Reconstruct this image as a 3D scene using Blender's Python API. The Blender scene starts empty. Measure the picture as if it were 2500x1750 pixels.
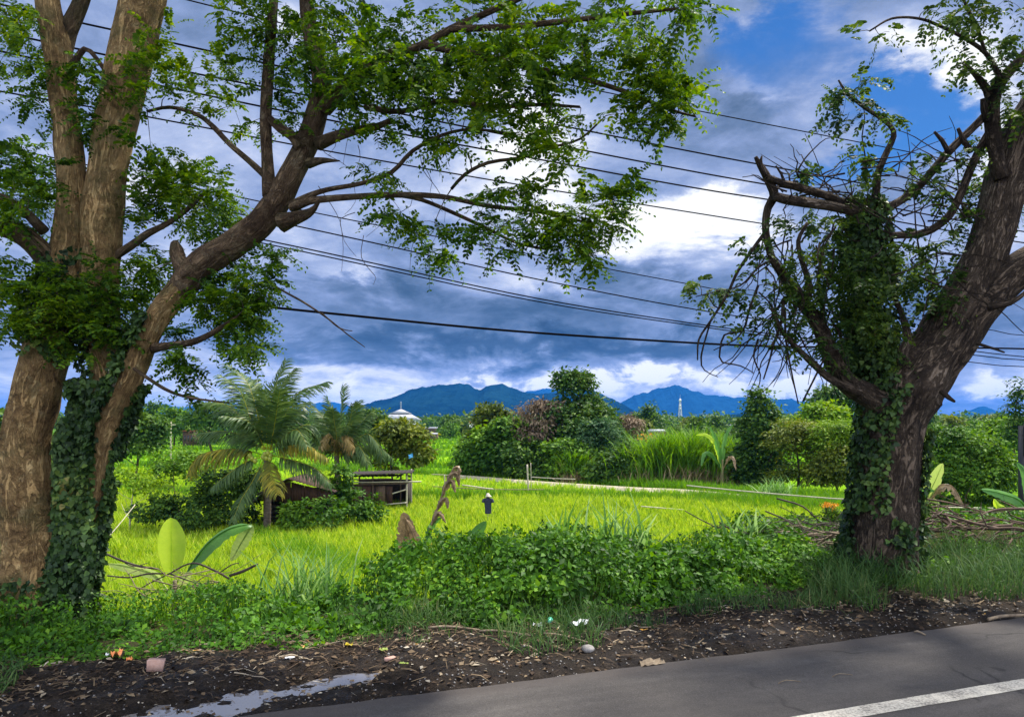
import bpy, math
import numpy as np
from mathutils import Vector

SC = bpy.context.scene
COL = SC.collection
R_ = math.radians

# ------------------------------------------------------------------ camera
F, CX, HY, CAMZ = 1683.0, 1148.0, 945.0, 2.0     # focal length / horizon row of the photograph at 2296 px width
cd = bpy.data.cameras.new('camera')
cd.sensor_width = 36.0
cd.lens = 36.0 * F / 2296.0
cd.shift_y = (HY - 803.5) / 2296.0
cd.clip_start, cd.clip_end = 0.1, 40000.0
cam = bpy.data.objects.new('camera', cd)
COL.objects.link(cam)
cam.location = (0, 0, CAMZ)
cam.rotation_euler = (R_(90), 0, 0)
SC.camera = cam

# ------------------------------------------------------------------ light
SUN_EL, SUN_AZ = 60.0, 50.0      # azimuth from the view axis (+Y) towards +X
SUN_STRENGTH = 5.0
sl = bpy.data.lights.new('sun', 'SUN')
sl.energy = SUN_STRENGTH
sl.angle = R_(3.0)
sl.color = (1.0, 0.94, 0.84)
sun = bpy.data.objects.new('sun', sl)
COL.objects.link(sun)
sdir = Vector((math.cos(R_(SUN_EL)) * math.sin(R_(SUN_AZ)), math.cos(R_(SUN_EL)) * math.cos(R_(SUN_AZ)), math.sin(R_(SUN_EL))))
sun.rotation_euler = sdir.to_track_quat('Z', 'Y').to_euler()

SC.view_settings.view_transform = 'Standard'
SC.view_settings.look = 'None'
SC.view_settings.exposure = 0.7
SC.view_settings.gamma = 1.0
SC.view_settings.use_curve_mapping = False
SC.cycles.use_denoising = True
SC.cycles.max_bounces = 6
SC.cycles.diffuse_bounces = 3
SC.cycles.glossy_bounces = 2
SC.cycles.transmission_bounces = 3
SC.cycles.volume_bounces = 0
SC.cycles.transparent_max_bounces = 4
SC.cycles.sample_clamp_indirect = 6.0


class NT:
    """short hand for building node trees"""
    def __init__(self, tree):
        self.t = tree
        tree.nodes.clear()

    def n(self, kind, **kw):
        nd = self.t.nodes.new(kind)
        ins = kw.pop('ins', {})
        for k, v in kw.items():
            setattr(nd, k, v)
        for k, v in ins.items():
            self.set(nd.inputs[k], v)
        return nd

    def set(self, sock, v):
        if isinstance(v, bpy.types.NodeSocket):
            self.t.links.new(v, sock)
        else:
            if isinstance(v, (tuple, list)) and len(v) == 3 and sock.type == 'RGBA':
                v = (*v, 1.0)
            sock.default_value = v

    def m(self, op, a, b=0.0, c=0.0, clamp=False):
        nd = self.t.nodes.new('ShaderNodeMath')
        nd.operation = op
        nd.use_clamp = clamp
        for i, v in enumerate((a, b, c)):
            self.set(nd.inputs[i], v)
        return nd.outputs[0]

    def vm(self, op, a, b=(0, 0, 0)):
        nd = self.t.nodes.new('ShaderNodeVectorMath')
        nd.operation = op
        self.set(nd.inputs[0], a)
        self.set(nd.inputs[1], b)
        return nd.outputs['Value'] if op in ('DOT_PRODUCT', 'LENGTH') else nd.outputs[0]

    def noise(self, vec, scale, detail=4.0, rough=0.55, dim='3D', dist=0.0):
        nd = self.t.nodes.new('ShaderNodeTexNoise')
        nd.noise_dimensions = dim
        self.set(nd.inputs['Vector'], vec)
        nd.inputs['Scale'].default_value = scale
        nd.inputs['Detail'].default_value = detail
        nd.inputs['Roughness'].default_value = rough
        nd.inputs['Distortion'].default_value = dist
        return nd.outputs['Fac']

    def ramp(self, fac, stops, interp='LINEAR'):
        nd = self.t.nodes.new('ShaderNodeValToRGB')
        self.set(nd.inputs[0], fac)
        nd.color_ramp.interpolation = interp
        e = nd.color_ramp.elements
        while len(e) > 1:
            e.remove(e[-1])
        e[0].position = stops[0][0]
        c = stops[0][1]
        e[0].color = (*c, 1) if len(c) == 3 else c
        for p, c in stops[1:]:
            x = e.new(p)
            x.color = (*c, 1) if len(c) == 3 else c
        return nd.outputs[0]

    def mix(self, fac, a, b, blend='MIX'):
        nd = self.t.nodes.new('ShaderNodeMix')
        nd.data_type = 'RGBA'
        nd.blend_type = blend
        self.set(nd.inputs[0], fac)
        self.set(nd.inputs[6], a)
        self.set(nd.inputs[7], b)
        return nd.outputs[2]

    def mr(self, v, a, b, c=0.0, d=1.0, smooth=True):
        nd = self.t.nodes.new('ShaderNodeMapRange')
        nd.interpolation_type = 'SMOOTHSTEP' if smooth else 'LINEAR'
        self.set(nd.inputs[0], v)
        for i, x in enumerate((a, b, c, d)):
            nd.inputs[i + 1].default_value = x
        return nd.outputs[0]


# ------------------------------------------------------------------ sky
def build_world():
    w = bpy.data.worlds.new('World')
    SC.world = w
    w.use_nodes = True
    T = NT(w.node_tree)
    tc = T.n('ShaderNodeTexCoord')
    d = T.vm('NORMALIZE', tc.outputs['Generated'])
    sep = T.n('ShaderNodeSeparateXYZ', ins={0: d})
    x, y, z = sep.outputs
    az = T.m('ARCTAN2', x, y)
    el = T.m('ARCSINE', z)
    # cloud deck seen in perspective: direction projected on a high plane
    zz = T.m('ADD', T.m('MAXIMUM', z, 0.0), 0.22)
    p = T.n('ShaderNodeCombineXYZ', ins={0: T.m('DIVIDE', x, zz), 1: T.m('DIVIDE', y, zz), 2: 0.0}).outputs[0]
    n1 = T.noise(p, 1.5, 9.0, 0.62, dist=0.7)
    n1b = T.noise(T.vm('ADD', p, (7.3, 2.1, 0)), 4.2, 8.0, 0.64, dist=0.4)
    ds = T.vm('MULTIPLY', d, (1.0, 1.0, 2.3))
    n2 = T.noise(ds, 6.5, 10.0, 0.62, dist=0.35)
    n3 = T.noise(T.vm('ADD', ds, (3.1, 5.7, 1.9)), 3.4, 7.0, 0.62)
    n4 = T.noise(T.vm('ADD', T.vm('MULTIPLY', d, (1.0, 1.0, 1.7)), (1.7, 0.3, 4.9)), 9.0, 10.0, 0.6, dist=0.2)
    n = T.m('ADD', T.m('MULTIPLY', n1, 0.36), T.m('ADD', T.m('MULTIPLY', n2, 0.36), T.m('MULTIPLY', n1b, 0.28)))
    waz = T.m('ADD', az, T.m('MULTIPLY', T.m('SUBTRACT', n3, 0.5), 0.34))
    wel = T.m('ADD', el, T.m('MULTIPLY', T.m('SUBTRACT', n2, 0.5), 0.16))

    def ell(px, py, rx, ry):
        a = math.atan((px - CX) / F)
        e = math.atan((HY - py) / F * math.cos(a))
        ra = rx / F * math.cos(a) ** 2
        re = ry / F * math.cos(a)
        u = T.m('DIVIDE', T.m('SUBTRACT', waz, a), ra)
        v = T.m('DIVIDE', T.m('SUBTRACT', wel, e), re)
        q = T.m('ADD', T.m('MULTIPLY', u, u), T.m('MULTIPLY', v, v))
        return T.m('EXPONENT', T.m('MULTIPLY', q, -1.0))

    def total(lst):
        s = None
        for (px, py, rx, ry, amp) in lst:
            t = T.m('MULTIPLY', ell(px, py, rx, ry), amp)
            s = t if s is None else T.m('ADD', s, t)
        return s

    bright = total([
        (1570, 492, 160, 50, 0.80), (1430, 575, 80, 40, 0.45), (1640, 440, 90, 30, 0.4), (1150, 220, 130, 100, 0.32), (1220, 340, 120, 90, 0.28), (1320, 420, 130, 60, 0.2),
        (2160, 140, 150, 100, 0.45), (2080, 250, 120, 40, 0.25), (2240, 330, 80, 70, 0.3), (1640, 215, 60, 30, 0.25), (2060, 60, 120, 40, 0.25),
        (700, 815, 260, 36, 0.22), (400, 300, 460, 380, 0.13), (820, 620, 70, 22, 0.26), (1050, 400, 220, 100, 0.14), (1400, 890, 900, 50, 0.24), (1250, 600, 130, 30, 0.14), (400, 880, 500, 60, 0.20),
        (1100, 712, 420, 46, -0.22), (1000, 778, 700, 24, -0.34), (1400, 765, 300, 26, -0.20), (1500, 660, 160, 40, -0.08),
        (1560, 330, 200, 50, -0.08), (760, 660, 200, 50, -0.12), (1460, 405, 90, 25, -0.16), (1750, 560, 100, 40, -0.1),
    ])
    low = total([(1190, 838, 110, 26, 1.0), (1420, 845, 120, 30, 1.0), (1500, 832, 60, 14, 0.6), (1660, 868, 110, 26, 1.0), (2180, 885, 90, 46, 1.2), (1800, 850, 130, 50, 1.1), (700, 800, 200, 26, 0.5), (1000, 840, 120, 20, 0.4)])
    holes = total([
        (1720, 30, 170, 70, 0.9), (1990, 200, 160, 70, 1.0), (2090, 310, 180, 90, 1.1), (1880, 370, 170, 60, 0.75), (1780, 120, 190, 90, 0.55), (1990, 60, 120, 40, 0.45), (1620, 160, 90, 60, 0.35), (1800, 260, 200, 90, 0.45), (1640, 60, 60, 60, 0.3),
    ])
    B = T.m('ADD', T.m('ADD', 0.56, bright), T.m('MULTIPLY', T.m('SUBTRACT', n, 0.5), 2.0))
    puff = T.mr(T.m('ADD', n4, T.m('MULTIPLY', T.m('SUBTRACT', n2, 0.5), 0.4)), 0.46, 0.60)
    B = T.m('ADD', B, T.m('MULTIPLY', T.m('MULTIPLY', puff, low), 0.62))
    # unseen sky behind and overhead, brightened as added fill light on the trunks
    back = T.mr(y, 0.30, -0.45)
    top = T.mr(z, 0.60, 0.95)
    B = T.m('ADD', B, T.m('ADD', T.m('MULTIPLY', back, 0.30), T.m('MULTIPLY', top, 0.10)))
    cloud = T.ramp(B, [(0.0, (0.034, 0.072, 0.135)), (0.25, (0.076, 0.134, 0.235)), (0.42, (0.155, 0.230, 0.390)), (0.58, (0.275, 0.365, 0.610)),
                       (0.74, (0.48, 0.56, 0.79)), (0.88, (0.82, 0.86, 0.96)), (1.0, (1.06, 1.07, 1.08))])
    sky = T.n('ShaderNodeTexSky')
    sky.sky_type = 'NISHITA'
    sky.sun_disc = False
    sky.sun_elevation = R_(SUN_EL)
    sky.sun_rotation = R_(SUN_AZ)
    sky.air_density = 1.0
    sky.dust_density = 0.2
    sky.ozone_density = 3.0
    blue = T.mix(1.0, sky.outputs[0], (0.028, 0.062, 0.100), 'MULTIPLY')
    hm = T.mr(T.m('SUBTRACT', holes, T.m('MULTIPLY', T.m('SUBTRACT', n, 0.42), 3.4)), 0.22, 1.0)
    hm = T.m('MULTIPLY', hm, T.m('SUBTRACT', 1.0, back))
    col = T.mix(hm, cloud, blue)
    gain = T.m('ADD', 0.66, T.m('MULTIPLY', back, 0.72))  # unseen rear sky raised further as fill
    bg = T.n('ShaderNodeBackground', ins={'Color': col, 'Strength': gain})
    out = T.n('ShaderNodeOutputWorld')
    T.t.links.new(bg.outputs[0], out.inputs[0])


build_world()

# ------------------------------------------------------------------ helpers
RN = np.array([-0.3415, 0.9399])     # unit normal of the road direction, pointing away from the camera
RD = np.array([0.9399, 0.3415])      # the road direction (recedes to the right)


def W(x, y, Y):
    """point at depth Y seen at column x, row y of the 2296-wide photograph"""
    return np.array([(x - CX) / F * Y, Y, CAMZ - (y - HY) / F * Y])


def Wp(lst, Y=None):
    return np.array([W(p[0], p[1], p[2] if Y is None else Y) for p in lst])


def sstep(a, b, x):
    t = np.clip((np.asarray(x, float) - a) / (b - a), 0, 1)
    return t * t * (3 - 2 * t)


def _hash(ix, iy, iz, seed):
    h = (ix * 374761393 + iy * 668265263 + iz * 2147483647 + seed * 974711) & 0xFFFFFFFF
    h = ((h ^ (h >> 13)) * 1274126177) & 0xFFFFFFFF
    h = h ^ (h >> 16)
    return (h & 0xFFFF) / 65535.0


def vn(P, seed=0):
    """value noise 0..1 at points P (n,3)"""
    P = np.asarray(P, float)
    I = np.floor(P).astype(np.int64)
    f = P - I
    f = f * f * (3 - 2 * f)
    r = 0
    for dx in (0, 1):
        wx = f[..., 0] if dx else 1 - f[..., 0]
        for dy in (0, 1):
            wy = f[..., 1] if dy else 1 - f[..., 1]
            for dz in (0, 1):
                wz = f[..., 2] if dz else 1 - f[..., 2]
                r = r + wx * wy * wz * _hash(I[..., 0] + dx, I[..., 1] + dy, I[..., 2] + dz, seed)
    return r


def fbm(P, seed=0, octv=4, gain=0.5):
    s, a, tot = 0, 1.0, 0
    P = np.asarray(P, float)
    for k in range(octv):
        s = s + a * vn(P * (2.0 ** k), seed + k)
        tot += a
        a *= gain
    return s / tot


def unit(v):
    v = np.asarray(v, float)
    return v / np.maximum(np.linalg.norm(v, axis=-1, keepdims=True), 1e-9)


class MB:
    """collects vertices, quads and triangles, then links them as ONE mesh object"""
    def __init__(self):
        self.v, self.q, self.t, self.n = [], [], [], 0
        self.qm, self.tm = [], []
        self.c = {}

    def add(self, V, Q=None, Tt=None, mat=0, along=None):
        V = np.asarray(V, float).reshape(-1, 3)
        if along is not None:
            self.c[self.n] = along
        if Q is not None and len(Q):
            Q = np.asarray(Q, np.int64).reshape(-1, 4)
            self.q.append(Q + self.n)
            self.qm.append(np.full(len(Q), mat))
        if Tt is not None and len(Tt):
            Tt = np.asarray(Tt, np.int64).reshape(-1, 3)
            self.t.append(Tt + self.n)
            self.tm.append(np.full(len(Tt), mat))
        self.v.append(V)
        self.n += len(V)
        return self

    def inst(self, tv, tq, tt, P, D, N, s, mat=0, sx=None):
        """place a template (x across, y along, z normal) at every P"""
        P, D, N = np.asarray(P, float), unit(D), np.asarray(N, float)
        n = len(P)
        if n == 0:
            return self
        X = unit(np.cross(D, N))
        N = np.cross(X, D)
        s = np.broadcast_to(np.asarray(s, float), (n,))
        sx = s if sx is None else np.broadcast_to(np.asarray(sx, float), (n,))
        tv = np.asarray(tv, float)
        V = (P[:, None, :] + tv[None, :, 0:1] * (X * sx[:, None])[:, None, :] + tv[None, :, 1:2] * (D * s[:, None])[:, None, :]
             + tv[None, :, 2:3] * (N * s[:, None])[:, None, :])
        k = len(tv)
        off = (np.arange(n) * k)[:, None, None]
        Q = None if tq is None else (np.asarray(tq)[None] + off).reshape(-1, 4)
        Tt = None if tt is None else (np.asarray(tt)[None] + off).reshape(-1, 3)
        return self.add(V.reshape(-1, 3), Q, Tt, mat)

    def build(self, name, mat, parent=None, smooth=False, origin=None):
        V = np.concatenate(self.v) if self.v else np.zeros((0, 3))
        if origin is not None:
            V = V - np.asarray(origin, float)
        Q = np.concatenate(self.q) if self.q else np.zeros((0, 4), np.int64)
        Tt = np.concatenate(self.t) if self.t else np.zeros((0, 3), np.int64)
        me = bpy.data.meshes.new(name)
        me.vertices.add(len(V))
        me.vertices.foreach_set('co', V.astype(np.float32).ravel())
        nl = Q.size + Tt.size
        me.loops.add(nl)
        me.loops.foreach_set('vertex_index', np.concatenate([Q.ravel(), Tt.ravel()]).astype(np.int32))
        me.polygons.add(len(Q) + len(Tt))
        st = np.concatenate([np.arange(len(Q)) * 4, Q.size + np.arange(len(Tt)) * 3]).astype(np.int32)
        me.polygons.foreach_set('loop_start', st)
        mats = mat if isinstance(mat, (list, tuple)) else [mat]
        for m_ in mats:
            me.materials.append(m_)
        if len(mats) > 1:
            mi = np.concatenate((self.qm or [np.zeros(0, int)]) + (self.tm or [np.zeros(0, int)])).astype(np.int32)
            me.polygons.foreach_set('material_index', mi)
        if self.c:      # coordinates round and along each limb, for the bark
            A_ = np.zeros((len(V), 3), np.float32)
            for k_, v_ in self.c.items():
                A_[k_:k_ + len(v_)] = v_
            me.attributes.new('along', 'FLOAT_VECTOR', 'POINT').data.foreach_set('vector', A_.ravel())
        if smooth:
            me.polygons.foreach_set('use_smooth', np.ones(len(Q) + len(Tt), bool))
        me.update(calc_edges=True)
        me.validate()
        o = bpy.data.objects.new(name, me)
        COL.objects.link(o)
        if origin is not None and parent is None:
            o.location = tuple(origin)
        if parent is not None:
            o.parent = parent
        return o


def empty(name, loc=(0, 0, 0)):
    o = bpy.data.objects.new(name, None)
    o.empty_display_size = 0.2
    COL.objects.link(o)
    o.location = tuple(float(c) for c in loc)
    return o


def tag(o, label=None, cat=None, group=None, kind=None):
    if label:
        o['label'] = label
    if cat:
        o['category'] = cat
    if group:
        o['group'] = group
    if kind:
        o['kind'] = kind
    return o


def copy_thing(o, loc, rz=0.0, s=1.0, label=None):
    c = o.copy()
    COL.objects.link(c)
    c.location = loc
    c.rotation_euler = (0, 0, rz)
    c.scale = (s, s, s) if not isinstance(s, tuple) else s
    if label:
        c['label'] = label
    for ch in list(o.children):
        k = ch.copy()
        COL.objects.link(k)
        k.parent = c
        for g in list(ch.children):
            q = g.copy()
            COL.objects.link(q)
            q.parent = k
    return c


def smooth_path(P, R, step):
    """Catmull-Rom through P with radii R, resampled about every `step` metres"""
    P = np.asarray(P, float)
    R = np.asarray(R, float)
    A = np.vstack([2 * P[0] - P[1], P, 2 * P[-1] - P[-2]])
    out, ro = [], []
    for i in range(len(P) - 1):
        p0, p1, p2, p3 = A[i], A[i + 1], A[i + 2], A[i + 3]
        k = max(1, int(round(np.linalg.norm(p2 - p1) / step)))
        for j in range(k):
            t = j / k
            out.append(0.5 * ((2 * p1) + (-p0 + p2) * t + (2 * p0 - 5 * p1 + 4 * p2 - p3) * t * t + (-p0 + 3 * p1 - 3 * p2 + p3) * t ** 3))
            ro.append(R[i] * (1 - t) + R[i + 1] * t)
    out.append(P[-1])
    ro.append(R[-1])
    return np.array(out), np.array(ro)


def frames(P):
    Tn = unit(np.gradient(P, axis=0))
    ref = np.array([0.3, 1.0, 0.1]) if abs(Tn[0][2]) > 0.7 else np.array([0, 0, 1.0])
    U = np.zeros_like(P)
    u = unit(np.cross(Tn[0], ref))
    for i in range(len(P)):
        u = u - Tn[i] * np.dot(u, Tn[i])
        u = u / max(np.linalg.norm(u), 1e-9)
        U[i] = u
    return Tn, U, np.cross(Tn, U)


def tube(mb, P, R, sides=8, rough=0.0, flute=0.0, seed=0, mat=0, cap=True, freq=3.0):
    P = np.asarray(P, float)
    R = np.broadcast_to(np.asarray(R, float), (len(P),))
    Tn, U, V = frames(P)
    th = np.linspace(0, 2 * np.pi, sides, endpoint=False)
    c, s = np.cos(th), np.sin(th)
    dirs = U[:, None, :] * c[None, :, None] + V[:, None, :] * s[None, :, None]
    L = np.concatenate([[0], np.cumsum(np.linalg.norm(np.diff(P, axis=0), axis=1))])
    rad = np.repeat(R[:, None], sides, 1).copy()
    if rough or flute:
        q = np.stack(np.broadcast_arrays(c[None, :] * 1.6, s[None, :] * 1.6, (L[:, None] * freq)), -1)
        if rough:
            rad *= 1 + rough * (fbm(q, seed, 3) - 0.5) * 2
        if flute:
            q2 = np.stack(np.broadcast_arrays(c[None, :] * 4.5, s[None, :] * 4.5, (L[:, None] * 0.55)), -1)
            rad *= 1 + flute * (fbm(q2, seed + 9, 3, 0.6) - 0.5) * 2
    X = P[:, None, :] + dirs * rad[:, :, None]
    n = len(P)
    idx = np.arange(n * sides).reshape(n, sides)
    a = idx[:-1]
    b = idx[1:]
    Q = np.stack([a, np.roll(a, -1, 1), np.roll(b, -1, 1), b], -1).reshape(-1, 4)
    Vv = X.reshape(-1, 3)
    Tt = None
    if cap:
        Vv = np.vstack([Vv, P[0], P[-1]])
        k0, k1 = n * sides, n * sides + 1
        j = np.arange(sides)
        j2 = (j + 1) % sides
        Tt = np.vstack([np.stack([j2, j, np.full(sides, k0)], 1),
                        np.stack([(n - 1) * sides + j, (n - 1) * sides + j2, np.full(sides, k1)], 1)])
    Rm = max(float(R.mean()), 0.03)
    al = np.stack(np.broadcast_arrays(c[None, :] * Rm + seed * 0.37, s[None, :] * Rm, L[:, None] + seed * 1.7), -1).reshape(-1, 3)
    if cap:
        al = np.vstack([al, al[0], al[-1]])
    mb.add(Vv, Q, Tt, mat, al)


def box(mb, c, size, rz=0.0, mat=0, tilt=None):
    hx, hy, hz = np.asarray(size, float) / 2
    V = np.array([[x, y, z] for x in (-hx, hx) for y in (-hy, hy) for z in (-hz, hz)])
    if tilt is not None:
        ca, sa = math.cos(tilt), math.sin(tilt)
        V = V @ np.array([[ca, 0, sa], [0, 1, 0], [-sa, 0, ca]]).T
    ca, sa = math.cos(rz), math.sin(rz)
    V = V @ np.array([[ca, -sa, 0], [sa, ca, 0], [0, 0, 1]]).T + np.asarray(c, float)
    Q = [[0, 1, 3, 2], [4, 6, 7, 5], [0, 4, 5, 1], [2, 3, 7, 6], [0, 2, 6, 4], [1, 5, 7, 3]]
    mb.add(V, Q, None, mat)


# leaf templates: x across, y along, z normal
LEAF_V = [(0, 0, 0), (0.30, 0.42, 0.07), (0, 1, -0.06), (-0.30, 0.42, 0.07), (0, 0.45, 0)]
LEAF_Q = [(0, 1, 2, 4), (0, 4, 2, 3)]
OVAL_V = [(0, 0, 0), (0.24, 0.25, 0.04), (0.27, 0.65, 0.05), (0, 1, 0), (-0.27, 0.65, 0.05), (-0.24, 0.25, 0.04)]
OVAL_Q = [(0, 1, 2, 3), (0, 3, 4, 5)]
HEART_V = [(0, 0, 0), (0.36, 0.05, 0.05), (0.42, 0.38, 0.06), (0, 1, -0.10), (-0.42, 0.38, 0.06), (-0.36, 0.05, 0.05)]
HEART_Q = [(0, 1, 2, 3), (0, 3, 4, 5)]
BLADE_V = [(-0.5, 0, 0), (0.5, 0, 0), (0.42, 0.5, 0.03), (-0.42, 0.5, 0.03), (0, 1.0, -0.22)]
BLADE_Q = [(0, 1, 2, 3)]
BLADE_T = [(3, 2, 4)]
ARCH_V = [(-0.4, 0, 0), (0.4, 0, 0), (0.5, 0.4, 0.05), (-0.5, 0.4, 0.05), (0.34, 0.75, -0.08), (-0.34, 0.75, -0.08), (0, 1.0, -0.34)]
ARCH_Q = [(0, 1, 2, 3), (3, 2, 4, 5)]
ARCH_T = [(5, 4, 6)]


# ------------------------------------------------------------------ materials
def new_mat(name):
    m_ = bpy.data.materials.new(name)
    m_.use_nodes = True
    T = NT(m_.node_tree)
    return m_, T


def finish(T, shader, disp=None):
    out = T.n('ShaderNodeOutputMaterial')
    T.t.links.new(shader, out.inputs['Surface'])


def leaf_mat(name, stops, transl=0.35, tcol=1.5, rough=0.55, nscale=0.9, spec=0.14):
    """leaf colours differ from leaf to leaf and from clump to clump; thin leaves pass some light through"""
    m_, T = new_mat(name)
    geo = T.n('ShaderNodeNewGeometry')
    nz = T.noise(geo.outputs['Position'], nscale, 3.0, 0.6)
    f = T.m('ADD', T.m('MULTIPLY', geo.outputs['Random Per Island'], 0.62), T.m('MULTIPLY', T.m('SUBTRACT', nz, 0.36), 1.35), clamp=True)
    col = T.ramp(f, stops)
    bs = T.n('ShaderNodeBsdfPrincipled', ins={'Base Color': col, 'Roughness': rough, 'Specular IOR Level': spec})
    hv = T.n('ShaderNodeHueSaturation', ins={'Hue': 0.485, 'Saturation': 1.1, 'Value': tcol, 'Color': col})
    tr = T.n('ShaderNodeBsdfTranslucent', ins={'Color': hv.outputs[0]})
    mx = T.n('ShaderNodeMixShader', ins={0: transl})
    T.t.links.new(bs.outputs[0], mx.inputs[1])
    T.t.links.new(tr.outputs[0], mx.inputs[2])
    finish(T, mx.outputs[0])
    return m_


def bark_mat(name, stops, scale=6.0, stretch=0.35, bump=0.6, bdist=0.02, lichen=None, pits=0.0, moss=0.0, ridges=0.0, ridge_dark=0.2):
    m_, T = new_mat(name)
    at = T.n('ShaderNodeAttribute')
    at.attribute_name = 'along'
    ob = at.outputs['Vector']
    p = T.vm('MULTIPLY', ob, (1.0, 1.0, stretch))
    n1 = T.noise(p, scale, 9.0, 0.68, dist=0.6)
    n2 = T.noise(ob, 1.5, 5.0, 0.65)
    n3 = T.noise(ob, 42.0, 5.0, 0.7)
    f = T.m('ADD', T.m('MULTIPLY', n1, 0.58), T.m('ADD', T.m('MULTIPLY', n2, 0.36), T.m('MULTIPLY', n3, 0.22)))
    h = T.m('ADD', n1, T.m('MULTIPLY', n3, 0.30))
    if ridges:
        rv = T.noise(T.vm('MULTIPLY', ob, (1, 1, 0.22)), ridges, 7.0, 0.66, dist=1.2)
        rv = T.m('ABSOLUTE', T.m('SUBTRACT', rv, 0.5))
        rv = T.mr(rv, 0.0, 0.10)
        f = T.m('SUBTRACT', f, T.m('MULTIPLY', T.m('SUBTRACT', 1.0, rv), ridge_dark))
        h = T.m('ADD', h, T.m('MULTIPLY', rv, 0.8))
    col = T.ramp(f, stops)
    if lichen:
        lm = T.mr(T.noise(ob, 4.7, 8.0, 0.7), 0.54, 0.66)
        col = T.mix(T.m('MULTIPLY', lm, 0.65), col, lichen)
    if pits:
        v = T.n('ShaderNodeTexVoronoi', ins={'Vector': T.vm('MULTIPLY', ob, (1, 1, 0.6)), 'Scale': pits})
        pm = T.m('MULTIPLY', T.mr(v.outputs['Distance'], 0.34, 0.12), T.mr(n2, 0.42, 0.60))
        col = T.mix(T.m('MULTIPLY', pm, 0.8), col, (0.030, 0.020, 0.013))
        h = T.m('SUBTRACT', h, T.m('MULTIPLY', pm, 0.7))
    if moss:
        mm = T.mr(T.noise(T.vm('ADD', ob, (5.0, 1.0, 2.0)), 2.1, 7.0, 0.68), 0.50, 0.64)
        col = T.mix(T.m('MULTIPLY', mm, moss), col, (0.055, 0.070, 0.022))
    bp = T.n('ShaderNodeBump', ins={'Strength': bump, 'Distance': bdist, 'Height': h})
    bs = T.n('ShaderNodeBsdfPrincipled', ins={'Base Color': col, 'Roughness': 0.9, 'Specular IOR Level': 0.2, 'Normal': bp.outputs[0]})
    finish(T, bs.outputs[0])
    return m_


def plain_mat(name, c1, c2, scale=8.0, rough=0.8, stretch=(1, 1, 1), bump=0.0, metal=0.0, spec=0.4, detail=6.0, lo=0.3, hi=0.7):
    m_, T = new_mat(name)
    tc = T.n('ShaderNodeTexCoord')
    n1 = T.noise(T.vm('MULTIPLY', tc.outputs['Object'], stretch), scale, detail, 0.62)
    col = T.ramp(n1, [(lo, c1), (hi, c2)])
    kw = {'Base Color': col, 'Roughness': rough, 'Metallic': metal, 'Specular IOR Level': spec}
    if bump:
        bp = T.n('ShaderNodeBump', ins={'Strength': bump, 'Distance': 0.01, 'Height': n1})
        kw['Normal'] = bp.outputs[0]
    bs = T.n('ShaderNodeBsdfPrincipled', ins=kw)
    finish(T, bs.outputs[0])
    return m_


M = {}
M['bark_tan'] = bark_mat('bark_tan', [(0.34, (0.045, 0.026, 0.012)), (0.46, (0.21, 0.125, 0.052)), (0.58, (0.44, 0.285, 0.12)), (0.78, (0.62, 0.46, 0.23))],
                         scale=9.0, stretch=0.75, bump=1.0, bdist=0.045, lichen=(0.46, 0.36, 0.18), moss=0.5, ridges=12.0, ridge_dark=0.07)
M['bark_shaded'] = bark_mat('bark_shaded', [(0.34, (0.016, 0.010, 0.006)), (0.48, (0.075, 0.046, 0.026)), (0.62, (0.17, 0.115, 0.066)), (0.82, (0.32, 0.24, 0.15))],
                           scale=8.0, stretch=0.6, bump=1.0, bdist=0.04, lichen=(0.26, 0.21, 0.13), moss=0.35, ridges=14.0, ridge_dark=0.06)  # darker copy for the upper limbs: canopy shade put into the bark colour
M['bark_dark'] = bark_mat('bark_dark', [(0.32, (0.008, 0.006, 0.005)), (0.47, (0.055, 0.039, 0.028)), (0.62, (0.165, 0.122, 0.086)), (0.82, (0.40, 0.33, 0.26))],
                          scale=10.0, stretch=0.35, bump=1.0, bdist=0.05, ridges=15.0, ridge_dark=0.13)
M['twig'] = plain_mat('twig', (0.035, 0.027, 0.022), (0.10, 0.075, 0.055), 9.0)
M['dry_twig'] = plain_mat('dry_twig', (0.10, 0.07, 0.045), (0.30, 0.23, 0.15), 14.0)
M['leaf_near'] = leaf_mat('leaf_near', [(0.0, (0.010, 0.028, 0.006)), (0.35, (0.032, 0.085, 0.010)), (0.65, (0.085, 0.175, 0.013)), (1.0, (0.20, 0.29, 0.014))], 0.42, 1.55, nscale=0.7)
M['leaf_right'] = leaf_mat('leaf_right', [(0.0, (0.012, 0.028, 0.010)), (0.5, (0.036, 0.078, 0.016)), (1.0, (0.12, 0.18, 0.022))], 0.38, 1.7)
M['ivy'] = leaf_mat('ivy', [(0.0, (0.008, 0.020, 0.008)), (0.4, (0.022, 0.052, 0.014)), (0.75, (0.065, 0.125, 0.026)), (0.93, (0.12, 0.18, 0.03)), (1.0, (0.22, 0.17, 0.05))], 0.18, 1.4, rough=0.5, spec=0.22)
M['weed'] = leaf_mat('weed', [(0.0, (0.014, 0.045, 0.006)), (0.45, (0.040, 0.120, 0.010)), (0.8, (0.095, 0.230, 0.015)), (1.0, (0.22, 0.38, 0.03))], 0.34, 1.4, rough=0.5, nscale=1.6)
M['verge_grass'] = leaf_mat('verge_grass', [(0.0, (0.025, 0.065, 0.018)), (0.6, (0.055, 0.120, 0.030)), (0.9, (0.11, 0.17, 0.05)), (1.0, (0.24, 0.22, 0.10))], 0.3, 1.4)
M['dry_grass'] = leaf_mat('dry_grass', [(0.0, (0.12, 0.085, 0.045)), (0.5, (0.25, 0.19, 0.10)), (1.0, (0.42, 0.34, 0.20))], 0.2, 1.2)
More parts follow.
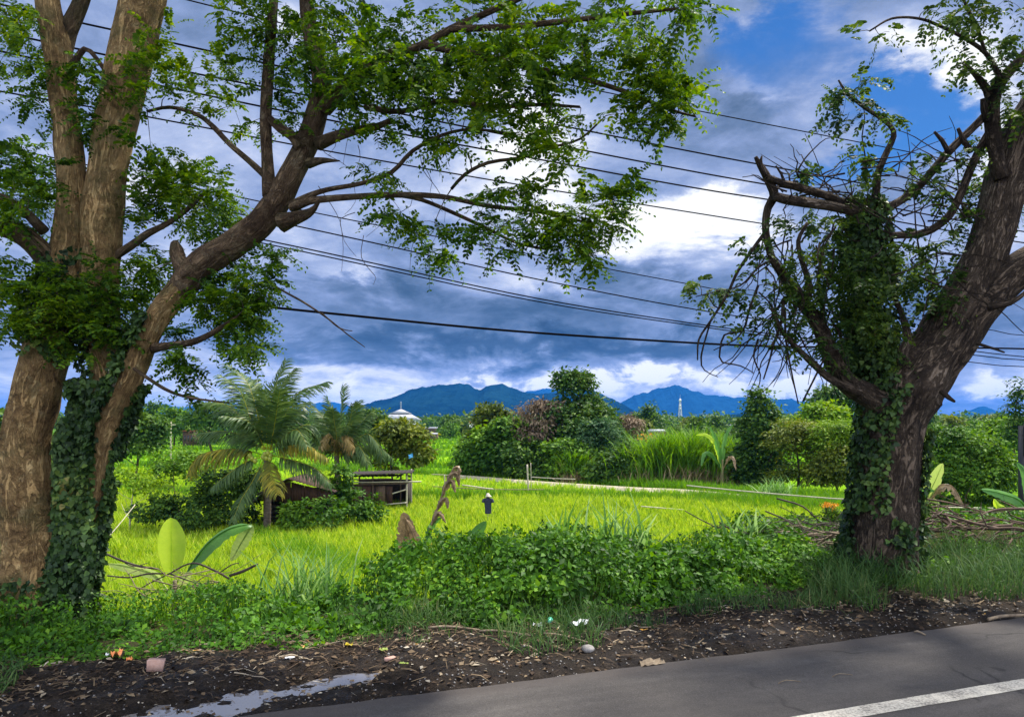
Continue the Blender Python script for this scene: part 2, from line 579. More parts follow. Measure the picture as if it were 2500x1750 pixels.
M['rice'] = leaf_mat('rice', [(0.0, (0.05, 0.15, 0.006)), (0.30, (0.21, 0.39, 0.018)), (0.62, (0.45, 0.61, 0.045)), (0.9, (0.64, 0.73, 0.11)), (1.0, (0.80, 0.78, 0.25))], 0.46, 1.05, rough=0.6, nscale=4.5, spec=0.08)
M['bund_grass'] = leaf_mat('bund_grass', [(0.0, (0.06, 0.17, 0.008)), (0.5, (0.11, 0.27, 0.012)), (1.0, (0.20, 0.38, 0.02))], 0.4, 1.3, spec=0.15)
M['tall_grass'] = leaf_mat('tall_grass', [(0.0, (0.06, 0.15, 0.03)), (0.4, (0.13, 0.29, 0.06)), (0.75, (0.28, 0.44, 0.16)), (1.0, (0.52, 0.60, 0.36))], 0.4, 1.3)
M['cane'] = leaf_mat('cane', [(0.0, (0.05, 0.13, 0.015)), (0.5, (0.11, 0.26, 0.02)), (0.85, (0.20, 0.36, 0.03)), (1.0, (0.36, 0.36, 0.14))], 0.4, 1.3)
M['tree_dark'] = leaf_mat('tree_dark', [(0.0, (0.012, 0.036, 0.008)), (0.45, (0.038, 0.095, 0.014)), (1.0, (0.14, 0.24, 0.024))], 0.25, 1.5, nscale=0.35)
M['tree_mid'] = leaf_mat('tree_mid', [(0.0, (0.020, 0.064, 0.008)), (0.45, (0.062, 0.150, 0.014)), (1.0, (0.19, 0.33, 0.028))], 0.3, 1.5, nscale=0.35)
M['tree_lime'] = leaf_mat('tree_lime', [(0.0, (0.06, 0.15, 0.008)), (0.5, (0.14, 0.26, 0.012)), (1.0, (0.27, 0.37, 0.02))], 0.38, 1.35, nscale=0.35)
M['tree_olive'] = leaf_mat('tree_olive', [(0.0, (0.028, 0.050, 0.008)), (0.45, (0.085, 0.125, 0.014)), (1.0, (0.24, 0.27, 0.026))], 0.3, 1.4, nscale=0.35)
M['tree_brown'] = leaf_mat('tree_brown', [(0.0, (0.06, 0.042, 0.024)), (0.5, (0.19, 0.135, 0.085)), (1.0, (0.42, 0.32, 0.22))], 0.2, 1.2, nscale=0.5)
M['tree_blue'] = leaf_mat('tree_blue', [(0.0, (0.022, 0.060, 0.025)), (0.5, (0.045, 0.115, 0.045)), (1.0, (0.10, 0.19, 0.06))], 0.28, 1.4, nscale=0.5)
M['frond'] = leaf_mat('frond', [(0.0, (0.030, 0.065, 0.018)), (0.5, (0.065, 0.120, 0.030)), (1.0, (0.13, 0.19, 0.05))], 0.25, 1.5, rough=0.45, spec=0.25)
M['frond_yellow'] = leaf_mat('frond_yellow', [(0.0, (0.20, 0.20, 0.02)), (0.5, (0.40, 0.36, 0.03)), (1.0, (0.55, 0.42, 0.05))], 0.35, 1.2)
M['frond_gold'] = leaf_mat('frond_gold', [(0.0, (0.07, 0.10, 0.02)), (0.5, (0.20, 0.20, 0.03)), (0.8, (0.38, 0.31, 0.04)), (1.0, (0.48, 0.38, 0.06))], 0.35, 1.2, nscale=0.8)
M['frond_dry'] = leaf_mat('frond_dry', [(0.0, (0.10, 0.075, 0.02)), (0.5, (0.22, 0.16, 0.05)), (1.0, (0.42, 0.33, 0.15))], 0.25, 1.2)


def banana_mat(name, c1, c2, transl=0.45, tv=1.5, nsc=3.0):
    m_, T = new_mat(name)
    tc = T.n('ShaderNodeTexCoord')
    uvn = T.noise(tc.outputs['Object'], nsc, 5.0, 0.65)
    n2 = T.noise(T.vm('MULTIPLY', tc.outputs['Object'], (30, 30, 60)), 1.0, 2.0)
    col = T.ramp(T.m('ADD', T.m('MULTIPLY', uvn, 0.7), T.m('MULTIPLY', n2, 0.3)), [(0.3, c1), (0.7, c2)])
    bs = T.n('ShaderNodeBsdfPrincipled', ins={'Base Color': col, 'Roughness': 0.4, 'Specular IOR Level': 0.4})
    hv = T.n('ShaderNodeHueSaturation', ins={'Value': tv, 'Color': col})
    tr = T.n('ShaderNodeBsdfTranslucent', ins={'Color': hv.outputs[0]})
    mx = T.n('ShaderNodeMixShader', ins={0: transl})
    T.t.links.new(bs.outputs[0], mx.inputs[1])
    T.t.links.new(tr.outputs[0], mx.inputs[2])
    finish(T, mx.outputs[0])
    return m_


M['banana'] = banana_mat('banana', (0.06, 0.19, 0.03), (0.14, 0.32, 0.05))
M['banana_lime'] = banana_mat('banana_lime', (0.44, 0.62, 0.025), (0.60, 0.74, 0.05))
M['banana_pale'] = banana_mat('banana_pale', (0.30, 0.42, 0.08), (0.45, 0.52, 0.14))
M['banana_dry'] = banana_mat('banana_dry', (0.045, 0.026, 0.014), (0.50, 0.34, 0.17), 0.15, 1.1, 9.0)
M['banana_yellow'] = banana_mat('banana_yellow', (0.50, 0.40, 0.02), (0.62, 0.50, 0.05), 0.35, 1.1)
M['pseudostem'] = plain_mat('pseudostem', (0.08, 0.07, 0.025), (0.24, 0.22, 0.09), 6.0, 0.6, (1, 1, 0.2))
M['rust'] = plain_mat('rust', (0.022, 0.012, 0.009), (0.105, 0.048, 0.028), 3.5, 0.8, (1, 1, 0.3), 0.3)
M['tin'] = plain_mat('tin', (0.10, 0.085, 0.085), (0.30, 0.28, 0.29), 4.0, 0.5, (1, 1, 1), 0.1, 0.4)
M['old_wood'] = plain_mat('old_wood', (0.035, 0.022, 0.015), (0.15, 0.095, 0.06), 6.0, 0.85, (1, 1, 0.25), 0.3)
M['black_wood'] = plain_mat('black_wood', (0.010, 0.008, 0.007), (0.04, 0.028, 0.022), 6.0, 0.85)
M['bamboo'] = plain_mat('bamboo', (0.32, 0.27, 0.17), (0.58, 0.53, 0.40), 12.0, 0.55)
M['white_paint'] = plain_mat('white_paint', (0.70, 0.70, 0.69), (0.82, 0.82, 0.81), 3.0, 0.6)
M['roof_grey'] = plain_mat('roof_grey', (0.30, 0.31, 0.34), (0.40, 0.41, 0.44), 1.2, 0.6)
M['glass_dark'] = plain_mat('glass_dark', (0.03, 0.035, 0.045), (0.06, 0.07, 0.085), 1.0, 0.15)
M['terracotta'] = plain_mat('terracotta', (0.30, 0.09, 0.04), (0.48, 0.16, 0.07), 4.0, 0.8)
M['steel'] = plain_mat('steel', (0.42, 0.43, 0.46), (0.62, 0.63, 0.66), 4.0, 0.5, metal=0.3)
M['shirt'] = plain_mat('shirt', (0.014, 0.018, 0.040), (0.034, 0.040, 0.075), 14.0, 0.9, bump=0.3)
M['hat'] = plain_mat('hat', (0.48, 0.40, 0.32), (0.68, 0.60, 0.50), 14.0, 0.9)
M['cable'] = plain_mat('cable', (0.004, 0.004, 0.005), (0.008, 0.008, 0.009), 5.0, 0.9, spec=0.02)
M['post_dark'] = plain_mat('post_dark', (0.008, 0.009, 0.012), (0.028, 0.028, 0.032), 3.0, 0.6)
M['coconut'] = plain_mat('coconut', (0.20, 0.24, 0.03), (0.40, 0.40, 0.05), 6.0, 0.4)
M['palm_bark'] = plain_mat('palm_bark', (0.05, 0.04, 0.03), (0.17, 0.135, 0.10), 5.0, 0.9, (1, 1, 3.0), 0.5)
M['plastic_white'] = plain_mat('plastic_white', (0.62, 0.64, 0.66), (0.80, 0.82, 0.84), 9.0, 0.35)
M['plastic_teal'] = plain_mat('plastic_teal', (0.04, 0.30, 0.20), (0.10, 0.46, 0.32), 6.0, 0.35)
M['orange_scrap'] = plain_mat('orange_scrap', (0.75, 0.22, 0.05), (0.85, 0.36, 0.14), 9.0, 0.5)
M['brick_pink'] = plain_mat('brick_pink', (0.38, 0.22, 0.17), (0.55, 0.36, 0.29), 14.0, 0.9, bump=0.4)
M['stone'] = plain_mat('stone', (0.09, 0.08, 0.07), (0.34, 0.32, 0.30), 9.0, 0.85, bump=0.4)
M['blue_tarp'] = plain_mat('blue_tarp', (0.08, 0.40, 0.75), (0.15, 0.52, 0.85), 6.0, 0.5)

# ------------------------------------------------------------------ terrain
FIELD_Z = -3.22          # soil of the rice fields below the road
ROAD_EDGE = 5.42


def seg_dist(X, Y, a, b):
    a, b = np.array(a), np.array(b)
    ab = b - a
    t = np.clip(((X - a[0]) * ab[0] + (Y - a[1]) * ab[1]) / (ab @ ab), 0, 1)
    return np.hypot(X - a[0] - t * ab[0], Y - a[1] - t * ab[1])


def gz(X, Y):
    X, Y = np.broadcast_arrays(np.asarray(X, float), np.asarray(Y, float))
    shp = X.shape
    X, Y = X.ravel(), Y.ravel()
    d = RN[0] * X + RN[1] * Y
    u = RD[0] * X + RD[1] * Y
    Z0 = np.zeros_like(X)
    top = -0.10 + 0.13 * sstep(5.1, 5.75, d)
    slope_start = 7.6 + 2.3 * sstep(2.0, 5.5, X)
    t = sstep(0, 1, (d - slope_start) / 9.3)
    z = top * (1 - t) + FIELD_Z * t
    near = (np.abs(X) < 40) & (Y < 30) & (d > 4.7)
    if near.any():
        q = np.stack([X[near], Y[near], Z0[near]], -1)
        a = (fbm(q * 1.3, 5, 4) - 0.5) * 0.16 + (fbm(q * 6.0, 8, 3) - 0.5) * 0.05
        z[near] += a * sstep(5.2, 5.9, d[near]) * (0.55 + 0.9 * t[near])
        z[near] += (fbm(q * 9.0, 21, 4, 0.6) - 0.5) * 0.075 * sstep(4.9, 5.3, d[near])
    # puddle hollow along the road edge
    pd = seg_dist(X, Y, (-3.5, 4.52), (-1.22, 6.02))
    pd = np.minimum(pd, 0.35 + seg_dist(X, Y, (-1.25, 6.0), (-1.36, 6.52)) * 0.9)
    z -= 0.085 * np.exp(-(pd / 0.30) ** 2)
    # low terraces on the far plain
    far = sstep(60, 90, Y)
    z = z + far * np.floor(np.clip((Y - 60) / 26.0, 0, 9)) * 0.05
    return z.reshape(shp)


def grid_sheet(xs, ys, zf):
    X, Y = np.meshgrid(xs, ys)
    V = np.stack([X, Y, zf(X, Y)], -1).reshape(-1, 3)
    nx, ny = len(xs), len(ys)
    i = np.arange(nx * ny).reshape(ny, nx)
    Q = np.stack([i[:-1, :-1], i[:-1, 1:], i[1:, 1:], i[1:, :-1]], -1).reshape(-1, 4)
    return V, Q


def ground_material():
    m_, T = new_mat('ground_soil')
    geo = T.n('ShaderNodeNewGeometry')
    P = geo.outputs['Position']
    d = T.vm('DOT_PRODUCT', P, (RN[0], RN[1], 0.0))
    n_big = T.noise(P, 0.9, 5.0, 0.6)
    n_mid = T.noise(P, 6.0, 6.0, 0.65)
    n_fine = T.noise(P, 45.0, 5.0, 0.7)
    f = T.m('ADD', T.m('MULTIPLY', n_mid, 0.5), T.m('MULTIPLY', n_fine, 0.5))
    soil = T.ramp(f, [(0.34, (0.004, 0.003, 0.002)), (0.48, (0.014, 0.010, 0.007)), (0.60, (0.036, 0.026, 0.018)), (0.74, (0.12, 0.092, 0.066))])
    humus = T.ramp(f, [(0.3, (0.014, 0.016, 0.006)), (0.55, (0.050, 0.050, 0.018)), (0.75, (0.11, 0.10, 0.045))])
    col = T.mix(T.mr(T.m('ADD', d, T.m('MULTIPLY', T.m('SUBTRACT', n_big, 0.5), 1.6)), 6.9, 7.6), soil, humus)
    # field: wet green under the rice, greener far away where single plants are not modelled
    field = T.ramp(T.noise(P, 0.14, 5.0, 0.6), [(0.35, (0.06, 0.15, 0.008)), (0.50, (0.13, 0.27, 0.010)), (0.65, (0.24, 0.40, 0.018))])
    col = T.mix(T.mr(d, 15.0, 17.5), col, field)
    dist = T.n('ShaderNodeSeparateXYZ', ins={0: P}).outputs[1]
    farcol = T.ramp(T.noise(P, 0.012, 5.0, 0.65), [(0.38, (0.045, 0.110, 0.014)), (0.52, (0.10, 0.22, 0.02)), (0.66, (0.055, 0.13, 0.02))])
    col = T.mix(T.mr(dist, 210.0, 420.0), col, farcol)
    # bare wet soil between the rice hills of the near paddies
    inpad = T.m('MULTIPLY', T.mr(d, 15.0, 16.5), T.mr(dist, 60.0, 46.0))
    col = T.mix(inpad, col, T.ramp(n_mid, [(0.35, (0.022, 0.050, 0.008)), (0.65, (0.07, 0.14, 0.012))]))
    bp = T.n('ShaderNodeBump', ins={'Strength': 0.9, 'Distance': 0.03, 'Height': T.m('ADD', n_fine, T.m('MULTIPLY', n_mid, 0.8))})
    spc = T.mr(d, 7.0, 8.5, 0.12, 0.0)
    wet = T.mr(T.noise(P, 1.7, 4.0), 0.42, 0.62, 0.42, 0.9)
    bs = T.n('ShaderNodeBsdfPrincipled', ins={'Base Color': col, 'Roughness': wet, 'Specular IOR Level': spc, 'Normal': bp.outputs[0]})
    finish(T, bs.outputs[0])
    return m_


def axis(parts):
    out = []
    for a, b, st in parts:
        out.append(np.arange(a, b, st))
    return np.concatenate(out)


geo_tail = np.array([60 * 1.22 ** k for k in range(1, 27)])
geo_tail = geo_tail[geo_tail < 9000]
xs = np.concatenate([-geo_tail[::-1], axis([(-60, -9, 1.0), (-9, -4.5, 0.12), (-4.5, 2.5, 0.05), (2.5, 10, 0.09), (10, 60, 1.0)]), geo_tail, [9000.0]])
xs[0] = -9000
ys = np.concatenate([[-9000.0, -3000, -1000, -300, -100, -30, -8, 0], axis([(1.5, 4.5, 0.3), (4.5, 8.2, 0.05), (8.2, 22, 0.2), (22, 62, 1.0)]), 61 + np.arange(1, 60) * 4.33, np.array([330 * 1.25 ** k for k in range(15)]), [9000.0]])
V, Q = grid_sheet(xs, ys, gz)
ground = MB().add(V, Q).build('ground', ground_material(), smooth=True)
tag(ground, 'dark verge soil falling away to the flat green plain of rice fields', 'ground', kind='structure')


# ------------------------------------------------------------------ road
def road_material():
    m_, T = new_mat('asphalt')
    geo = T.n('ShaderNodeNewGeometry')
    P = geo.outputs['Position']
    u = T.vm('DOT_PRODUCT', P, (RD[0], RD[1], 0.0))
    v = T.vm('DOT_PRODUCT', P, (RN[0], RN[1], 0.0))
    st = T.n('ShaderNodeCombineXYZ', ins={0: T.m('MULTIPLY', u, 0.35), 1: T.m('MULTIPLY', v, 2.0), 2: 0.0}).outputs[0]
    n1 = T.noise(st, 1.6, 5.0, 0.6)
    n2 = T.noise(P, 70.0, 4.0, 0.75)
    n3 = T.noise(P, 260.0, 2.0, 0.6)
    n4 = T.noise(P, 16.0, 5.0, 0.7)
    f = T.m('ADD', T.m('MULTIPLY', n1, 0.34), T.m('ADD', T.m('MULTIPLY', n2, 0.36), T.m('ADD', T.m('MULTIPLY', n3, 0.12), T.m('MULTIPLY', n4, 0.18))))
    col = T.ramp(f, [(0.36, (0.030, 0.026, 0.024)), (0.5, (0.056, 0.050, 0.046)), (0.64, (0.108, 0.098, 0.090))])
    # coarse aggregate, darker wheel bands, hairline cracks
    vo = T.n('ShaderNodeTexVoronoi', ins={'Vector': P, 'Scale': 95.0})
    agg = T.mr(vo.outputs['Distance'], 0.10, 0.42)
    col = T.mix(T.m('MULTIPLY', T.m('SUBTRACT', 1.0, agg), 0.45), col, (0.15, 0.138, 0.125))
    band = T.noise(T.n('ShaderNodeCombineXYZ', ins={0: T.m('MULTIPLY', u, 0.05), 1: T.m('MULTIPLY', v, 1.1), 2: 0.0}).outputs[0], 1.0, 3.0, 0.5)
    col = T.mix(T.mr(band, 0.42, 0.62, 0.0, 0.35), col, (0.040, 0.036, 0.034))
    cv = T.n('ShaderNodeTexVoronoi', ins={'Vector': T.vm('ADD', P, T.vm('MULTIPLY', (0.3, 0.3, 0.3), T.n('ShaderNodeTexNoise', ins={'Vector': P, 'Scale': 3.0}).outputs['Color'])), 'Scale': 0.55})
    cv.feature = 'DISTANCE_TO_EDGE'
    crack = T.m('MULTIPLY', T.mr(cv.outputs['Distance'], 0.012, 0.0), T.mr(T.noise(P, 0.8, 3.0), 0.48, 0.60))
    col = T.mix(T.m('MULTIPLY', crack, 0.7), col, (0.014, 0.012, 0.011))
    edge = T.mr(T.m('ADD', v, T.m('MULTIPLY', T.noise(P, 2.2, 4.0), 0.5)), 5.35, 5.65)
    col = T.mix(T.m('MULTIPLY', edge, 0.6), col, (0.055, 0.045, 0.040))
    bp = T.n('ShaderNodeBump', ins={'Strength': 0.5, 'Distance': 0.006, 'Height': T.m('ADD', T.m('ADD', n2, n3), T.m('MULTIPLY', T.m('SUBTRACT', 1.0, agg), 0.8))})
    bs = T.n('ShaderNodeBsdfPrincipled', ins={'Base Color': col, 'Roughness': 0.85, 'Specular IOR Level': 0.3, 'Normal': bp.outputs[0]})
    finish(T, bs.outputs[0])
    return m_


def ribbon(us, d0, d1, z, nd=6, wob=0.0, seed=0):
    """strip along the road between the distances d0 and d1"""
    ds = np.linspace(0, 1, nd)
    U, Dd = np.meshgrid(us, ds)
    w0 = (fbm(np.stack([us * 3.0, us * 0, us * 0], -1), seed, 3) - 0.5) * wob
    w1 = (fbm(np.stack([us * 3.0, us * 0 + 5, us * 0], -1), seed, 3) - 0.5) * wob
    a = d0 + w0
    b = d1 + w1
    DD = a[None] * (1 - Dd) + b[None] * Dd
    X = RD[0] * U + RN[0] * DD
    Y = RD[1] * U + RN[1] * DD
    V = np.stack([X, Y, np.full_like(X, z)], -1).reshape(-1, 3)
    i = np.arange(U.size).reshape(U.shape)
    Q = np.stack([i[:-1, :-1], i[:-1, 1:], i[1:, 1:], i[1:, :-1]], -1).reshape(-1, 4)
    return V, Q


us = np.concatenate([np.linspace(-400, -12, 40), np.arange(-11.9, 16, 0.05), np.linspace(16.2, 600, 60)])
V, Q = ribbon(us, -2.2, ROAD_EDGE, 0.0, 8, 0.05, 3)
road = MB().add(V, Q).build('road', road_material())
tag(road, 'worn grey asphalt road running along the field edge', 'road', kind='structure')
m_, T = new_mat('road_paint')
geo = T.n('ShaderNodeNewGeometry')
nn = T.m('ADD', T.m('MULTIPLY', T.noise(geo.outputs['Position'], 60.0, 5.0, 0.7), 0.6), T.m('MULTIPLY', T.noise(geo.outputs['Position'], 5.0, 4.0, 0.6), 0.4))
colr = T.ramp(nn, [(0.38, (0.09, 0.082, 0.075)), (0.46, (0.30, 0.275, 0.23)), (0.54, (0.50, 0.46, 0.38)), (0.66, (0.60, 0.56, 0.47))])
finish(T, T.n('ShaderNodeBsdfPrincipled', ins={'Base Color': colr, 'Roughness': 0.7}).outputs[0])
M['road_paint'] = m_
V, Q = ribbon(us, 3.97, 4.13, 0.004, 3, 0.012, 9)
line = MB().add(V, Q).build('road_line', M['road_paint'])
tag(line, 'cream white painted line along the asphalt road', 'road line', kind='structure')

# puddle
m_, T = new_mat('muddy_water')
geo = T.n('ShaderNodeNewGeometry')
nz = T.noise(geo.outputs['Position'], 9.0, 3.0)
bp = T.n('ShaderNodeBump', ins={'Strength': 0.06, 'Distance': 0.01, 'Height': nz})
finish(T, T.n('ShaderNodeBsdfPrincipled', ins={'Base Color': (0.16, 0.15, 0.15), 'Roughness': 0.06, 'Specular IOR Level': 1.0, 'IOR': 1.6, 'Normal': bp.outputs[0]}).outputs[0])
M['water'] = m_
V, Q = grid_sheet(np.arange(-4.2, -0.7, 0.08), np.arange(4.4, 7.0, 0.08), lambda X, Y: np.full_like(X, -0.044))
keep = []
Vm = V[Q].mean(1)
pdist = seg_dist(Vm[:, 0], Vm[:, 1], (-3.5, 4.52), (-1.22, 6.02))
dd = RN[0] * Vm[:, 0] + RN[1] * Vm[:, 1]
Q = Q[(pdist < 0.75) & (dd > 5.3)]
puddle = MB().add(V, Q).build('puddle', M['water'])
tag(puddle, 'shallow muddy puddle lying in the dark verge soil beside the road', 'puddle', kind='structure')

# sandy footpath across the fields
pth = [(1015, 1059, 70.0), (1080, 1064, 67.5), (1185, 1073, 63.0), (1400, 1086, 57.0), (1540, 1094, 54.5), (1700, 1108, 50.0), (1900, 1125, 46)]
pp, _ = smooth_path([W(x, y, Y) for x, y, Y in pth], [1] * len(pth), 0.8)
pp[:, 2] = FIELD_Z + 0.27
mb = MB()
nrm = np.stack([-np.gradient(pp[:, 1]), np.gradient(pp[:, 0]), 0 * pp[:, 0]], -1)
nrm = unit(nrm)
offs = [(-0.6, -0.5), (-0.26, 0.0), (-0.1, 0.015), (0.1, 0.015), (0.26, 0.0), (0.6, -0.5)]
rows = []
for o_, dz in offs:
    w_ = o_ * (0.9 + 0.25 * vn(np.stack([pp[:, 0] * 0.7, pp[:, 1] * 0.7, pp[:, 0] * 0 + o_ * 3], -1), 4))
    rows.append(pp + nrm * w_[:, None] + np.array([0, 0, dz]))
Vr = np.stack(rows, 1).reshape(-1, 3)
k = len(offs)
i = np.arange(len(pp) * k).reshape(-1, k)
mb.add(Vr, np.stack([i[:-1, :-1], i[:-1, 1:], i[1:, 1:], i[1:, :-1]], -1).reshape(-1, 4))
M['sand'] = plain_mat('sand', (0.30, 0.25, 0.17), (0.50, 0.44, 0.32), 3.0, 0.9)
tag(mb.build('path', M['sand']), 'narrow pale sandy footpath between the rice fields and the trees', 'path', kind='structure')

# ------------------------------------------------------------------ mountains and the air in front of them
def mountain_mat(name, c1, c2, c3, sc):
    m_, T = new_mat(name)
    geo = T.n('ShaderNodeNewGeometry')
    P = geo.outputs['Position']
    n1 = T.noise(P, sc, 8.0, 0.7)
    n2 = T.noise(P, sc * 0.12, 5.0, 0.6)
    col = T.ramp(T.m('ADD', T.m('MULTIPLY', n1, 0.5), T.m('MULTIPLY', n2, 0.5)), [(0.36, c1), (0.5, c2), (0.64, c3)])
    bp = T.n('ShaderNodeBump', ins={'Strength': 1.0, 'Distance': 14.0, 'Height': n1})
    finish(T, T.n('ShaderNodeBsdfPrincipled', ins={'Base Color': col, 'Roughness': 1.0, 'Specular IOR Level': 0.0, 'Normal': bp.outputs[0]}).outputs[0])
    return m_


M['forest_near_hazed'] = mountain_mat('forest_near_hazed', (0.002, 0.010, 0.022), (0.004, 0.022, 0.038), (0.010, 0.042, 0.056), 0.030)  # haze blue put into both forest colours, on top of the air volume
M['forest_far_hazed'] = mountain_mat('forest_far_hazed', (0.004, 0.028, 0.075), (0.007, 0.042, 0.105), (0.011, 0.058, 0.130), 0.018)


def ridge(name, prof, Y, half, mat, label, seed, bump=5.0, nx=340, rough=0.35):
    px = np.array([p[0] for p in prof], float)
    py = np.array([p[1] for p in prof], float)
    xs_ = np.linspace(px[0], px[-1], nx)
    ys_ = np.interp(xs_, px, py)
    ker = np.ones(7) / 7
    ys_ = np.convolve(np.pad(ys_, 3, mode='edge'), ker, 'valid')
    Xw = (xs_ - CX) / F * Y
    H = (HY - ys_) / F * Y + CAMZ
    H = H + (fbm(np.stack([Xw / 42.0, Xw * 0, Xw * 0], -1), seed, 4, 0.6) - 0.5) * bump * 2.4
    H = np.maximum(H, -3.0)
    vs = np.concatenate([np.linspace(-1, 0, 34), np.linspace(0.08, 1, 10)])
    rows = []
    for v in vs:
        fall = (1 - abs(v)) ** (1.25 if v < 0 else 1.0)
        q = np.stack([Xw / 210.0, np.full_like(Xw, v * half / 300.0), Xw * 0], -1)
        r_ = (fbm(q, seed + 3, 5, 0.55) - 0.5) * 2 * rough * math.sin(math.pi * min(1, abs(v) * 1.6 + 0.0)) * (1 if v < 0 else 0.3)
        h = -4.0 + (H + 4.0) * np.clip(fall * (1 + r_), 0, 0.985 if abs(v) > 0.02 else 1.0)
        rows.append(np.stack([Xw * (1 + v * half / Y * 0.3), np.full_like(Xw, Y + v * half), h], -1))
    Vv = np.stack(rows).reshape(-1, 3)
    i_ = np.arange(len(vs) * nx).reshape(len(vs), nx)
    o = MB().add(Vv, np.stack([i_[:-1, :-1], i_[:-1, 1:], i_[1:, 1:], i_[1:, :-1]], -1).reshape(-1, 4)).build(name, mat, smooth=True)
    tag(o, label, 'mountain', kind='structure')
    return o


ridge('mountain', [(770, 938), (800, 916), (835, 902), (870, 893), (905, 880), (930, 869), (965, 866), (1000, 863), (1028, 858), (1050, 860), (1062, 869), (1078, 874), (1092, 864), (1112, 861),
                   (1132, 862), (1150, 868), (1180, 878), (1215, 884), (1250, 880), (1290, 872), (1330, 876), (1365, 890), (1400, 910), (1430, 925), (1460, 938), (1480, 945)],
      3000, 900, M['forest_near_hazed'], 'dark blue forested mountain with two rounded tops behind the white hall', 11, 7.0)
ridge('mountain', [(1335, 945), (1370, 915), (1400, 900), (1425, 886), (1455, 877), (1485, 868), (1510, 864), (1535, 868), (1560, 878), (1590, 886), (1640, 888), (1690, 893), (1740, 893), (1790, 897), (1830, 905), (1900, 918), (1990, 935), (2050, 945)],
      4400, 1000, M['forest_far_hazed'], 'blue mountain with one broad peak behind the lattice mast', 23, 9.0)
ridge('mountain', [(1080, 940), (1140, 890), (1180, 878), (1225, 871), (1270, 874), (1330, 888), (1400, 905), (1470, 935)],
      6200, 900, M['forest_far_hazed'], 'pale blue mountain showing in the saddle between the nearer two', 31, 9.0, 160)
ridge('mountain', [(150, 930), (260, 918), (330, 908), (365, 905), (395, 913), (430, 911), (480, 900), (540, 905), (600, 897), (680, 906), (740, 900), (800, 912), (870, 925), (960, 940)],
      7200, 900, M['forest_far_hazed'], 'long pale blue mountain ridge far behind the coconut palms', 41, 9.0, 260)
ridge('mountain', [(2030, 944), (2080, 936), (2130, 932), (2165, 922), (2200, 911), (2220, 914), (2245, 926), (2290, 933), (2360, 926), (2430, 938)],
      4800, 700, M['forest_far_hazed'], 'small blue mountain peak at the far right edge', 51, 8.0, 160)
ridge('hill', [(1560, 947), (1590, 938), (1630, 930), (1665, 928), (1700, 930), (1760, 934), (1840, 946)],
      1500, 260, M['forest_near_hazed'], 'low green hill below the broad blue peak', 61, 4.0, 140)

m_ = bpy.data.materials.new('air')
m_.use_nodes = True
T = NT(m_.node_tree)
pv = T.n('ShaderNodeVolumePrincipled', ins={'Color': (0.035, 0.30, 1.0), 'Density': 0.000076, 'Anisotropy': 0.0})
out = T.n('ShaderNodeOutputMaterial')
T.t.links.new(pv.outputs[0], out.inputs['Volume'])
mb = MB()
box(mb, (0, 0, (270 - 6) / 2), (18400, 18400, 276))
tag(mb.build('haze', m_), 'thin blue air over the plain', 'haze', kind='stuff')


# ------------------------------------------------------------------ leaf scattering
def crown(mb, blobs, n_cl, per, csize, leaf, rng, mat=0, up=0.45, tmpl=(LEAF_V, LEAF_Q), gap=0.0, wide=1.0, droop=0.25, flat=0.55):
    """leaf clumps through the outer part of a union of ellipsoids (cx,cy,cz,rx,ry,rz)"""
    B = np.asarray(blobs, float)
    wgt = (B[:, 3] * B[:, 5]) ** 0.9
    ids = rng.choice(len(B), n_cl, p=wgt / wgt.sum())
    u = unit(rng.normal(size=(n_cl, 3)))
    u[:, 2] = np.where((u[:, 2] < -0.25) & (rng.random(n_cl) < 0.5), -u[:, 2], u[:, 2])
    rr = 0.62 + 0.42 * rng.random(n_cl) ** 0.7
    rr *= 0.78 + 0.44 * vn(u * 2.6 + ids[:, None] * 7.1, 3)
    rr += (rng.random(n_cl) < 0.10) * rng.uniform(0.05, 0.32, n_cl)
    C = B[ids, :3] + u * rr[:, None] * B[ids, 3:6]
    if gap > 0:
        k_ = fbm(C / max(csize * 3.2, 1e-3), 17, 2) > gap
        C, u = C[k_], u[k_]
    n = len(C)
    cs = csize * (0.65 + 0.7 * rng.random(n))
    off = rng.normal(size=(n, per, 3)) * cs[:, None, None] * np.array([0.6, 0.6, 0.6 * flat])
    P = (C[:, None] + off).reshape(-1, 3)
    uu = np.repeat(u, per, 0)
    N = unit(uu * 0.55 + np.array([0, 0, up]) + rng.normal(size=P.shape) * 0.42)
    D = unit(off.reshape(-1, 3) / csize * 0.7 + uu * 0.5 + rng.normal(size=P.shape) * 0.5 + np.array([0, 0, -droop]))
    D = unit(D - N * (D * N).sum(-1, keepdims=True) * 0.8)
    s = leaf * (0.6 + 0.7 * rng.random(len(P)))
    mb.inst(tmpl[0], tmpl[1], None, P, D, N, s, mat, s * wide)


def pxblob(x, y, rx, ry, Y, ryd=None, dY=0.0):
    c = W(x, y, Y + dY)
    k_ = Y / F
    return (c[0], c[1], c[2], rx * k_, (ryd if ryd is not None else 0.8 * rx * k_), ry * k_)


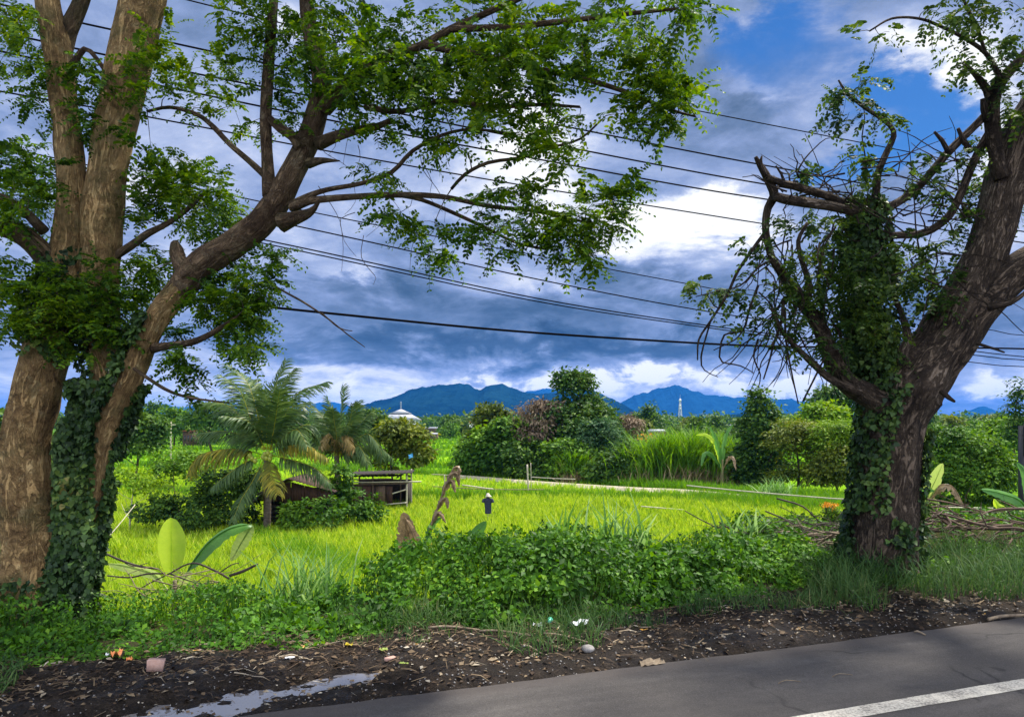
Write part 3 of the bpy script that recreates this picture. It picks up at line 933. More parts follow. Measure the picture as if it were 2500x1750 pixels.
def simple_trunk(mb, base, top, r0, r1, rng, limbs=5, spread=1.0, sides=7):
    base, top = np.array(base, float), np.array(top, float)
    L = np.linalg.norm(top - base)
    mid = (base + top) / 2 + rng.normal(size=3) * np.array([0.05, 0.05, 0]) * L
    P, R = smooth_path([base, mid, top], [r0, (r0 + r1) / 2, r1], L / 8)
    tube(mb, P, R, sides, rough=0.2, seed=int(rng.integers(99)))
    for k_ in range(limbs):
        t = 0.35 + 0.6 * (k_ + 1) / limbs
        j = min(len(P) - 1, int(t * (len(P) - 1)))
        a = rng.uniform(0, 6.28)
        tip = P[j] + np.array([math.cos(a), math.sin(a), 0.75]) * spread * (0.7 + 0.5 * rng.random())
        Q_, RR = smooth_path([P[j], (P[j] + tip) / 2 + np.array([0, 0, -0.08 * spread]), tip], [R[j] * 0.6, R[j] * 0.4, R[j] * 0.15], spread / 4)
        tube(mb, Q_, RR, 5, cap=False)


def make_tree(name, label, cat, base_px, blobs_px, Y, mat, n_cl, per=14, csize=0.45, leaf=0.28, seed=1, trunk_r=0.12, group=None, bark='bark_dark', gap=0.30, up=0.45,
              wide=1.0, limbs=5, extra=None, trunk_top=None, spread=1.0, droop=0.25, tmpl=(LEAF_V, LEAF_Q), flat=0.55):
    rng = np.random.default_rng(seed)
    bx = (base_px - CX) / F * Y
    bz = float(gz(bx, Y)) - 0.1
    base = np.array([bx, Y, bz])
    root = empty(name, base)
    blobs = [pxblob(b[0], b[1], b[2], b[3], Y, None, (b[4] if len(b) > 4 else 0)) for b in blobs_px]
    mt = MB()
    b0 = blobs[0]
    top = np.array([b0[0], b0[1], b0[2]]) if trunk_top is None else W(trunk_top[0], trunk_top[1], Y)
    simple_trunk(mt, base - base, top - base, trunk_r, trunk_r * 0.35, rng, limbs, spread)
    mt.build('trunk', M[bark], root, smooth=True)
    mc = MB()
    bl = [(b[0] - base[0], b[1] - base[1], b[2] - base[2], b[3], b[4], b[5]) for b in blobs]
    crown(mc, bl, n_cl, per, csize, leaf, rng, 0, up, tmpl, gap, wide, droop, flat)
    mc.build('crown', M[mat], root)
    if extra:
        for (nm, ebl, emat, en, eleaf, etw) in extra:
            me_ = MB()
            eb = [pxblob(b[0], b[1], b[2], b[3], Y, None, (b[4] if len(b) > 4 else 0)) for b in ebl]
            eb = [(b[0] - base[0], b[1] - base[1], b[2] - base[2], b[3], b[4], b[5]) for b in eb]
            crown(me_, eb, en, per, csize, eleaf, rng, 0, 0.2, tmpl, gap, etw, 0.8)
            me_.build(nm, M[emat], root)
    tag(root, label, cat, group)
    return root


# ------------------------------------------------------------------ rice and grass
def blades(mb, P, h, w, rng, lean=0.35, tmpl=(BLADE_V, BLADE_Q, BLADE_T), mat=0, bias=(0, 0, 0)):
    n = len(P)
    a = rng.uniform(0, 2 * np.pi, n)
    l_ = np.abs(rng.normal(0, lean, n))
    D = np.stack([np.cos(a) * l_, np.sin(a) * l_, np.ones(n)], -1) + np.asarray(bias)
    b = rng.uniform(0, 2 * np.pi, n)
    N = np.stack([np.cos(a), np.sin(a), np.full(n, 0.15)], -1) * -1 + np.stack([np.cos(b), np.sin(b), 0 * b], -1) * 0.6
    mb.inst(tmpl[0], tmpl[1], tmpl[2], P, D, N, h, mat, w)


rng = np.random.default_rng(7)


def in_field(X, Y):
    """paddies between the embankment and the footpath"""
    d = RN[0] * X + RN[1] * Y
    px = CX + X / Y * F
    path_y = np.interp(px, [-900, 600, 900, 1030, 1185, 1400, 1540, 1700, 1900, 2296, 3000], [82, 80, 72, 67.5, 61.5, 55.5, 53, 48.5, 44.5, 38, 32])
    return (d > 15.2) & (Y < path_y) & (px > 60) & (px < 2420)


def bund_y(px):
    """depth of the grassy bund that crosses the paddies"""
    return np.interp(px, [0, 500, 930, 1200, 1500, 1760, 2300], [60, 52, 50.5, 52.0, 50.0, 45, 38])


def scatter_field(n, y0, y1, hrange, wrange, clump=5):
    Y = np.exp(rng.uniform(np.log(y0), np.log(y1), n))
    px = rng.uniform(40, 2420, n)
    X = (px - CX) / F * Y
    ok = in_field(X, Y)
    X, Y, px = X[ok], Y[ok], px[ok]
    by = bund_y(px)
    ok = np.abs(Y - by) > 0.8
    X, Y = X[ok], Y[ok]
    X = np.repeat(X, clump) + rng.normal(0, 0.07, len(X) * clump)
    Y = np.repeat(Y, clump) + rng.normal(0, 0.07, len(Y) * clump)
    q = np.stack([X * 0.35, Y * 0.35, X * 0], -1)
    h = rng.uniform(*hrange, len(X)) * (0.78 + 0.44 * vn(q, 3)) * np.repeat(rng.uniform(0.75, 1.2, len(X) // clump), clump)
    P = np.stack([X, Y, gz(X, Y) - 0.02], -1)
    return P, h, rng.uniform(*wrange, len(X))


mb = MB()
P, h, w = scatter_field(9500, 17, 31, (0.34, 0.62), (0.014, 0.028), 13)
blades(mb, P, h, w, rng, 0.24)
P, h, w = scatter_field(10500, 29, 48, (0.36, 0.66), (0.026, 0.044), 11)
blades(mb, P, h, w, rng, 0.24)
P, h, w = scatter_field(10000, 45, 80, (0.38, 0.64), (0.036, 0.060), 8)
blades(mb, P, h, w, rng, 0.26)
tag(mb.build('rice', M['rice']), 'bright lime green rice plants filling the flat paddies', 'rice', kind='stuff')

# taller darker grass on the bunds and along the path
mb = MB()
px = rng.uniform(100, 2300, 9000)
Y = bund_y(px) + rng.normal(0, 0.55, len(px))
X = (px - CX) / F * Y
okb = (RN[0] * X + RN[1] * Y > 15) & in_field(X, Y)
X, Y = X[okb], Y[okb]
blades(mb, np.stack([X, Y, gz(X, Y)], -1), rng.uniform(0.5, 0.95, len(X)), rng.uniform(0.03, 0.06, len(X)), rng, 0.3)
# grass bank behind the path, below the trees
n = 16000
t = rng.random(n)
px = 560 + t * 1780
pyv = np.interp(px, [560, 900, 1030, 1185, 1400, 1540, 1700, 1900, 2296], [80, 75, 71, 65, 59, 56, 51.5, 47, 41])
Y = pyv + np.abs(rng.normal(0, 1.7, n)) + 0.3
X = (px - CX) / F * Y
blades(mb, np.stack([X, Y, gz(X, Y)], -1), rng.uniform(0.35, 0.85, n) * (0.6 + 0.8 * vn(np.stack([X * .4, Y * .4, X * 0], -1), 2)), rng.uniform(0.04, 0.09, n), rng, 0.4)
# knot of grass where the path ends, and the bund running left of the hedge
for (x0, x1, Y0, sp, hh, nn_) in ((1540, 1900, 49, 1.3, (0.4, 1.0), 4500), (560, 820, 33, 1.2, (0.4, 0.75), 3500)):
    px = rng.uniform(x0, x1, nn_)
    Y = Y0 - (px - x0) / (x1 - x0) * (4 if x0 > 1000 else 8) + rng.normal(0, sp, nn_)
    X = (px - CX) / F * Y
    blades(mb, np.stack([X, Y, gz(X, Y)], -1), rng.uniform(*hh, nn_), rng.uniform(0.02, 0.05, nn_), rng, 0.45)
tag(mb.build('bund_grass', M['bund_grass']), 'darker green grass on the field bunds and footpath edges', 'grass', kind='stuff')

# terrace edges and grass tufts on the plain farther off
mb = MB()
for k_ in range(10):
    Yk = 86 + k_ * 26.0
    n = 2600
    X = rng.uniform(-0.62, 0.62, n) * Yk
    Y = Yk + rng.normal(0, 0.5, n) + 2.0 * np.sin(X * 0.08 + k_)
    P = np.stack([X, Y, gz(X, Y)], -1)
    blades(mb, P, rng.uniform(0.5, 1.1, n), rng.uniform(0.15, 0.35, n), rng, 0.4)
n = 26000
Y = np.exp(rng.uniform(np.log(78), np.log(330), n))
X = rng.uniform(-0.62, 0.62, n) * Y
blades(mb, np.stack([X, Y, gz(X, Y)], -1), rng.uniform(0.3, 0.6, n), rng.uniform(0.1, 0.3, n) * Y / 120, rng, 0.4)
tag(mb.build('far_paddy_grass', M['bund_grass']), 'green grass and rice on the terraces of the far plain', 'grass', kind='stuff')

# ------------------------------------------------------------------ trees and shrubs behind the footpath
make_tree('broadleaf_tree', 'tall dark green tree with a pointed dome crown behind the footpath', 'tree', 1290,
          [(1285, 880, 42, 42), (1255, 930, 40, 34, 1), (1322, 925, 44, 38), (1290, 950, 70, 45, -1), (1345, 955, 40, 38, -1.5), (1285, 1000, 80, 45, 1), (1270, 852, 24, 22), (1305, 855, 20, 20), (1365, 985, 36, 40, -1)],
          70, 'tree_dark', 950, 16, 0.50, 0.40, 3, 0.22, limbs=7, spread=2.0, up=0.6)
make_tree('dry_leaved_tree', 'tree with drooping withered brown leaves leaning against the tall dark tree', 'tree', 1205,
          [(1195, 925, 32, 24), (1172, 935, 16, 24), (1225, 912, 26, 20), (1240, 935, 26, 26), (1215, 958, 34, 22), (1190, 985, 40, 30)], 68.5, 'tree_brown', 300, 14, 0.42, 0.42, 4, 0.10, bark='dry_twig', gap=0.36, up=0.1, droop=1.4, wide=0.55, limbs=8, spread=1.6)
make_tree('dry_leaved_tree', 'withered brown leafed tree at the right shoulder of the tall dark tree', 'tree', 1400,
          [(1408, 950, 20, 20), (1425, 955, 12, 20), (1395, 965, 24, 26)], 71, 'tree_brown', 110, 14, 0.38, 0.4, 5, 0.08, bark='dry_twig', gap=0.34, up=0.1, droop=1.4, wide=0.55)
make_tree('feathery_tree', 'feathery blue green young tree standing in front of the tall dark tree', 'tree', 1350,
          [(1345, 965, 40, 26), (1335, 990, 55, 28), (1365, 1005, 45, 30), (1340, 1020, 50, 30), (1385, 1040, 34, 30)], 66, 'tree_blue', 420, 16, 0.5, 0.36, 6, 0.08, gap=0.34, up=0.9, wide=0.45, flat=0.25)
make_tree('broadleaf_tree', 'slim tree with yellow brown top left of the withered tree', 'tree', 1100,
          [(1102, 925, 34, 18), (1085, 945, 26, 22), (1120, 945, 30, 24), (1090, 975, 40, 30), (1070, 1000, 34, 30)], 73, 'tree_olive', 380, 14, 0.45, 0.36, 7, 0.10, gap=0.34)
make_tree('leafy_shrub', 'bright green broad leaved shrub left of the withered brown tree', 'shrub', 1130,
          [(1140, 968, 40, 28), (1110, 990, 46, 34), (1165, 990, 40, 34), (1135, 1010, 60, 30)], 69, 'tree_mid', 420, 14, 0.5, 0.48, 8, 0.08, gap=0.30, up=0.7)
make_tree('leafy_shrub', 'dark spreading shrub at the left end of the footpath thicket', 'shrub', 1060,
          [(1055, 1020, 34, 34), (1085, 1030, 50, 36), (1045, 1042, 26, 24), (1120, 1035, 50, 34)], 70, 'tree_mid', 420, 14, 0.45, 0.36, 9, 0.07, gap=0.30)
make_tree('leafy_shrub', 'dark thicket shrub directly below the withered brown tree', 'shrub', 1190,
          [(1180, 1030, 56, 40), (1220, 1035, 50, 36), (1200, 1058, 60, 18)], 67, 'tree_dark', 460, 14, 0.45, 0.34, 10, 0.07, gap=0.28)
make_tree('leafy_shrub', 'mid green shrub with pale dry stems under the tall dark tree', 'shrub', 1275,
          [(1265, 1020, 40, 34), (1295, 1030, 46, 34), (1265, 1055, 50, 20), (1310, 1058, 44, 16)], 65, 'tree_mid', 420, 14, 0.42, 0.36, 11, 0.07, gap=0.28)
make_tree('leafy_shrub', 'very dark round shrub under the feathery tree', 'shrub', 1385,
          [(1375, 1050, 46, 32), (1405, 1040, 30, 36), (1350, 1062, 40, 16)], 62, 'tree_dark', 330, 14, 0.42, 0.34, 12, 0.07, gap=0.28)
make_tree('conical_tree', 'narrow pointed dark tree right of the tall grass thicket', 'tree', 1705,
          [(1702, 895, 18, 26), (1705, 925, 32, 30), (1700, 960, 44, 36), (1712, 1000, 48, 40), (1690, 1035, 52, 34), (1722, 1050, 44, 26), (1690, 1068, 50, 18), (1660, 1040, 30, 36)], 60, 'tree_dark', 700, 15, 0.42, 0.34, 13, 0.14, gap=0.30, up=0.55)
make_tree('flat_topped_tree', 'olive green flat topped bush right beside the narrow pointed tree', 'tree', 1790,
          [(1775, 965, 50, 24), (1815, 975, 56, 26), (1770, 1000, 52, 30), (1820, 1005, 50, 34), (1845, 1040, 44, 34), (1790, 985, 70, 24), (1830, 1065, 50, 24), (1750, 1070, 26, 20), (1795, 1038, 44, 34)], 56, 'tree_olive', 640, 15, 0.42, 0.32, 14, 0.12, gap=0.33, up=0.95, wide=0.6, flat=0.3)
make_tree('feathery_tree', 'yellow green feathery tree beside the ivy covered trunk', 'tree', 1880,
          [(1870, 962, 44, 20), (1900, 975, 36, 22), (1865, 990, 46, 24), (1900, 1010, 34, 34)], 54, 'tree_lime', 360, 15, 0.42, 0.32, 15, 0.09, gap=0.34, up=1.0, wide=0.5, flat=0.3)
make_tree('leafy_shrub', 'dark brown green shrub below the yellow green feathery tree', 'shrub', 1880,
          [(1880, 1040, 46, 36), (1850, 1060, 40, 22), (1910, 1060, 40, 26)], 53, 'tree_olive', 320, 14, 0.42, 0.32, 16, 0.07, gap=0.28)
make_tree('broadleaf_tree', 'rounded yellow green tree rising behind the flat topped bush', 'tree', 1850,
          [(1840, 930, 38, 24), (1870, 940, 32, 24), (1810, 950, 40, 20)], 78, 'tree_lime', 240, 14, 0.6, 0.5, 17, 0.12, gap=0.30)
make_tree('broadleaf_tree', 'grey green tree with rounded crown just left of the ivy trunk, far back', 'tree', 1880,
          [(1870, 890, 40, 22), (1900, 885, 34, 24), (1850, 905, 40, 18), (1905, 910, 40, 24)], 96, 'tree_dark', 330, 14, 0.7, 0.5, 18, 0.16, gap=0.32)
make_tree('broadleaf_tree', 'large dark green bush right of the ivy trunk behind the banana plants', 'tree', 2170,
          [(2170, 1010, 74, 44), (2120, 1030, 56, 46), (2220, 1040, 46, 46), (2170, 1070, 90, 50), (2130, 985, 40, 26), (2110, 1090, 50, 40), (2230, 1090, 50, 40)], 44, 'tree_mid', 1100, 14, 0.34, 0.24, 19, 0.10, gap=0.28)
make_tree('broadleaf_tree', 'tall sparse tree with layered branches at the right edge', 'tree', 2285,
          [(2285, 865, 18, 16), (2290, 890, 22, 12), (2280, 915, 24, 12), (2292, 945, 28, 16), (2285, 980, 34, 24)], 62, 'tree_dark', 260, 12, 0.38, 0.30, 20, 0.10, gap=0.36, up=0.9, flat=0.3)
make_tree('broadleaf_tree', 'misty green tree behind the dark bush on the right', 'tree', 2260,
          [(2250, 975, 46, 34), (2280, 990, 40, 40), (2225, 985, 36, 26)], 72, 'tree_mid', 280, 14, 0.55, 0.42, 21, 0.10, gap=0.3)

# left and centre of the plain
make_tree('broadleaf_tree', 'small tree with big yellow green leaves behind the open shed', 'tree', 892,
          [(885, 970, 40, 26), (920, 985, 44, 34), (870, 1000, 40, 32), (935, 1020, 36, 30), (890, 1035, 50, 26), (905, 960, 34, 20)], 50, 'tree_olive', 420, 13, 0.34, 0.30, 22, 0.09, gap=0.34, up=0.5)
make_tree('broadleaf_tree', 'dark rounded tree behind the smaller palm', 'tree', 830,
          [(832, 940, 30, 22), (815, 960, 34, 24), (850, 955, 26, 22)], 92, 'tree_dark', 240, 14, 0.55, 0.42, 23, 0.12)
make_tree('broadleaf_tree', 'dark green tree left of the plain close behind the leaning trunk', 'tree', 300,
          [(300, 965, 46, 34), (330, 980, 34, 30), (280, 995, 44, 30), (310, 1000, 50, 20), (345, 955, 30, 18)], 62, 'tree_dark', 480, 14, 0.45, 0.36, 24, 0.12)
make_tree('broadleaf_tree', 'light green rounded tree far off left of the palms', 'tree', 390,
          [(390, 935, 30, 18), (375, 955, 40, 20), (410, 955, 36, 18)], 150, 'tree_mid', 240, 14, 0.9, 0.7, 25, 0.2)
make_tree('broadleaf_tree', 'dark grey green tree just behind the big coconut palm', 'tree', 480,
          [(485, 930, 44, 24), (460, 948, 40, 20), (515, 945, 40, 22)], 110, 'tree_dark', 280, 14, 0.75, 0.6, 26, 0.18)
make_tree('broadleaf_tree', 'green tree at the far left behind the thick leaning trunk', 'tree', 20,
          [(30, 990, 90, 70), (-10, 1060, 80, 70), (60, 1040, 80, 60)], 45, 'tree_dark', 380, 13, 0.4, 0.36, 27, 0.14)
SHR = 'shrubs round the coconut palm'
make_tree('leafy_shrub', 'loose pale green shrub left of the big coconut palm', 'shrub', 405,
          [(390, 1030, 46, 24), (430, 1045, 46, 30), (370, 1060, 44, 22), (440, 1075, 36, 24)], 42, 'tree_mid', 330, 11, 0.34, 0.20, 28, 0.04, SHR, gap=0.40, bark='dry_twig', limbs=10, spread=1.0)
make_tree('leafy_shrub', 'thin shrub with bare forked white branches standing in tall grass', 'shrub', 290,
          [(300, 1080, 50, 20), (340, 1095, 44, 20), (270, 1060, 44, 20)], 34, 'tree_lime', 150, 10, 0.26, 0.16, 29, 0.05, SHR, gap=0.42, bark='bamboo', limbs=9, spread=1.0, trunk_top=(300, 1090))
make_tree('leafy_shrub', 'dense dark shrub filling the left side of the closed shed', 'shrub', 500,
          [(490, 1095, 48, 42), (530, 1110, 46, 46), (470, 1130, 44, 40), (520, 1150, 56, 36), (555, 1090, 30, 34)], 36, 'tree_dark', 720, 13, 0.26, 0.19, 30, 0.06, SHR, gap=0.36)
make_tree('leafy_shrub', 'low dark grassy shrub left of the sheds in the paddy', 'shrub', 420,
          [(400, 1140, 60, 26), (340, 1140, 50, 22), (440, 1165, 46, 28)], 34, 'tree_dark', 420, 13, 0.24, 0.18, 31, 0.04, SHR, gap=0.38)
make_tree('leafy_shrub', 'row of glossy green bushes growing along the front of the closed shed', 'shrub', 700,
          [(650, 1150, 26, 18), (690, 1142, 40, 18), (740, 1140, 44, 22), (665, 1176, 34, 14), (720, 1165, 40, 14)], 34.5, 'tree_mid', 250, 12, 0.22, 0.21, 32, 0.04, SHR, gap=0.40, up=0.6)
make_tree('leafy_shrub', 'bright green leafy bush between the two sheds', 'shrub', 800,
          [(790, 1130, 44, 32), (830, 1140, 32, 26), (765, 1110, 30, 30), (770, 1150, 60, 20), (765, 1070, 18, 26)], 37, 'tree_mid', 460, 13, 0.24, 0.21, 33, 0.04, SHR, gap=0.36, up=0.6)

# ------------------------------------------------------------------ trees far off on the plain: four kinds, copied
protos = []
for k_, (mt_, hgt, wd, sd) in enumerate((('tree_dark', 6.5, 3.4, 71), ('tree_mid', 5.0, 3.2, 72), ('tree_olive', 5.6, 2.4, 73), ('tree_dark', 8.5, 2.6, 74))):
    rg = np.random.default_rng(sd)
    nm, lab = (('far_tree', 'broad dark tree in the far line of trees across the plain'), ('far_tree', 'low light green tree in the far line of trees across the plain'),
               ('far_tree', 'small yellowish tree in the far line of trees across the plain'), ('far_tree', 'tall narrow dark tree in the far line of trees across the plain'))[k_]
    root = empty(nm, (0, 0, 0))
    mt = MB()
    simple_trunk(mt, (0, 0, -0.2), (0, 0, hgt * 0.55), 0.22, 0.1, rg, 4, wd * 0.5, 5)
    mt.build('trunk', M['bark_dark'], root)
    mc = MB()
    bl = [(rg.normal(0, wd * .35), rg.normal(0, wd * .3), hgt * (0.35 + 0.5 * q_ / 6.0), wd * rg.uniform(.5, .75) * (1.05 - 0.5 * q_ / 6.0), wd * .55, hgt * .2) for q_ in range(7)]
    crown(mc, bl, 130, 10, 0.9, 0.85, rg, 0, 0.5, gap=0.2)
    mc.build('crown', M[mt_], root)
    tag(root, lab, 'tree', 'far line of trees')
    protos.append([root, False])
rg = np.random.default_rng(5)
spots = [(float(rg.uniform(240, 2320)), float(rg.uniform(100, 165))) for k_ in range(60)]
for k_ in range(96):
    Yk = rg.choice([190, 230, 270, 320, 370]) * rg.uniform(0.92, 1.08)
    spots.append((rg.uniform(235, 2330), Yk))
spots += [(1010, 215), (1040, 225), (1445, 170), (1470, 200), (1545, 240), (1560, 260), (1610, 180), (1430, 190), (2110, 150), (2140, 170), (2180, 180), (2090, 190), (355, 170), (430, 160), (245, 120), (700, 150), (740, 170)]
for (px_, Yk) in spots:
    if 845 < px_ < 955 and Yk > 140:
        continue
    if 945 < px_ < 1040 and Yk < 205 or 255 < px_ < 430 and 100 < Yk < 135:
        continue
    kk = int(rg.integers(4))
    X_ = (px_ - CX) / F * Yk
    z_ = float(gz(X_, Yk))
    s_ = rg.uniform(0.75, 1.15) * (0.62 if Yk < 168 else 1.0)
    if not protos[kk][1]:
        r_ = protos[kk][0]
        r_.location = (X_, Yk, z_)
        r_.scale = (s_, s_, s_)
        protos[kk][1] = True
    else:
        copy_thing(protos[kk][0], (X_, Yk, z_), rg.uniform(0, 6.28), s_)
# the wood beyond them reads as one mass
mb = MB()
rgw = np.random.default_rng(77)
n = 700
Yw = np.exp(rgw.uniform(np.log(380), np.log(1300), n))
Xw = rgw.uniform(-0.75, 0.75, n) * Yw
bl = np.stack([Xw, Yw, np.full(n, -1.0) + rgw.uniform(0, 2.0, n), rgw.uniform(5, 11, n), rgw.uniform(4, 6, n), rgw.uniform(3.0, 6.5, n)], -1)
crown(mb, bl, 9000, 8, 2.4, 2.6, rgw, 0, 0.5, gap=0.2)
tag(mb.build('far_wood', M['tree_dark']), 'distant dark green wood below the mountains', 'wood', kind='stuff')

# ------------------------------------------------------------------ the two roadside trees: traced stems, grown twigs, feathered leaves
def limb(mb, lst, Y0, Y1, sides=12, rough=0.10, flute=0.0, seed=0, step=0.12, skel=None, rs=1.0, mat=1):
    n = len(lst)
    t = np.linspace(0, 1, n)
    Ys = Y0 + (Y1 - Y0) * t
    P = np.array([W(p[0], p[1], y) for p, y in zip(lst, Ys)])
    R = np.array([p[2] / F * y * rs for p, y in zip(lst, Ys)])
    Ps, Rs = smooth_path(P, R, step)
    tube(mb, Ps, Rs, sides, rough=rough, flute=flute, seed=seed, mat=mat)
    if skel is not None:
        skel.append(np.hstack([Ps, Rs[:, None]]))
    return Ps, Rs


def grow(mt, skel, C, rng, r0=0.007, wig=0.10, maxd=3.5):
    """joins every clump centre to the nearest twig with a thin bent twig; returns the twig directions at the clumps"""
    S = np.vstack(skel)
    nodes = S[:, :3]
    rad = S[:, 3]
    d0 = np.array([np.min(np.linalg.norm(nodes - c, axis=1)) for c in C])
    order = np.argsort(d0)
    dirs = np.zeros_like(C)
    dirs[:] = (0, 0, -1)
    nodes_l, rad_l = [nodes], [rad]
    buf = nodes
    rbuf = rad
    for i_ in order:
        c = C[i_]
        dv = c - buf
        dist = np.linalg.norm(dv, axis=1) + np.where(rbuf > 0.02, 0.12, 0.0)
        j = int(np.argmin(dist))
        L = np.linalg.norm(dv[j])
        if L < 0.04:
            continue
        a, b = buf[j], c
        side = unit(rng.normal(size=3))
        m1 = a + (b - a) * 0.35 + side * L * wig + np.array([0, 0, 0.10 * L])
        m2 = a + (b - a) * 0.72 + side * L * wig * 0.6 + np.array([0, 0, 0.07 * L])
        P, _ = smooth_path([a, m1, m2, b], [1, 1, 1, 1], max(0.06, L / 7))
        rr = min(rbuf[j] * 0.8, r0 * (0.6 + 0.5 * L) + 0.0015)
        R = np.linspace(rr, max(0.0022, rr * 0.45), len(P))
        tube(mt, P, R, 4, cap=False)
        dirs[i_] = unit(P[-1] - P[-2])
        buf = np.vstack([buf, P[1:]])
        rbuf = np.concatenate([rbuf, R[1:]])
    return dirs


def sprays(ml, C, dirs, rng, per=4, L=(0.22, 0.40), pairs=7, leaf=(0.055, 0.085), droop=0.5, mat=0, spread=0.9, flat=0.5):
    """feathered leaves: a bent stalk with pairs of oval leaflets"""
    n = len(C) * per
    c = np.repeat(C, per, 0) + rng.normal(0, 0.03, (n, 3))
    a = rng.uniform(0, 2 * np.pi, n)
    D = np.stack([np.cos(a), np.sin(a), rng.normal(0.05, flat, n)], -1) * spread + np.repeat(dirs, per, 0) * 0.75
    D = unit(D)
    ln = rng.uniform(L[0], L[1], n)
    up = unit(np.array([0, 0, 1.0]) + rng.normal(0, 0.35, (n, 3)))
    S = unit(np.cross(D, up))
    U = np.cross(S, D)
    lf = rng.uniform(leaf[0], leaf[1], n)
    dr = droop * rng.uniform(0.4, 1.3, n)
    down = np.array([0, 0, -1.0])
    prev = c
    for k_ in range(1, pairs + 1):
        t = k_ / pairs
        p = c + D * (ln * t)[:, None] + down * (dr * ln * t * t * 0.8)[:, None]
        tan = unit(D + down * (dr * 1.6 * t)[:, None])
        sc = lf * (0.72 + 0.45 * math.sin(math.pi * min(1.0, t * 0.75 + 0.15)))
        for sgn in (1, -1):
            jit = rng.normal(0, 0.16, (n, 3))
            ld = unit(tan * 0.45 + S * sgn * 0.95 + down * 0.22 + jit)
            nn = unit(U + jit * 1.4 + rng.normal(0, 0.16, (n, 3)))
            keep = rng.random(n) > 0.07
            ml.inst(OVAL_V, OVAL_Q, None, p[keep], ld[keep], nn[keep], (sc * rng.uniform(0.8, 1.15, n))[keep], mat)
    # the stalks
    e = c + D * ln[:, None] + down * (dr * ln * 0.8)[:, None]
    mid = c + D * (ln * .5)[:, None] + down * (dr * ln * 0.2)[:, None]
    w = 0.0028
    V = np.stack([c - S * w, c + S * w, mid + S * w, mid - S * w, e + S * w * .5, e - S * w * .5], 1).reshape(-1, 3)
    o = (np.arange(n) * 6)[:, None]
    ml.add(V, np.vstack([np.array([[0, 1, 2, 3]]) + o, np.array([[3, 2, 4, 5]]) + o]), None, mat)


def clump_centres(blobs, rng):
    out = []
    for b in blobs:
        x, y, rx, ry, Y, dY, n = b
        u = rng.normal(size=(n, 3))
        u = unit(u) * (rng.random((n, 1)) ** (1 / 2.4))
        px = x + u[:, 0] * rx
        py = y + u[:, 1] * ry
        YY = Y + u[:, 2] * dY
        out.append(np.stack([(px - CX) / F * YY, YY, CAMZ - (py - HY) / F * YY], -1))
    return np.vstack(out)


def surface_leaves(ml, Ps, Rs, n, rng, test=None, leaf=(0.07, 0.13), lift=(0.01, 0.10), tmpl=(HEART_V, HEART_Q), mat=0):
    Tn, U, V = frames(Ps)
    L = np.concatenate([[0], np.cumsum(np.linalg.norm(np.diff(Ps, axis=0), axis=1))])
    s = rng.uniform(0, L[-1], n)
    j = np.clip(np.searchsorted(L, s) - 1, 0, len(Ps) - 2)
    f = ((s - L[j]) / np.maximum(L[j + 1] - L[j], 1e-6))[:, None]
    th = rng.uniform(0, 2 * np.pi, n)
    nrm = U[j] * np.cos(th)[:, None] + V[j] * np.sin(th)[:, None]
    c = Ps[j] * (1 - f) + Ps[j + 1] * f
    r = Rs[j] * (1 - f[:, 0]) + Rs[j + 1] * f[:, 0]
    P = c + nrm * (r + rng.uniform(lift[0], lift[1], n))[:, None]
    k_ = np.ones(n, bool) if test is None else test(P, nrm, c)
    P, nrm = P[k_], nrm[k_]
    m = len(P)
    D = unit(np.array([0, 0, -1.0]) + rng.normal(0, 0.75, (m, 3)) + nrm * 0.35)
    N = unit(nrm + rng.normal(0, 0.55, (m, 3)) + np.array([0, 0, 0.35]))
    ml.inst(tmpl[0], tmpl[1], None, P, D, N, rng.uniform(leaf[0], leaf[1], m), mat)


def pxy(P):
    return CX + P[:, 0] / P[:, 1] * F, HY - (P[:, 2] - CAMZ) / P[:, 1] * F


# ---- left tree
rng = np.random.default_rng(101)
TB = np.array([W(110, 1400, 8.3)[0], 8.3, 0.0])
left = empty('roadside_tree', TB)
tag(left, 'big forked tan barked roadside tree with ivied foot and leaves reaching over the field', 'tree')
mt = MB()
sk = []
A, AR = limb(mt, [(100, 1440, 110), (88, 1360, 86), (74, 1250, 64), (60, 1110, 56), (62, 980, 49), (86, 865, 51), (112, 760, 47), (136, 660, 42), (150, 560, 33), (158, 470, 29), (160, 380, 29), (150, 290, 28), (140, 200, 29), (130, 110, 30), (110, 20, 25), (95, -90, 22), (70, -260, 14), (50, -400, 6)], 8.3, 8.9, 32, 0.15, 0.16, 1, 0.07, sk, mat=0)
Cc, CR = limb(mt, [(118, 1430, 74), (148, 1320, 52), (182, 1220, 34), (212, 1120, 24), (228, 1030, 23), (246, 950, 33), (284, 860, 32), (320, 780, 26), (356, 710, 27), (402, 648, 26), (440, 606, 20)], 8.4, 8.15, 30, 0.16, 0.14, 2, 0.05, sk, mat=0)
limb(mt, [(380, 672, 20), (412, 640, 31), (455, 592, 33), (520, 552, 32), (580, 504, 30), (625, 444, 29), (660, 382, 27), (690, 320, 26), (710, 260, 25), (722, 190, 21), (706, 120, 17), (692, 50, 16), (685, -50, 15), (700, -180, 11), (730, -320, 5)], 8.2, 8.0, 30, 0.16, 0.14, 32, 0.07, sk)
Bb, BR = limb(mt, [(240, 970, 24), (244, 900, 36), (240, 820, 38), (226, 740, 40), (221, 640, 41), (226, 560, 43), (230, 470, 44), (243, 370, 42), (258, 280, 44), (278, 190, 45), (300, 100, 46), (322, 0, 46), (338, -100, 42), (372, -270, 30), (420, -440, 14)], 8.4, 9.0, 30, 0.12, 0.12, 3, 0.07, sk, mat=0)
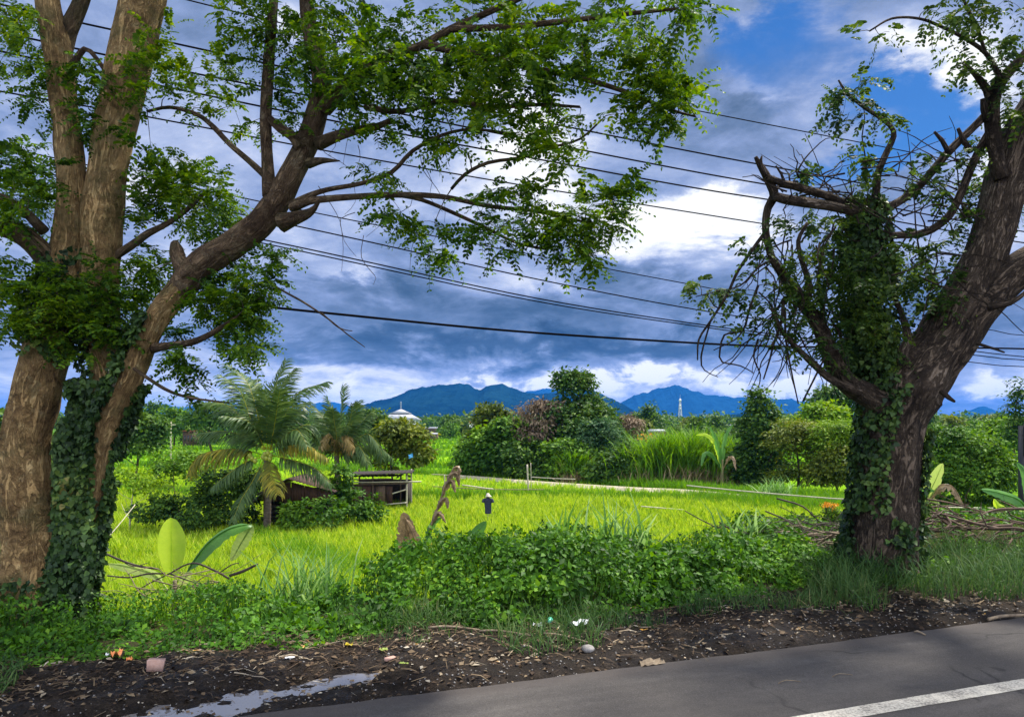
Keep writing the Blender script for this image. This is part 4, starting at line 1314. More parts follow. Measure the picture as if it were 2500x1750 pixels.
limb(mt, [(140, 640, 30), (105, 580, 26), (60, 535, 23), (10, 512, 21), (-80, 490, 20)], 8.6, 8.2, 14, 0.15, 0.05, 4, 0.07, sk)
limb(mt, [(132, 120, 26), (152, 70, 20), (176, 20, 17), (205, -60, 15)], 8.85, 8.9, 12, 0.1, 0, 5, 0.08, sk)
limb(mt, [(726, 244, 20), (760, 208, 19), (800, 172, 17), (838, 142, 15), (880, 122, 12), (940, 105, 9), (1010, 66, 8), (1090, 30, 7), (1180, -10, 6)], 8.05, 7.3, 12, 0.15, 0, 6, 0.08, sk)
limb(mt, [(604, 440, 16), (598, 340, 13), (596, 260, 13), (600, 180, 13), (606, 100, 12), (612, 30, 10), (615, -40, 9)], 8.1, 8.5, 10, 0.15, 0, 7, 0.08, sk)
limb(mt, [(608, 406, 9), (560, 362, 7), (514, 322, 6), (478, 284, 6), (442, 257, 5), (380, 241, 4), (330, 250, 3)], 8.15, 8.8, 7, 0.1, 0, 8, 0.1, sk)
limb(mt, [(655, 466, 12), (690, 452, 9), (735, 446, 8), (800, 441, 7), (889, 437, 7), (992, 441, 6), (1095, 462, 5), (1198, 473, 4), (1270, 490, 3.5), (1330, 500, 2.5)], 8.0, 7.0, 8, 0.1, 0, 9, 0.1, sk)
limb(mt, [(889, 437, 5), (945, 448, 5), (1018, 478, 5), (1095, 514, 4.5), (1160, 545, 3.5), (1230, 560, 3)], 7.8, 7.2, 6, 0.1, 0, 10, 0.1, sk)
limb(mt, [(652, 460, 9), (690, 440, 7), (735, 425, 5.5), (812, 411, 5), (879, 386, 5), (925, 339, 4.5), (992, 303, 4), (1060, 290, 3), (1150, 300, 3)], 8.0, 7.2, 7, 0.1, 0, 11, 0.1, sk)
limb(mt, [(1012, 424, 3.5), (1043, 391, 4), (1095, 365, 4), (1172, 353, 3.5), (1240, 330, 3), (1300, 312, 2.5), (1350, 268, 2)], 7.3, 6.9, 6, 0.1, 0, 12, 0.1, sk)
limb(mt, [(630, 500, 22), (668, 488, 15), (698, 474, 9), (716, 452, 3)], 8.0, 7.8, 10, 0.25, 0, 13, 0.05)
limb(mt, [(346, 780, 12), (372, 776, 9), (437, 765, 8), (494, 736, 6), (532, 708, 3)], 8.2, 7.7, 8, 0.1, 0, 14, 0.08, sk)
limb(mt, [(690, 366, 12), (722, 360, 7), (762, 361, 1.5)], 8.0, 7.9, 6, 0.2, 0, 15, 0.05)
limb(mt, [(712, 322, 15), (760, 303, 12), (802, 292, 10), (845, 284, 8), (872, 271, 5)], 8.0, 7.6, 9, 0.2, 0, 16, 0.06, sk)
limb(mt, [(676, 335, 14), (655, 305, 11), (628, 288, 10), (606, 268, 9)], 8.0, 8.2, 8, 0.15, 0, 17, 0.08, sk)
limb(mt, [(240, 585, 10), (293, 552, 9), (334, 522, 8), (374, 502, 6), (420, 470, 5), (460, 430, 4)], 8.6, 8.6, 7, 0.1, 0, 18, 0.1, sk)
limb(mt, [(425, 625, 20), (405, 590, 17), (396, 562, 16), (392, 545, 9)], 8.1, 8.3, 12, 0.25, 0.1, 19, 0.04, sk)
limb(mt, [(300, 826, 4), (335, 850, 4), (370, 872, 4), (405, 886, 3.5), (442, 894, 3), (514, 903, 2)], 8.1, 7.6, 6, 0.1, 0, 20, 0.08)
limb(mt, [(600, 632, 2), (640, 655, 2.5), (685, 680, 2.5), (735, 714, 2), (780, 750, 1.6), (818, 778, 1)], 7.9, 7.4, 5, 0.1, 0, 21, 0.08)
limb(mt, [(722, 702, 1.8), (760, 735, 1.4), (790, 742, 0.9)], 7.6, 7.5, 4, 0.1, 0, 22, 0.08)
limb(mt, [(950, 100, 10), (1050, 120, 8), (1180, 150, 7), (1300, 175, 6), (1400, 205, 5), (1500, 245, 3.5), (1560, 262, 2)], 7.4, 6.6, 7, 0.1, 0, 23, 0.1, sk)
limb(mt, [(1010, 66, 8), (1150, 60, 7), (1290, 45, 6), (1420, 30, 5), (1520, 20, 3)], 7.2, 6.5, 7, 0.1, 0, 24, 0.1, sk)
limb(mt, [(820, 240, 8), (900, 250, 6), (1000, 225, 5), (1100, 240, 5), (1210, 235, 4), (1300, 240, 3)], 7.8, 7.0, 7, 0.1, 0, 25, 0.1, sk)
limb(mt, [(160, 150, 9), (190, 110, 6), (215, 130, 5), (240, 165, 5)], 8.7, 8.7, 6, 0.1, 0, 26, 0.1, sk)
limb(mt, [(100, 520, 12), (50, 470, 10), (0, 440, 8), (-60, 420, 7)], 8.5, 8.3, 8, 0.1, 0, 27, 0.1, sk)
mt.add(np.zeros((0, 3)))
# dead hanging twiglets
for k_ in range(12):
    x0, y0 = rng.uniform(660, 960), rng.uniform(230, 560)
    Y0 = 7.8
    lst = [(x0, y0, 0.9)]
    dx, dy = rng.normal(0, 16), rng.uniform(15, 40)
    for q_ in range(4):
        lst.append((lst[-1][0] + dx + rng.normal(0, 12), lst[-1][1] + dy + rng.normal(0, 10), 0.8 - q_ * 0.12))
    limb(mt, lst, Y0, Y0 - 0.3, 4, 0, 0, 0, 0.1)
for m__ in mt.v:
    m__ -= TB
trunk = mt.build('trunk', [M['bark_tan'], M['bark_shaded']], left, smooth=True)
# owl-hole scar on the stem
ms = MB()
cs = W(254, 838, 8.12)
th = np.linspace(0, 2 * np.pi, 20, endpoint=False)
ring = []
for rr, dy in ((1.0, 0.0), (0.8, -0.035), (0.45, -0.03), (0.0, 0.02)):
    ring.append(np.stack([cs[0] + np.cos(th) * 0.052 * rr, np.full(20, cs[1] + dy), cs[2] + np.sin(th) * 0.125 * rr - 0.02], -1))
Vr = np.stack(ring).reshape(-1, 3) - TB
i_ = np.arange(80).reshape(4, 20)
ms.add(Vr, np.stack([i_[:-1], np.roll(i_[:-1], -1, 1), np.roll(i_[1:], -1, 1), i_[1:]], -1).reshape(-1, 4))
M['scar'] = plain_mat('scar', (0.20, 0.17, 0.15), (0.55, 0.50, 0.46), 30.0, 0.9, bump=0.5)
scar = ms.build('branch_scar', M['scar'], left, smooth=True)
ms = MB()
hv = np.stack([cs[0] + np.cos(th) * 0.024, np.full(20, cs[1] - 0.044), cs[2] + 0.055 + np.sin(th) * 0.028], -1) - TB
ms.add(np.vstack([hv, hv.mean(0) + [0, 0.0, 0]]), None, [[k_, (k_ + 1) % 20, 20] for k_ in range(20)])
ms.build('knot_hole', M['post_dark'], scar)

LB = [  # x, y, rx, ry, depth, depth half-extent, clumps
    (820, 120, 190, 130, 7.8, 1.2, 130), (960, 150, 170, 110, 7.5, 1.1, 110), (1100, 110, 170, 120, 7.3, 1.0, 105), (1250, 130, 160, 100, 7.0, 0.9, 82), (1390, 60, 150, 80, 6.8, 0.8, 62),
    (1440, 150, 80, 70, 6.7, 0.6, 24), (1490, 225, 85, 55, 6.6, 0.4, 24), (1540, 30, 50, 35, 6.5, 0.4, 9), (1520, 280, 45, 35, 6.6, 0.3, 8),
    (1120, 255, 150, 70, 7.2, 0.7, 52), (880, 260, 120, 60, 7.6, 0.7, 34), (1000, 330, 60, 50, 7.2, 0.5, 10), (1210, 335, 90, 50, 7.0, 0.5, 22), (1320, 290, 60, 40, 6.9, 0.3, 6),
    (1180, 430, 50, 60, 7.0, 0.4, 13), (1070, 445, 60, 30, 7.1, 0.4, 8), (1350, 460, 80, 60, 6.9, 0.4, 22), (1400, 400, 40, 40, 6.9, 0.3, 8), (1250, 520, 110, 60, 7.0, 0.5, 36), (1130, 545, 90, 40, 7.1, 0.5, 22), (1300, 580, 70, 35, 7.0, 0.4, 12),
    (920, 515, 70, 40, 7.4, 0.4, 14), (970, 570, 55, 35, 7.3, 0.4, 12), (860, 400, 70, 40, 7.6, 0.4, 8), (880, 470, 30, 40, 7.5, 0.3, 6),
    (600, 100, 80, 110, 8.3, 0.7, 34), (560, 30, 90, 50, 8.4, 0.7, 26), (640, 230, 70, 90, 8.1, 0.6, 22), (560, 260, 60, 60, 8.3, 0.5, 10), (700, 60, 110, 90, 8.0, 0.9, 50), (770, 210, 60, 60, 7.8, 0.5, 14),
    (440, 190, 90, 60, 8.6, 0.6, 20), (270, 170, 130, 90, 8.5, 0.5, 44), (210, 250, 90, 60, 8.5, 0.4, 24), (110, 180, 100, 90, 8.6, 0.5, 32), (40, 90, 90, 80, 8.7, 0.7, 26), (20, 30, 60, 40, 8.8, 0.6, 10), (380, 110, 60, 60, 8.7, 0.5, 10), (500, 170, 50, 60, 8.5, 0.4, 8),
    (60, 380, 110, 90, 8.7, 0.8, 44), (20, 470, 90, 70, 8.5, 0.7, 30), (340, 320, 60, 50, 8.7, 0.5, 8), (410, 400, 100, 60, 8.7, 0.7, 34), (460, 470, 100, 60, 8.6, 0.7, 34), (350, 450, 70, 60, 8.7, 0.6, 18), (340, 600, 60, 60, 8.7, 0.6, 18),
    (560, 650, 60, 80, 8.0, 0.6, 30), (520, 720, 80, 50, 8.0, 0.6, 24), (470, 640, 70, 50, 8.2, 0.6, 20), (560, 770, 50, 22, 7.8, 0.4, 7), (600, 590, 40, 40, 8.0, 0.4, 8),
    (395, 790, 36, 60, 8.0, 0.4, 12), (420, 850, 26, 30, 7.9, 0.3, 4), (300, 660, 60, 60, 8.7, 0.5, 14), (170, 640, 150, 60, 8.3, 0.4, 34), (120, 700, 130, 50, 8.2, 0.3, 30), (200, 740, 110, 50, 8.2, 0.3, 24), (30, 640, 60, 80, 8.3, 0.4, 20),
]
mtw, ml = MB(), MB()
LB = [(b[0], b[1] - (22 if b[1] > 480 and b[0] > 840 else 0), b[2], b[3], b[4], b[5], int(b[6] * (0.44 if b[1] < 300 and b[0] > 480 else (1.0 if b[0] < 660 and b[1] > 330 else 0.62)))) for b in LB]
LB += [(1520, 222, 72, 48, 6.6, 0.4, 12), (1548, 24, 42, 36, 6.5, 0.3, 6), (1440, 250, 60, 40, 6.7, 0.4, 7), (700, -220, 420, 160, 8.5, 2.0, 90), (1200, -200, 420, 130, 7.5, 1.6, 80), (1000, -420, 600, 160, 9.5, 2.2, 110), (300, -250, 300, 150, 9.0, 1.6, 60)]
C = clump_centres(LB, rng)
dirs = grow(mtw, sk, C, rng)
sprays(ml, C, dirs, rng, per=6, L=(0.15, 0.32), pairs=7, leaf=(0.030, 0.060), droop=0.42, flat=0.32)
for m__ in mtw.v + ml.v:
    m__ -= TB
ml.v += mtw.v
ml.q += [q_ + ml.n for q_ in mtw.q]
ml.qm += [np.ones(len(q_), int) for q_ in mtw.q]
ml.t += [q_ + ml.n for q_ in mtw.t]
ml.tm += [np.ones(len(q_), int) for q_ in mtw.t]
ml.n += mtw.n
ml.build('crown', [M['leaf_near'], M['twig']], left)
# ivy on the left tree
mi = MB()


def ivy_left(P, nrm, c):
    px, py = pxy(P)
    k_ = fbm(P * 2.6, 31, 3)
    zone = (py > 1270 + 50 * k_ - (px > 100) * 60) | ((py > 560) & (py < 775 + 160 * (k_ - 0.5)))
    return zone & (nrm[:, 1] < 0.75) & (k_ > 0.34) & (fbm(P * 7.0, 49, 2) > 0.36)


surface_leaves(mi, A, AR, 22000, rng, ivy_left, (0.03, 0.085), (0.005, 0.12))


def ivy_left2(P, nrm, c):
    px, py = pxy(P)
    k_ = fbm(P * 2.6, 33, 3)
    edge = nrm[:, 0] - 0.25
    side = (nrm[:, 0] < -0.25) | (py > 1190) | ((nrm[:, 0] > 0.8) & (py > 860))
    return side & (py > 700) & (k_ > 0.32) & (fbm(P * 7.0, 51, 2) > 0.36)


surface_leaves(mi, Cc, CR, 26000, rng, ivy_left2, (0.03, 0.085), (0.005, 0.075))
surface_leaves(mi, Bb, BR, 10000, rng, lambda P, nrm, c: (pxy(P)[1] > 640) & (fbm(P * 2.6, 35, 3) > 0.42), (0.03, 0.085), (0.01, 0.10))
# ivy curtain filling the fork between the two stems
n = 17000
py = rng.uniform(850, 1430, n)
xl = np.interp(py, [850, 1000, 1200, 1430], [150, 122, 120, 90])
xr = np.interp(py, [850, 1000, 1120, 1200, 1300, 1430], [215, 212, 208, 212, 208, 185])
px = xl + (xr - xl) * rng.random(n)
YY = 8.42 - 0.30 * sstep(1000, 1300, py) + rng.normal(0, 0.10, n)
P = np.stack([(px - CX) / F * YY, YY, CAMZ - (py - HY) / F * YY], -1)
ok = fbm(P * 2.3, 37, 3) > 0.36 + 0.12 * (py < 950)
P = P[ok]
m = len(P)
mi.inst(HEART_V, HEART_Q, None, P, unit(np.array([0, -0.2, -1.0]) + rng.normal(0, .5, (m, 3))), unit(np.array([0.15, -1.0, 0.45]) + rng.normal(0, .5, (m, 3))), rng.uniform(0.03, 0.085, m))
for m__ in mi.v:
    m__ -= TB
mi.build('ivy', M['ivy'], left)

# ---- right tree
rng = np.random.default_rng(202)
TR = np.array([W(1970, 1300, 9.8)[0], 9.8, 0.0])
right = empty('roadside_tree', TR)
tag(right, 'dark roadside tree with ivy wrapped trunk and dead branches leaning to the right', 'tree')
mt = MB()
sk = []
limb(mt, [(1968, 1340, 92), (1970, 1290, 80), (1980, 1200, 70), (1988, 1100, 64), (1996, 1000, 63), (2006, 930, 66), (2030, 870, 76), (2064, 830, 68), (2108, 775, 60), (2152, 700, 55), (2192, 620, 46), (2221, 540, 41), (2245, 450, 43), (2264, 380, 44), (2292, 310, 44), (2335, 230, 40), (2390, 130, 36), (2470, -60, 28), (2560, -280, 20), (2640, -480, 9)], 9.8, 9.3, 36, 0.09, 0.18, 51, 0.07, sk)
T1, T1R = np.array(sk[0][:, :3]), sk[0][:, 3]
limb(mt, [(2070, 856, 44), (2130, 786, 44), (2185, 706, 42), (2238, 644, 40), (2296, 598, 40), (2380, 545, 38), (2500, 440, 31), (2620, 280, 24), (2720, 80, 15), (2790, -120, 7)], 9.6, 9.0, 22, 0.06, 0.10, 52, 0.07, sk)
IV, IVR = limb(mt, [(1990, 900, 40), (1966, 850, 34), (1946, 780, 28), (1942, 700, 25), (1942, 600, 22), (1940, 530, 19), (1945, 478, 15), (1953, 440, 9)], 9.7, 9.6, 14, 0.15, 0.1, 53, 0.07, sk)
limb(mt, [(1990, 912, 34), (1945, 885, 27), (1905, 862, 24), (1872, 820, 20), (1842, 742, 17), (1805, 685, 15), (1775, 645, 13), (1748, 605, 10), (1730, 575, 8), (1717, 516, 8), (1722, 466, 9), (1736, 440, 11), (1728, 415, 10), (1716, 390, 9), (1704, 370, 7), (1694, 352, 4)], 9.5, 9.0, 12, 0.12, 0.05, 54, 0.07, sk)
limb(mt, [(1716, 395, 5), (1706, 368, 4), (1708, 350, 2)], 9.0, 9.0, 6, 0.1, 0, 0, 0.05)
limb(mt, [(1736, 440, 10), (1760, 447, 11), (1798, 452, 12), (1840, 458, 11), (1880, 466, 11), (1912, 474, 11), (1945, 486, 12)], 9.0, 9.5, 10, 0.15, 0, 55, 0.07, sk)
limb(mt, [(1722, 398, 7), (1752, 410, 8), (1780, 417, 9), (1832, 432, 9), (1880, 450, 9), (1922, 474, 9)], 9.0, 9.45, 9, 0.15, 0, 56, 0.07, sk)
limb(mt, [(1760, 412, 4), (1752, 390, 3), (1740, 372, 2)], 9.1, 9.0, 5)
limb(mt, [(1953, 486, 12), (1963, 437, 9), (1968, 391, 8), (1984, 350, 7), (2004, 306, 6), (1998, 285, 5), (1982, 270, 5), (1955, 252, 4.5), (1930, 235, 4), (1910, 218, 3.5), (1896, 206, 3), (1880, 180, 2)], 9.5, 9.0, 8, 0.12, 0, 57, 0.08, sk)
limb(mt, [(1960, 482, 10), (2015, 453, 9), (2050, 428, 9), (2076, 401, 9), (2128, 340, 9), (2179, 289, 8), (2213, 254, 9), (2232, 226, 10)], 9.5, 9.2, 9, 0.12, 0, 58, 0.08, sk)
limb(mt, [(2128, 345, 6), (2112, 315, 5), (2095, 296, 3)], 9.3, 9.2, 6)
limb(mt, [(2178, 340, 7), (2160, 315, 6), (2148, 288, 4)], 9.3, 9.2, 6)
limb(mt, [(2245, 400, 16), (2232, 330, 16), (2224, 260, 16), (2228, 215, 16), (2245, 180, 14), (2264, 160, 12), (2300, 120, 10), (2340, 60, 8)], 9.3, 9.0, 10, 0.15, 0, 59, 0.07, sk)
limb(mt, [(2226, 230, 14), (2212, 200, 9), (2196, 178, 7), (2180, 160, 5), (2160, 140, 4)], 9.2, 9.0, 8, 0.15, 0, 60, 0.07, sk)
limb(mt, [(2214, 270, 9), (2206, 244, 8), (2204, 222, 6)], 9.2, 9.1, 7)
limb(mt, [(2245, 180, 7), (2210, 120, 5), (2160, 85, 4), (2110, 60, 3.5), (2060, 42, 3), (2000, 42, 2.5), (1950, 70, 2)], 9.0, 8.5, 7, 0.1, 0, 61, 0.08, sk)
limb(mt, [(2210, 120, 4), (2190, 60, 4), (2170, 20, 3), (2150, -20, 3)], 8.9, 8.7, 6, 0.1, 0, 62, 0.08, sk)
limb(mt, [(2232, 280, 11), (2205, 320, 9), (2178, 375, 9), (2153, 437, 9), (2128, 484, 9), (2090, 514, 9), (2050, 526, 8), (2005, 528, 8), (1955, 540, 8)], 9.3, 9.5, 9, 0.12, 0, 63, 0.08, sk)
limb(mt, [(2040, 850, 22), (2022, 800, 16), (2035, 760, 9), (2020, 700, 6), (1990, 640, 5)], 9.4, 9.4, 8, 0.15, 0, 64, 0.08, sk)
limb(mt, [(1925, 880, 12), (1895, 866, 10), (1860, 848, 9), (1820, 812, 8), (1788, 781, 6), (1755, 745, 5), (1730, 690, 4)], 9.3, 8.9, 8, 0.12, 0, 65, 0.08, sk)
limb(mt, [(1808, 690, 8), (1815, 640, 7), (1800, 590, 6), (1790, 540, 5), (1810, 500, 4)], 9.2, 9.3, 7, 0.12, 0, 66, 0.08, sk)
limb(mt, [(1872, 820, 8), (1850, 780, 6), (1845, 700, 6), (1835, 640, 5), (1845, 560, 4)], 9.4, 9.5, 7, 0.12, 0, 67, 0.08, sk)
for lst in ([(1716, 520, 4), (1690, 556, 4), (1655, 607, 3.5), (1629, 663, 3), (1593, 720, 2.6), (1567, 761, 2.4), (1564, 807, 1.5)], [(1593, 720, 2), (1572, 800, 2), (1580, 830, 1.4), (1610, 845, 1)],
            [(1700, 640, 3), (1680, 694, 2.6), (1665, 741, 2.6), (1624, 751, 2.4), (1613, 800, 2), (1620, 812, 1.8), (1660, 820, 1.5), (1690, 836, 1)], [(1668, 735, 2), (1650, 760, 1.6), (1600, 785, 1.2)],
            [(1757, 669, 4), (1752, 720, 3.4), (1735, 770, 2.6), (1727, 802, 2.2), (1712, 850, 1.6)], [(1760, 690, 3), (1762, 760, 2.4), (1772, 820, 2), (1790, 905, 1.4)],
            [(1700, 760, 2.6), (1690, 800, 2), (1705, 840, 1.5), (1700, 870, 1)], [(1640, 640, 2), (1610, 690, 1.8), (1585, 660, 1.2)], [(1732, 582, 3), (1700, 600, 2.4), (1660, 640, 2), (1600, 655, 1.5), (1560, 665, 1.2)],
            [(1800, 900, 2), (1830, 840, 2.2), (1850, 800, 2)], [(2215, 690, 8), (2265, 680, 6), (2300, 655, 5)], [(2190, 770, 4), (2230, 782, 3), (2252, 790, 2)], [(2110, 876, 6), (2128, 892, 5), (2140, 900, 3)]):
    limb(mt, lst, 9.0, 8.8, 6, 0.1, 0, 0, 0.08, sk)
# tangle of bare drooping twigs
for k_ in range(150):
    zone = rng.random()
    if zone < 0.45:
        x0, y0 = rng.uniform(1690, 1880), rng.uniform(480, 780)
        dx, dy = rng.normal(-8, 14), rng.uniform(10, 34)
    elif zone < 0.85:
        x0, y0 = rng.uniform(1900, 2180), rng.uniform(360, 640)
        dx, dy = rng.normal(0, 26), rng.normal(-6, 22)
    else:
        x0, y0 = rng.uniform(1740, 1900), rng.uniform(370, 460)
        dx, dy = rng.normal(0, 14), rng.uniform(-22, 10)
    Y0 = rng.uniform(8.9, 9.7)
    lst = [(x0, y0, 2.2)]
    for q_ in range(5):
        lst.append((lst[-1][0] + dx + rng.normal(0, 7), lst[-1][1] + dy + rng.normal(0, 6) + q_ * 1.5, 1.7 - q_ * 0.28))
    limb(mt, lst, Y0, Y0 + rng.normal(0, 0.3), 4, 0, 0, 0, 0.12, sk if k_ % 2 else None)
for m__ in mt.v:
    m__ -= TR
mt.build('trunk', M['bark_dark'], right, smooth=True)
RBX = [(2700, -120, 420, 260, 9.0, 1.8, 130), (2500, -500, 500, 220, 9.0, 2.0, 150), (3100, -350, 400, 300, 9.5, 2.0, 110), (2300, -250, 300, 120, 9.0, 1.2, 60), (1900, 560, 80, 60, 9.5, 0.5, 36), (1930, 640, 90, 70, 9.4, 0.5, 42), (1920, 730, 90, 70, 9.4, 0.5, 42), (1860, 620, 70, 60, 9.3, 0.5, 22), (1800, 580, 60, 50, 9.2, 0.4, 14), (1780, 660, 70, 50, 9.1, 0.4, 16), (1860, 500, 70, 40, 9.4, 0.4, 16),
      (2040, 650, 90, 80, 9.5, 0.6, 34), (2120, 620, 60, 80, 9.6, 0.5, 18), (2060, 560, 90, 50, 9.5, 0.5, 18), (2110, 700, 50, 60, 9.4, 0.4, 12), (2000, 760, 50, 50, 9.3, 0.3, 12), (1860, 780, 60, 60, 9.2, 0.4, 14),
      (1570, 655, 36, 26, 8.9, 0.3, 8), (1640, 640, 60, 30, 8.9, 0.3, 9), (1700, 560, 50, 60, 9.0, 0.3, 11), (1690, 690, 60, 50, 8.9, 0.3, 11), (1770, 740, 50, 50, 9.0, 0.3, 10), (1750, 500, 30, 30, 9.0, 0.2, 5),
      (1900, 210, 50, 34, 9.0, 0.25, 9), (1960, 250, 50, 36, 9.0, 0.25, 10), (1870, 250, 24, 26, 9.0, 0.2, 4), (1955, 180, 40, 16, 9.0, 0.2, 4), (1930, 370, 50, 40, 9.2, 0.3, 11), (2060, 395, 50, 34, 9.3, 0.3, 10), (2100, 430, 40, 30, 9.3, 0.3, 7), (1940, 440, 60, 40, 9.4, 0.3, 11),
      (2090, 40, 80, 28, 8.6, 0.3, 12), (2170, 20, 60, 30, 8.7, 0.3, 10), (2250, 20, 60, 30, 8.8, 0.4, 9), (2150, 90, 40, 30, 8.8, 0.3, 5), (1960, 60, 50, 22, 8.5, 0.2, 5), (2180, 160, 40, 30, 9.0, 0.3, 7), (2260, 110, 50, 60, 9.0, 0.4, 14), (2270, 220, 40, 60, 9.1, 0.4, 14), (2290, 270, 40, 50, 9.5, 0.4, 10),
      (2150, 340, 40, 30, 9.3, 0.3, 5), (2200, 430, 40, 60, 9.7, 0.3, 14), (2170, 500, 40, 50, 9.7, 0.3, 12), (2285, 470, 24, 40, 9.8, 0.3, 8), (1800, 400, 60, 30, 9.1, 0.2, 4), (2190, 340, 30, 40, 9.4, 0.2, 6), (1980, 600, 50, 80, 9.5, 0.3, 20)]
RB = [(b[0], b[1], b[2], b[3], b[4], b[5], max(3, int(b[6] * 0.72))) if 0 < b[1] and b[0] < 2300 else b for b in RBX]
mtw, ml = MB(), MB()
C = clump_centres(RB, rng)
dirs = grow(mtw, sk, C, rng, 0.006)
sprays(ml, C, dirs, rng, per=4, L=(0.14, 0.28), pairs=6, leaf=(0.036, 0.068), droop=0.7)
for m__ in mtw.v + ml.v:
    m__ -= TR
ml.v += mtw.v
ml.q += [q_ + ml.n for q_ in mtw.q]
ml.qm += [np.ones(len(q_), int) for q_ in mtw.q]
ml.t += [q_ + ml.n for q_ in mtw.t]
ml.tm += [np.ones(len(q_), int) for q_ in mtw.t]
ml.n += mtw.n
ml.build('crown', [M['leaf_right'], M['twig']], right)
mi = MB()


def ivy_right(P, nrm, c):
    px, py = pxy(P)
    k_ = fbm(P * 2.4, 41, 3)
    side = nrm[:, 0] + 0.25 * (k_ - 0.5)
    left_side = (side < -0.36) & (py > 860)
    foot = (py > 1120 + 110 * k_) & (side < 0.40)
    rs = (side > 0.85) & (py > 960)
    return (left_side | foot | rs) & (k_ > 0.30) & (fbm(P * 7.0, 47, 2) > 0.36)


surface_leaves(mi, T1, T1R, 42000, rng, ivy_right, (0.035, 0.092), (0.005, 0.11))
surface_leaves(mi, IV, IVR, 9500, rng, lambda P, nrm, c: fbm(P * 2.4, 43, 3) > 0.38, (0.035, 0.085), (0.01, 0.22))
for m__ in mi.v:
    m__ -= TR
mi.build('ivy', M['ivy'], right)

# ------------------------------------------------------------------ power cables strung along the road behind the trees
cables = [
    ([(300, -30), (826, 98), (1200, 175), (1561, 248), (2029, 339), (2300, 392)], 2.0, 'highest thin cable in the sky, emerging from the leaf tips on the right'),
    ([(0, 10), (370, 93), (826, 192), (1200, 270), (1561, 342), (1830, 392), (2300, 478)], 2.8, 'second cable from the top crossing the blue sky'),
    ([(0, 72), (437, 165), (826, 241), (1200, 316), (1561, 386), (1850, 437), (2300, 520)], 2.8, 'third cable from the top, just above the white cloud patch'),
    ([(0, 115), (420, 205), (833, 288), (1200, 356), (1561, 422), (1850, 468), (2300, 545)], 2.8, 'cable that crosses the upper edge of the white cloud patch'),
    ([(0, 205), (330, 262), (735, 339), (1150, 412), (1561, 478), (1810, 517), (2300, 592)], 2.3, 'cable that crosses the middle of the white cloud patch'),
    ([(0, 328), (735, 483), (1200, 572), (1561, 640), (1700, 664), (2230, 741), (2300, 752)], 1.8, 'thin cable just below the hanging leaf tips'),
    ([(0, 366), (735, 522), (1200, 625), (1561, 694), (1880, 741), (2300, 800)], 2.2, 'single cable above the close pair of cables'),
    ([(0, 412), (735, 568), (1200, 668), (1561, 726), (1870, 765), (2194, 797), (2300, 807)], 2.2, 'upper cable of the close pair low in the sky'),
    ([(0, 420), (735, 576), (1200, 675), (1561, 731), (1870, 772), (2189, 813), (2300, 822)], 2.0, 'lower cable of the close pair low in the sky'),
    ([(0, 628), (330, 664), (590, 687), (735, 702), (1150, 742), (1561, 769), (1735, 776), (2000, 780), (2300, 782)], 4.2, 'thick black cable hanging lowest above the mountains'),
]
for pts, wpx, lab in cables:
    P = []
    e0, e1 = pts[0], pts[1]
    yl = pts[-1][1]
    pts = [(e0[0] - 900, e0[1] - 900 * (e1[1] - e0[1]) / (e1[0] - e0[0]) * 1.08)] + pts + [(x_, yl + (HY - yl) * (x_ - 2300) / 3480.0) for x_ in (2700, 3200, 3800)]
    for x, y in pts:
        Yc = 15.0 / (0.9399 - 0.3415 * (x - CX) / F)
        P.append(W(x, y, Yc))
    Ps, Rs = smooth_path(P, [wpx * 0.72 / F * 14.5] * len(P), 0.6)
    mb = MB()
    tube(mb, Ps, Rs, 6, cap=False)
    o = mb.build('power_cable', M['cable'], smooth=True)
    tag(o, lab, 'cable', 'power cables along the road')

# ------------------------------------------------------------------ coconut palms
def frond(mb, pts, Y, dY, leaflet, rng, pairs=40, w=0.045, hang=0.45, rr=0.022, up=(0, 0, 1)):
    n = len(pts)
    Ys = Y + np.linspace(0, 1, n) ** 1.2 * dY
    P = np.array([W(p[0], p[1], y) for p, y in zip(pts, Ys)])
    Ps, _ = smooth_path(P, [1] * n, 0.12)
    Rr = np.linspace(rr, rr * 0.2, len(Ps))
    tube(mb, Ps, Rr, 5, cap=False, mat=1)
    Tn = unit(np.gradient(Ps, axis=0))
    L = np.concatenate([[0], np.cumsum(np.linalg.norm(np.diff(Ps, axis=0), axis=1))])
    s = np.linspace(0.12, 1.0, pairs) * L[-1]
    C = np.stack([np.interp(s, L, Ps[:, k_]) for k_ in range(3)], -1)
    Tt = unit(np.stack([np.interp(s, L, Tn[:, k_]) for k_ in range(3)], -1))
    sd = unit(np.cross(Tt, np.asarray(up, float) + np.array([0.05, -0.15, 0])))
    t = np.linspace(0, 1, pairs)
    ln = leaflet * (0.45 + 0.75 * np.sin(np.pi * np.clip(t * 0.8 + 0.18, 0, 1))) * rng.uniform(0.85, 1.1, pairs)
    for sg in (1, -1):
        D = unit(Tt * (0.42 + 0.5 * t[:, None]) + sd * sg * 0.9 + np.array([0, 0, -1.0]) * hang * rng.uniform(0.5, 1.4, (pairs, 1)) + rng.normal(0, 0.07, (pairs, 3)))
        N = unit(np.cross(D, Tt) * sg + rng.normal(0, 0.2, (pairs, 3)))
        mb.inst(ARCH_V, ARCH_Q, ARCH_T, C, D, N, ln, 0, np.full(pairs, w))


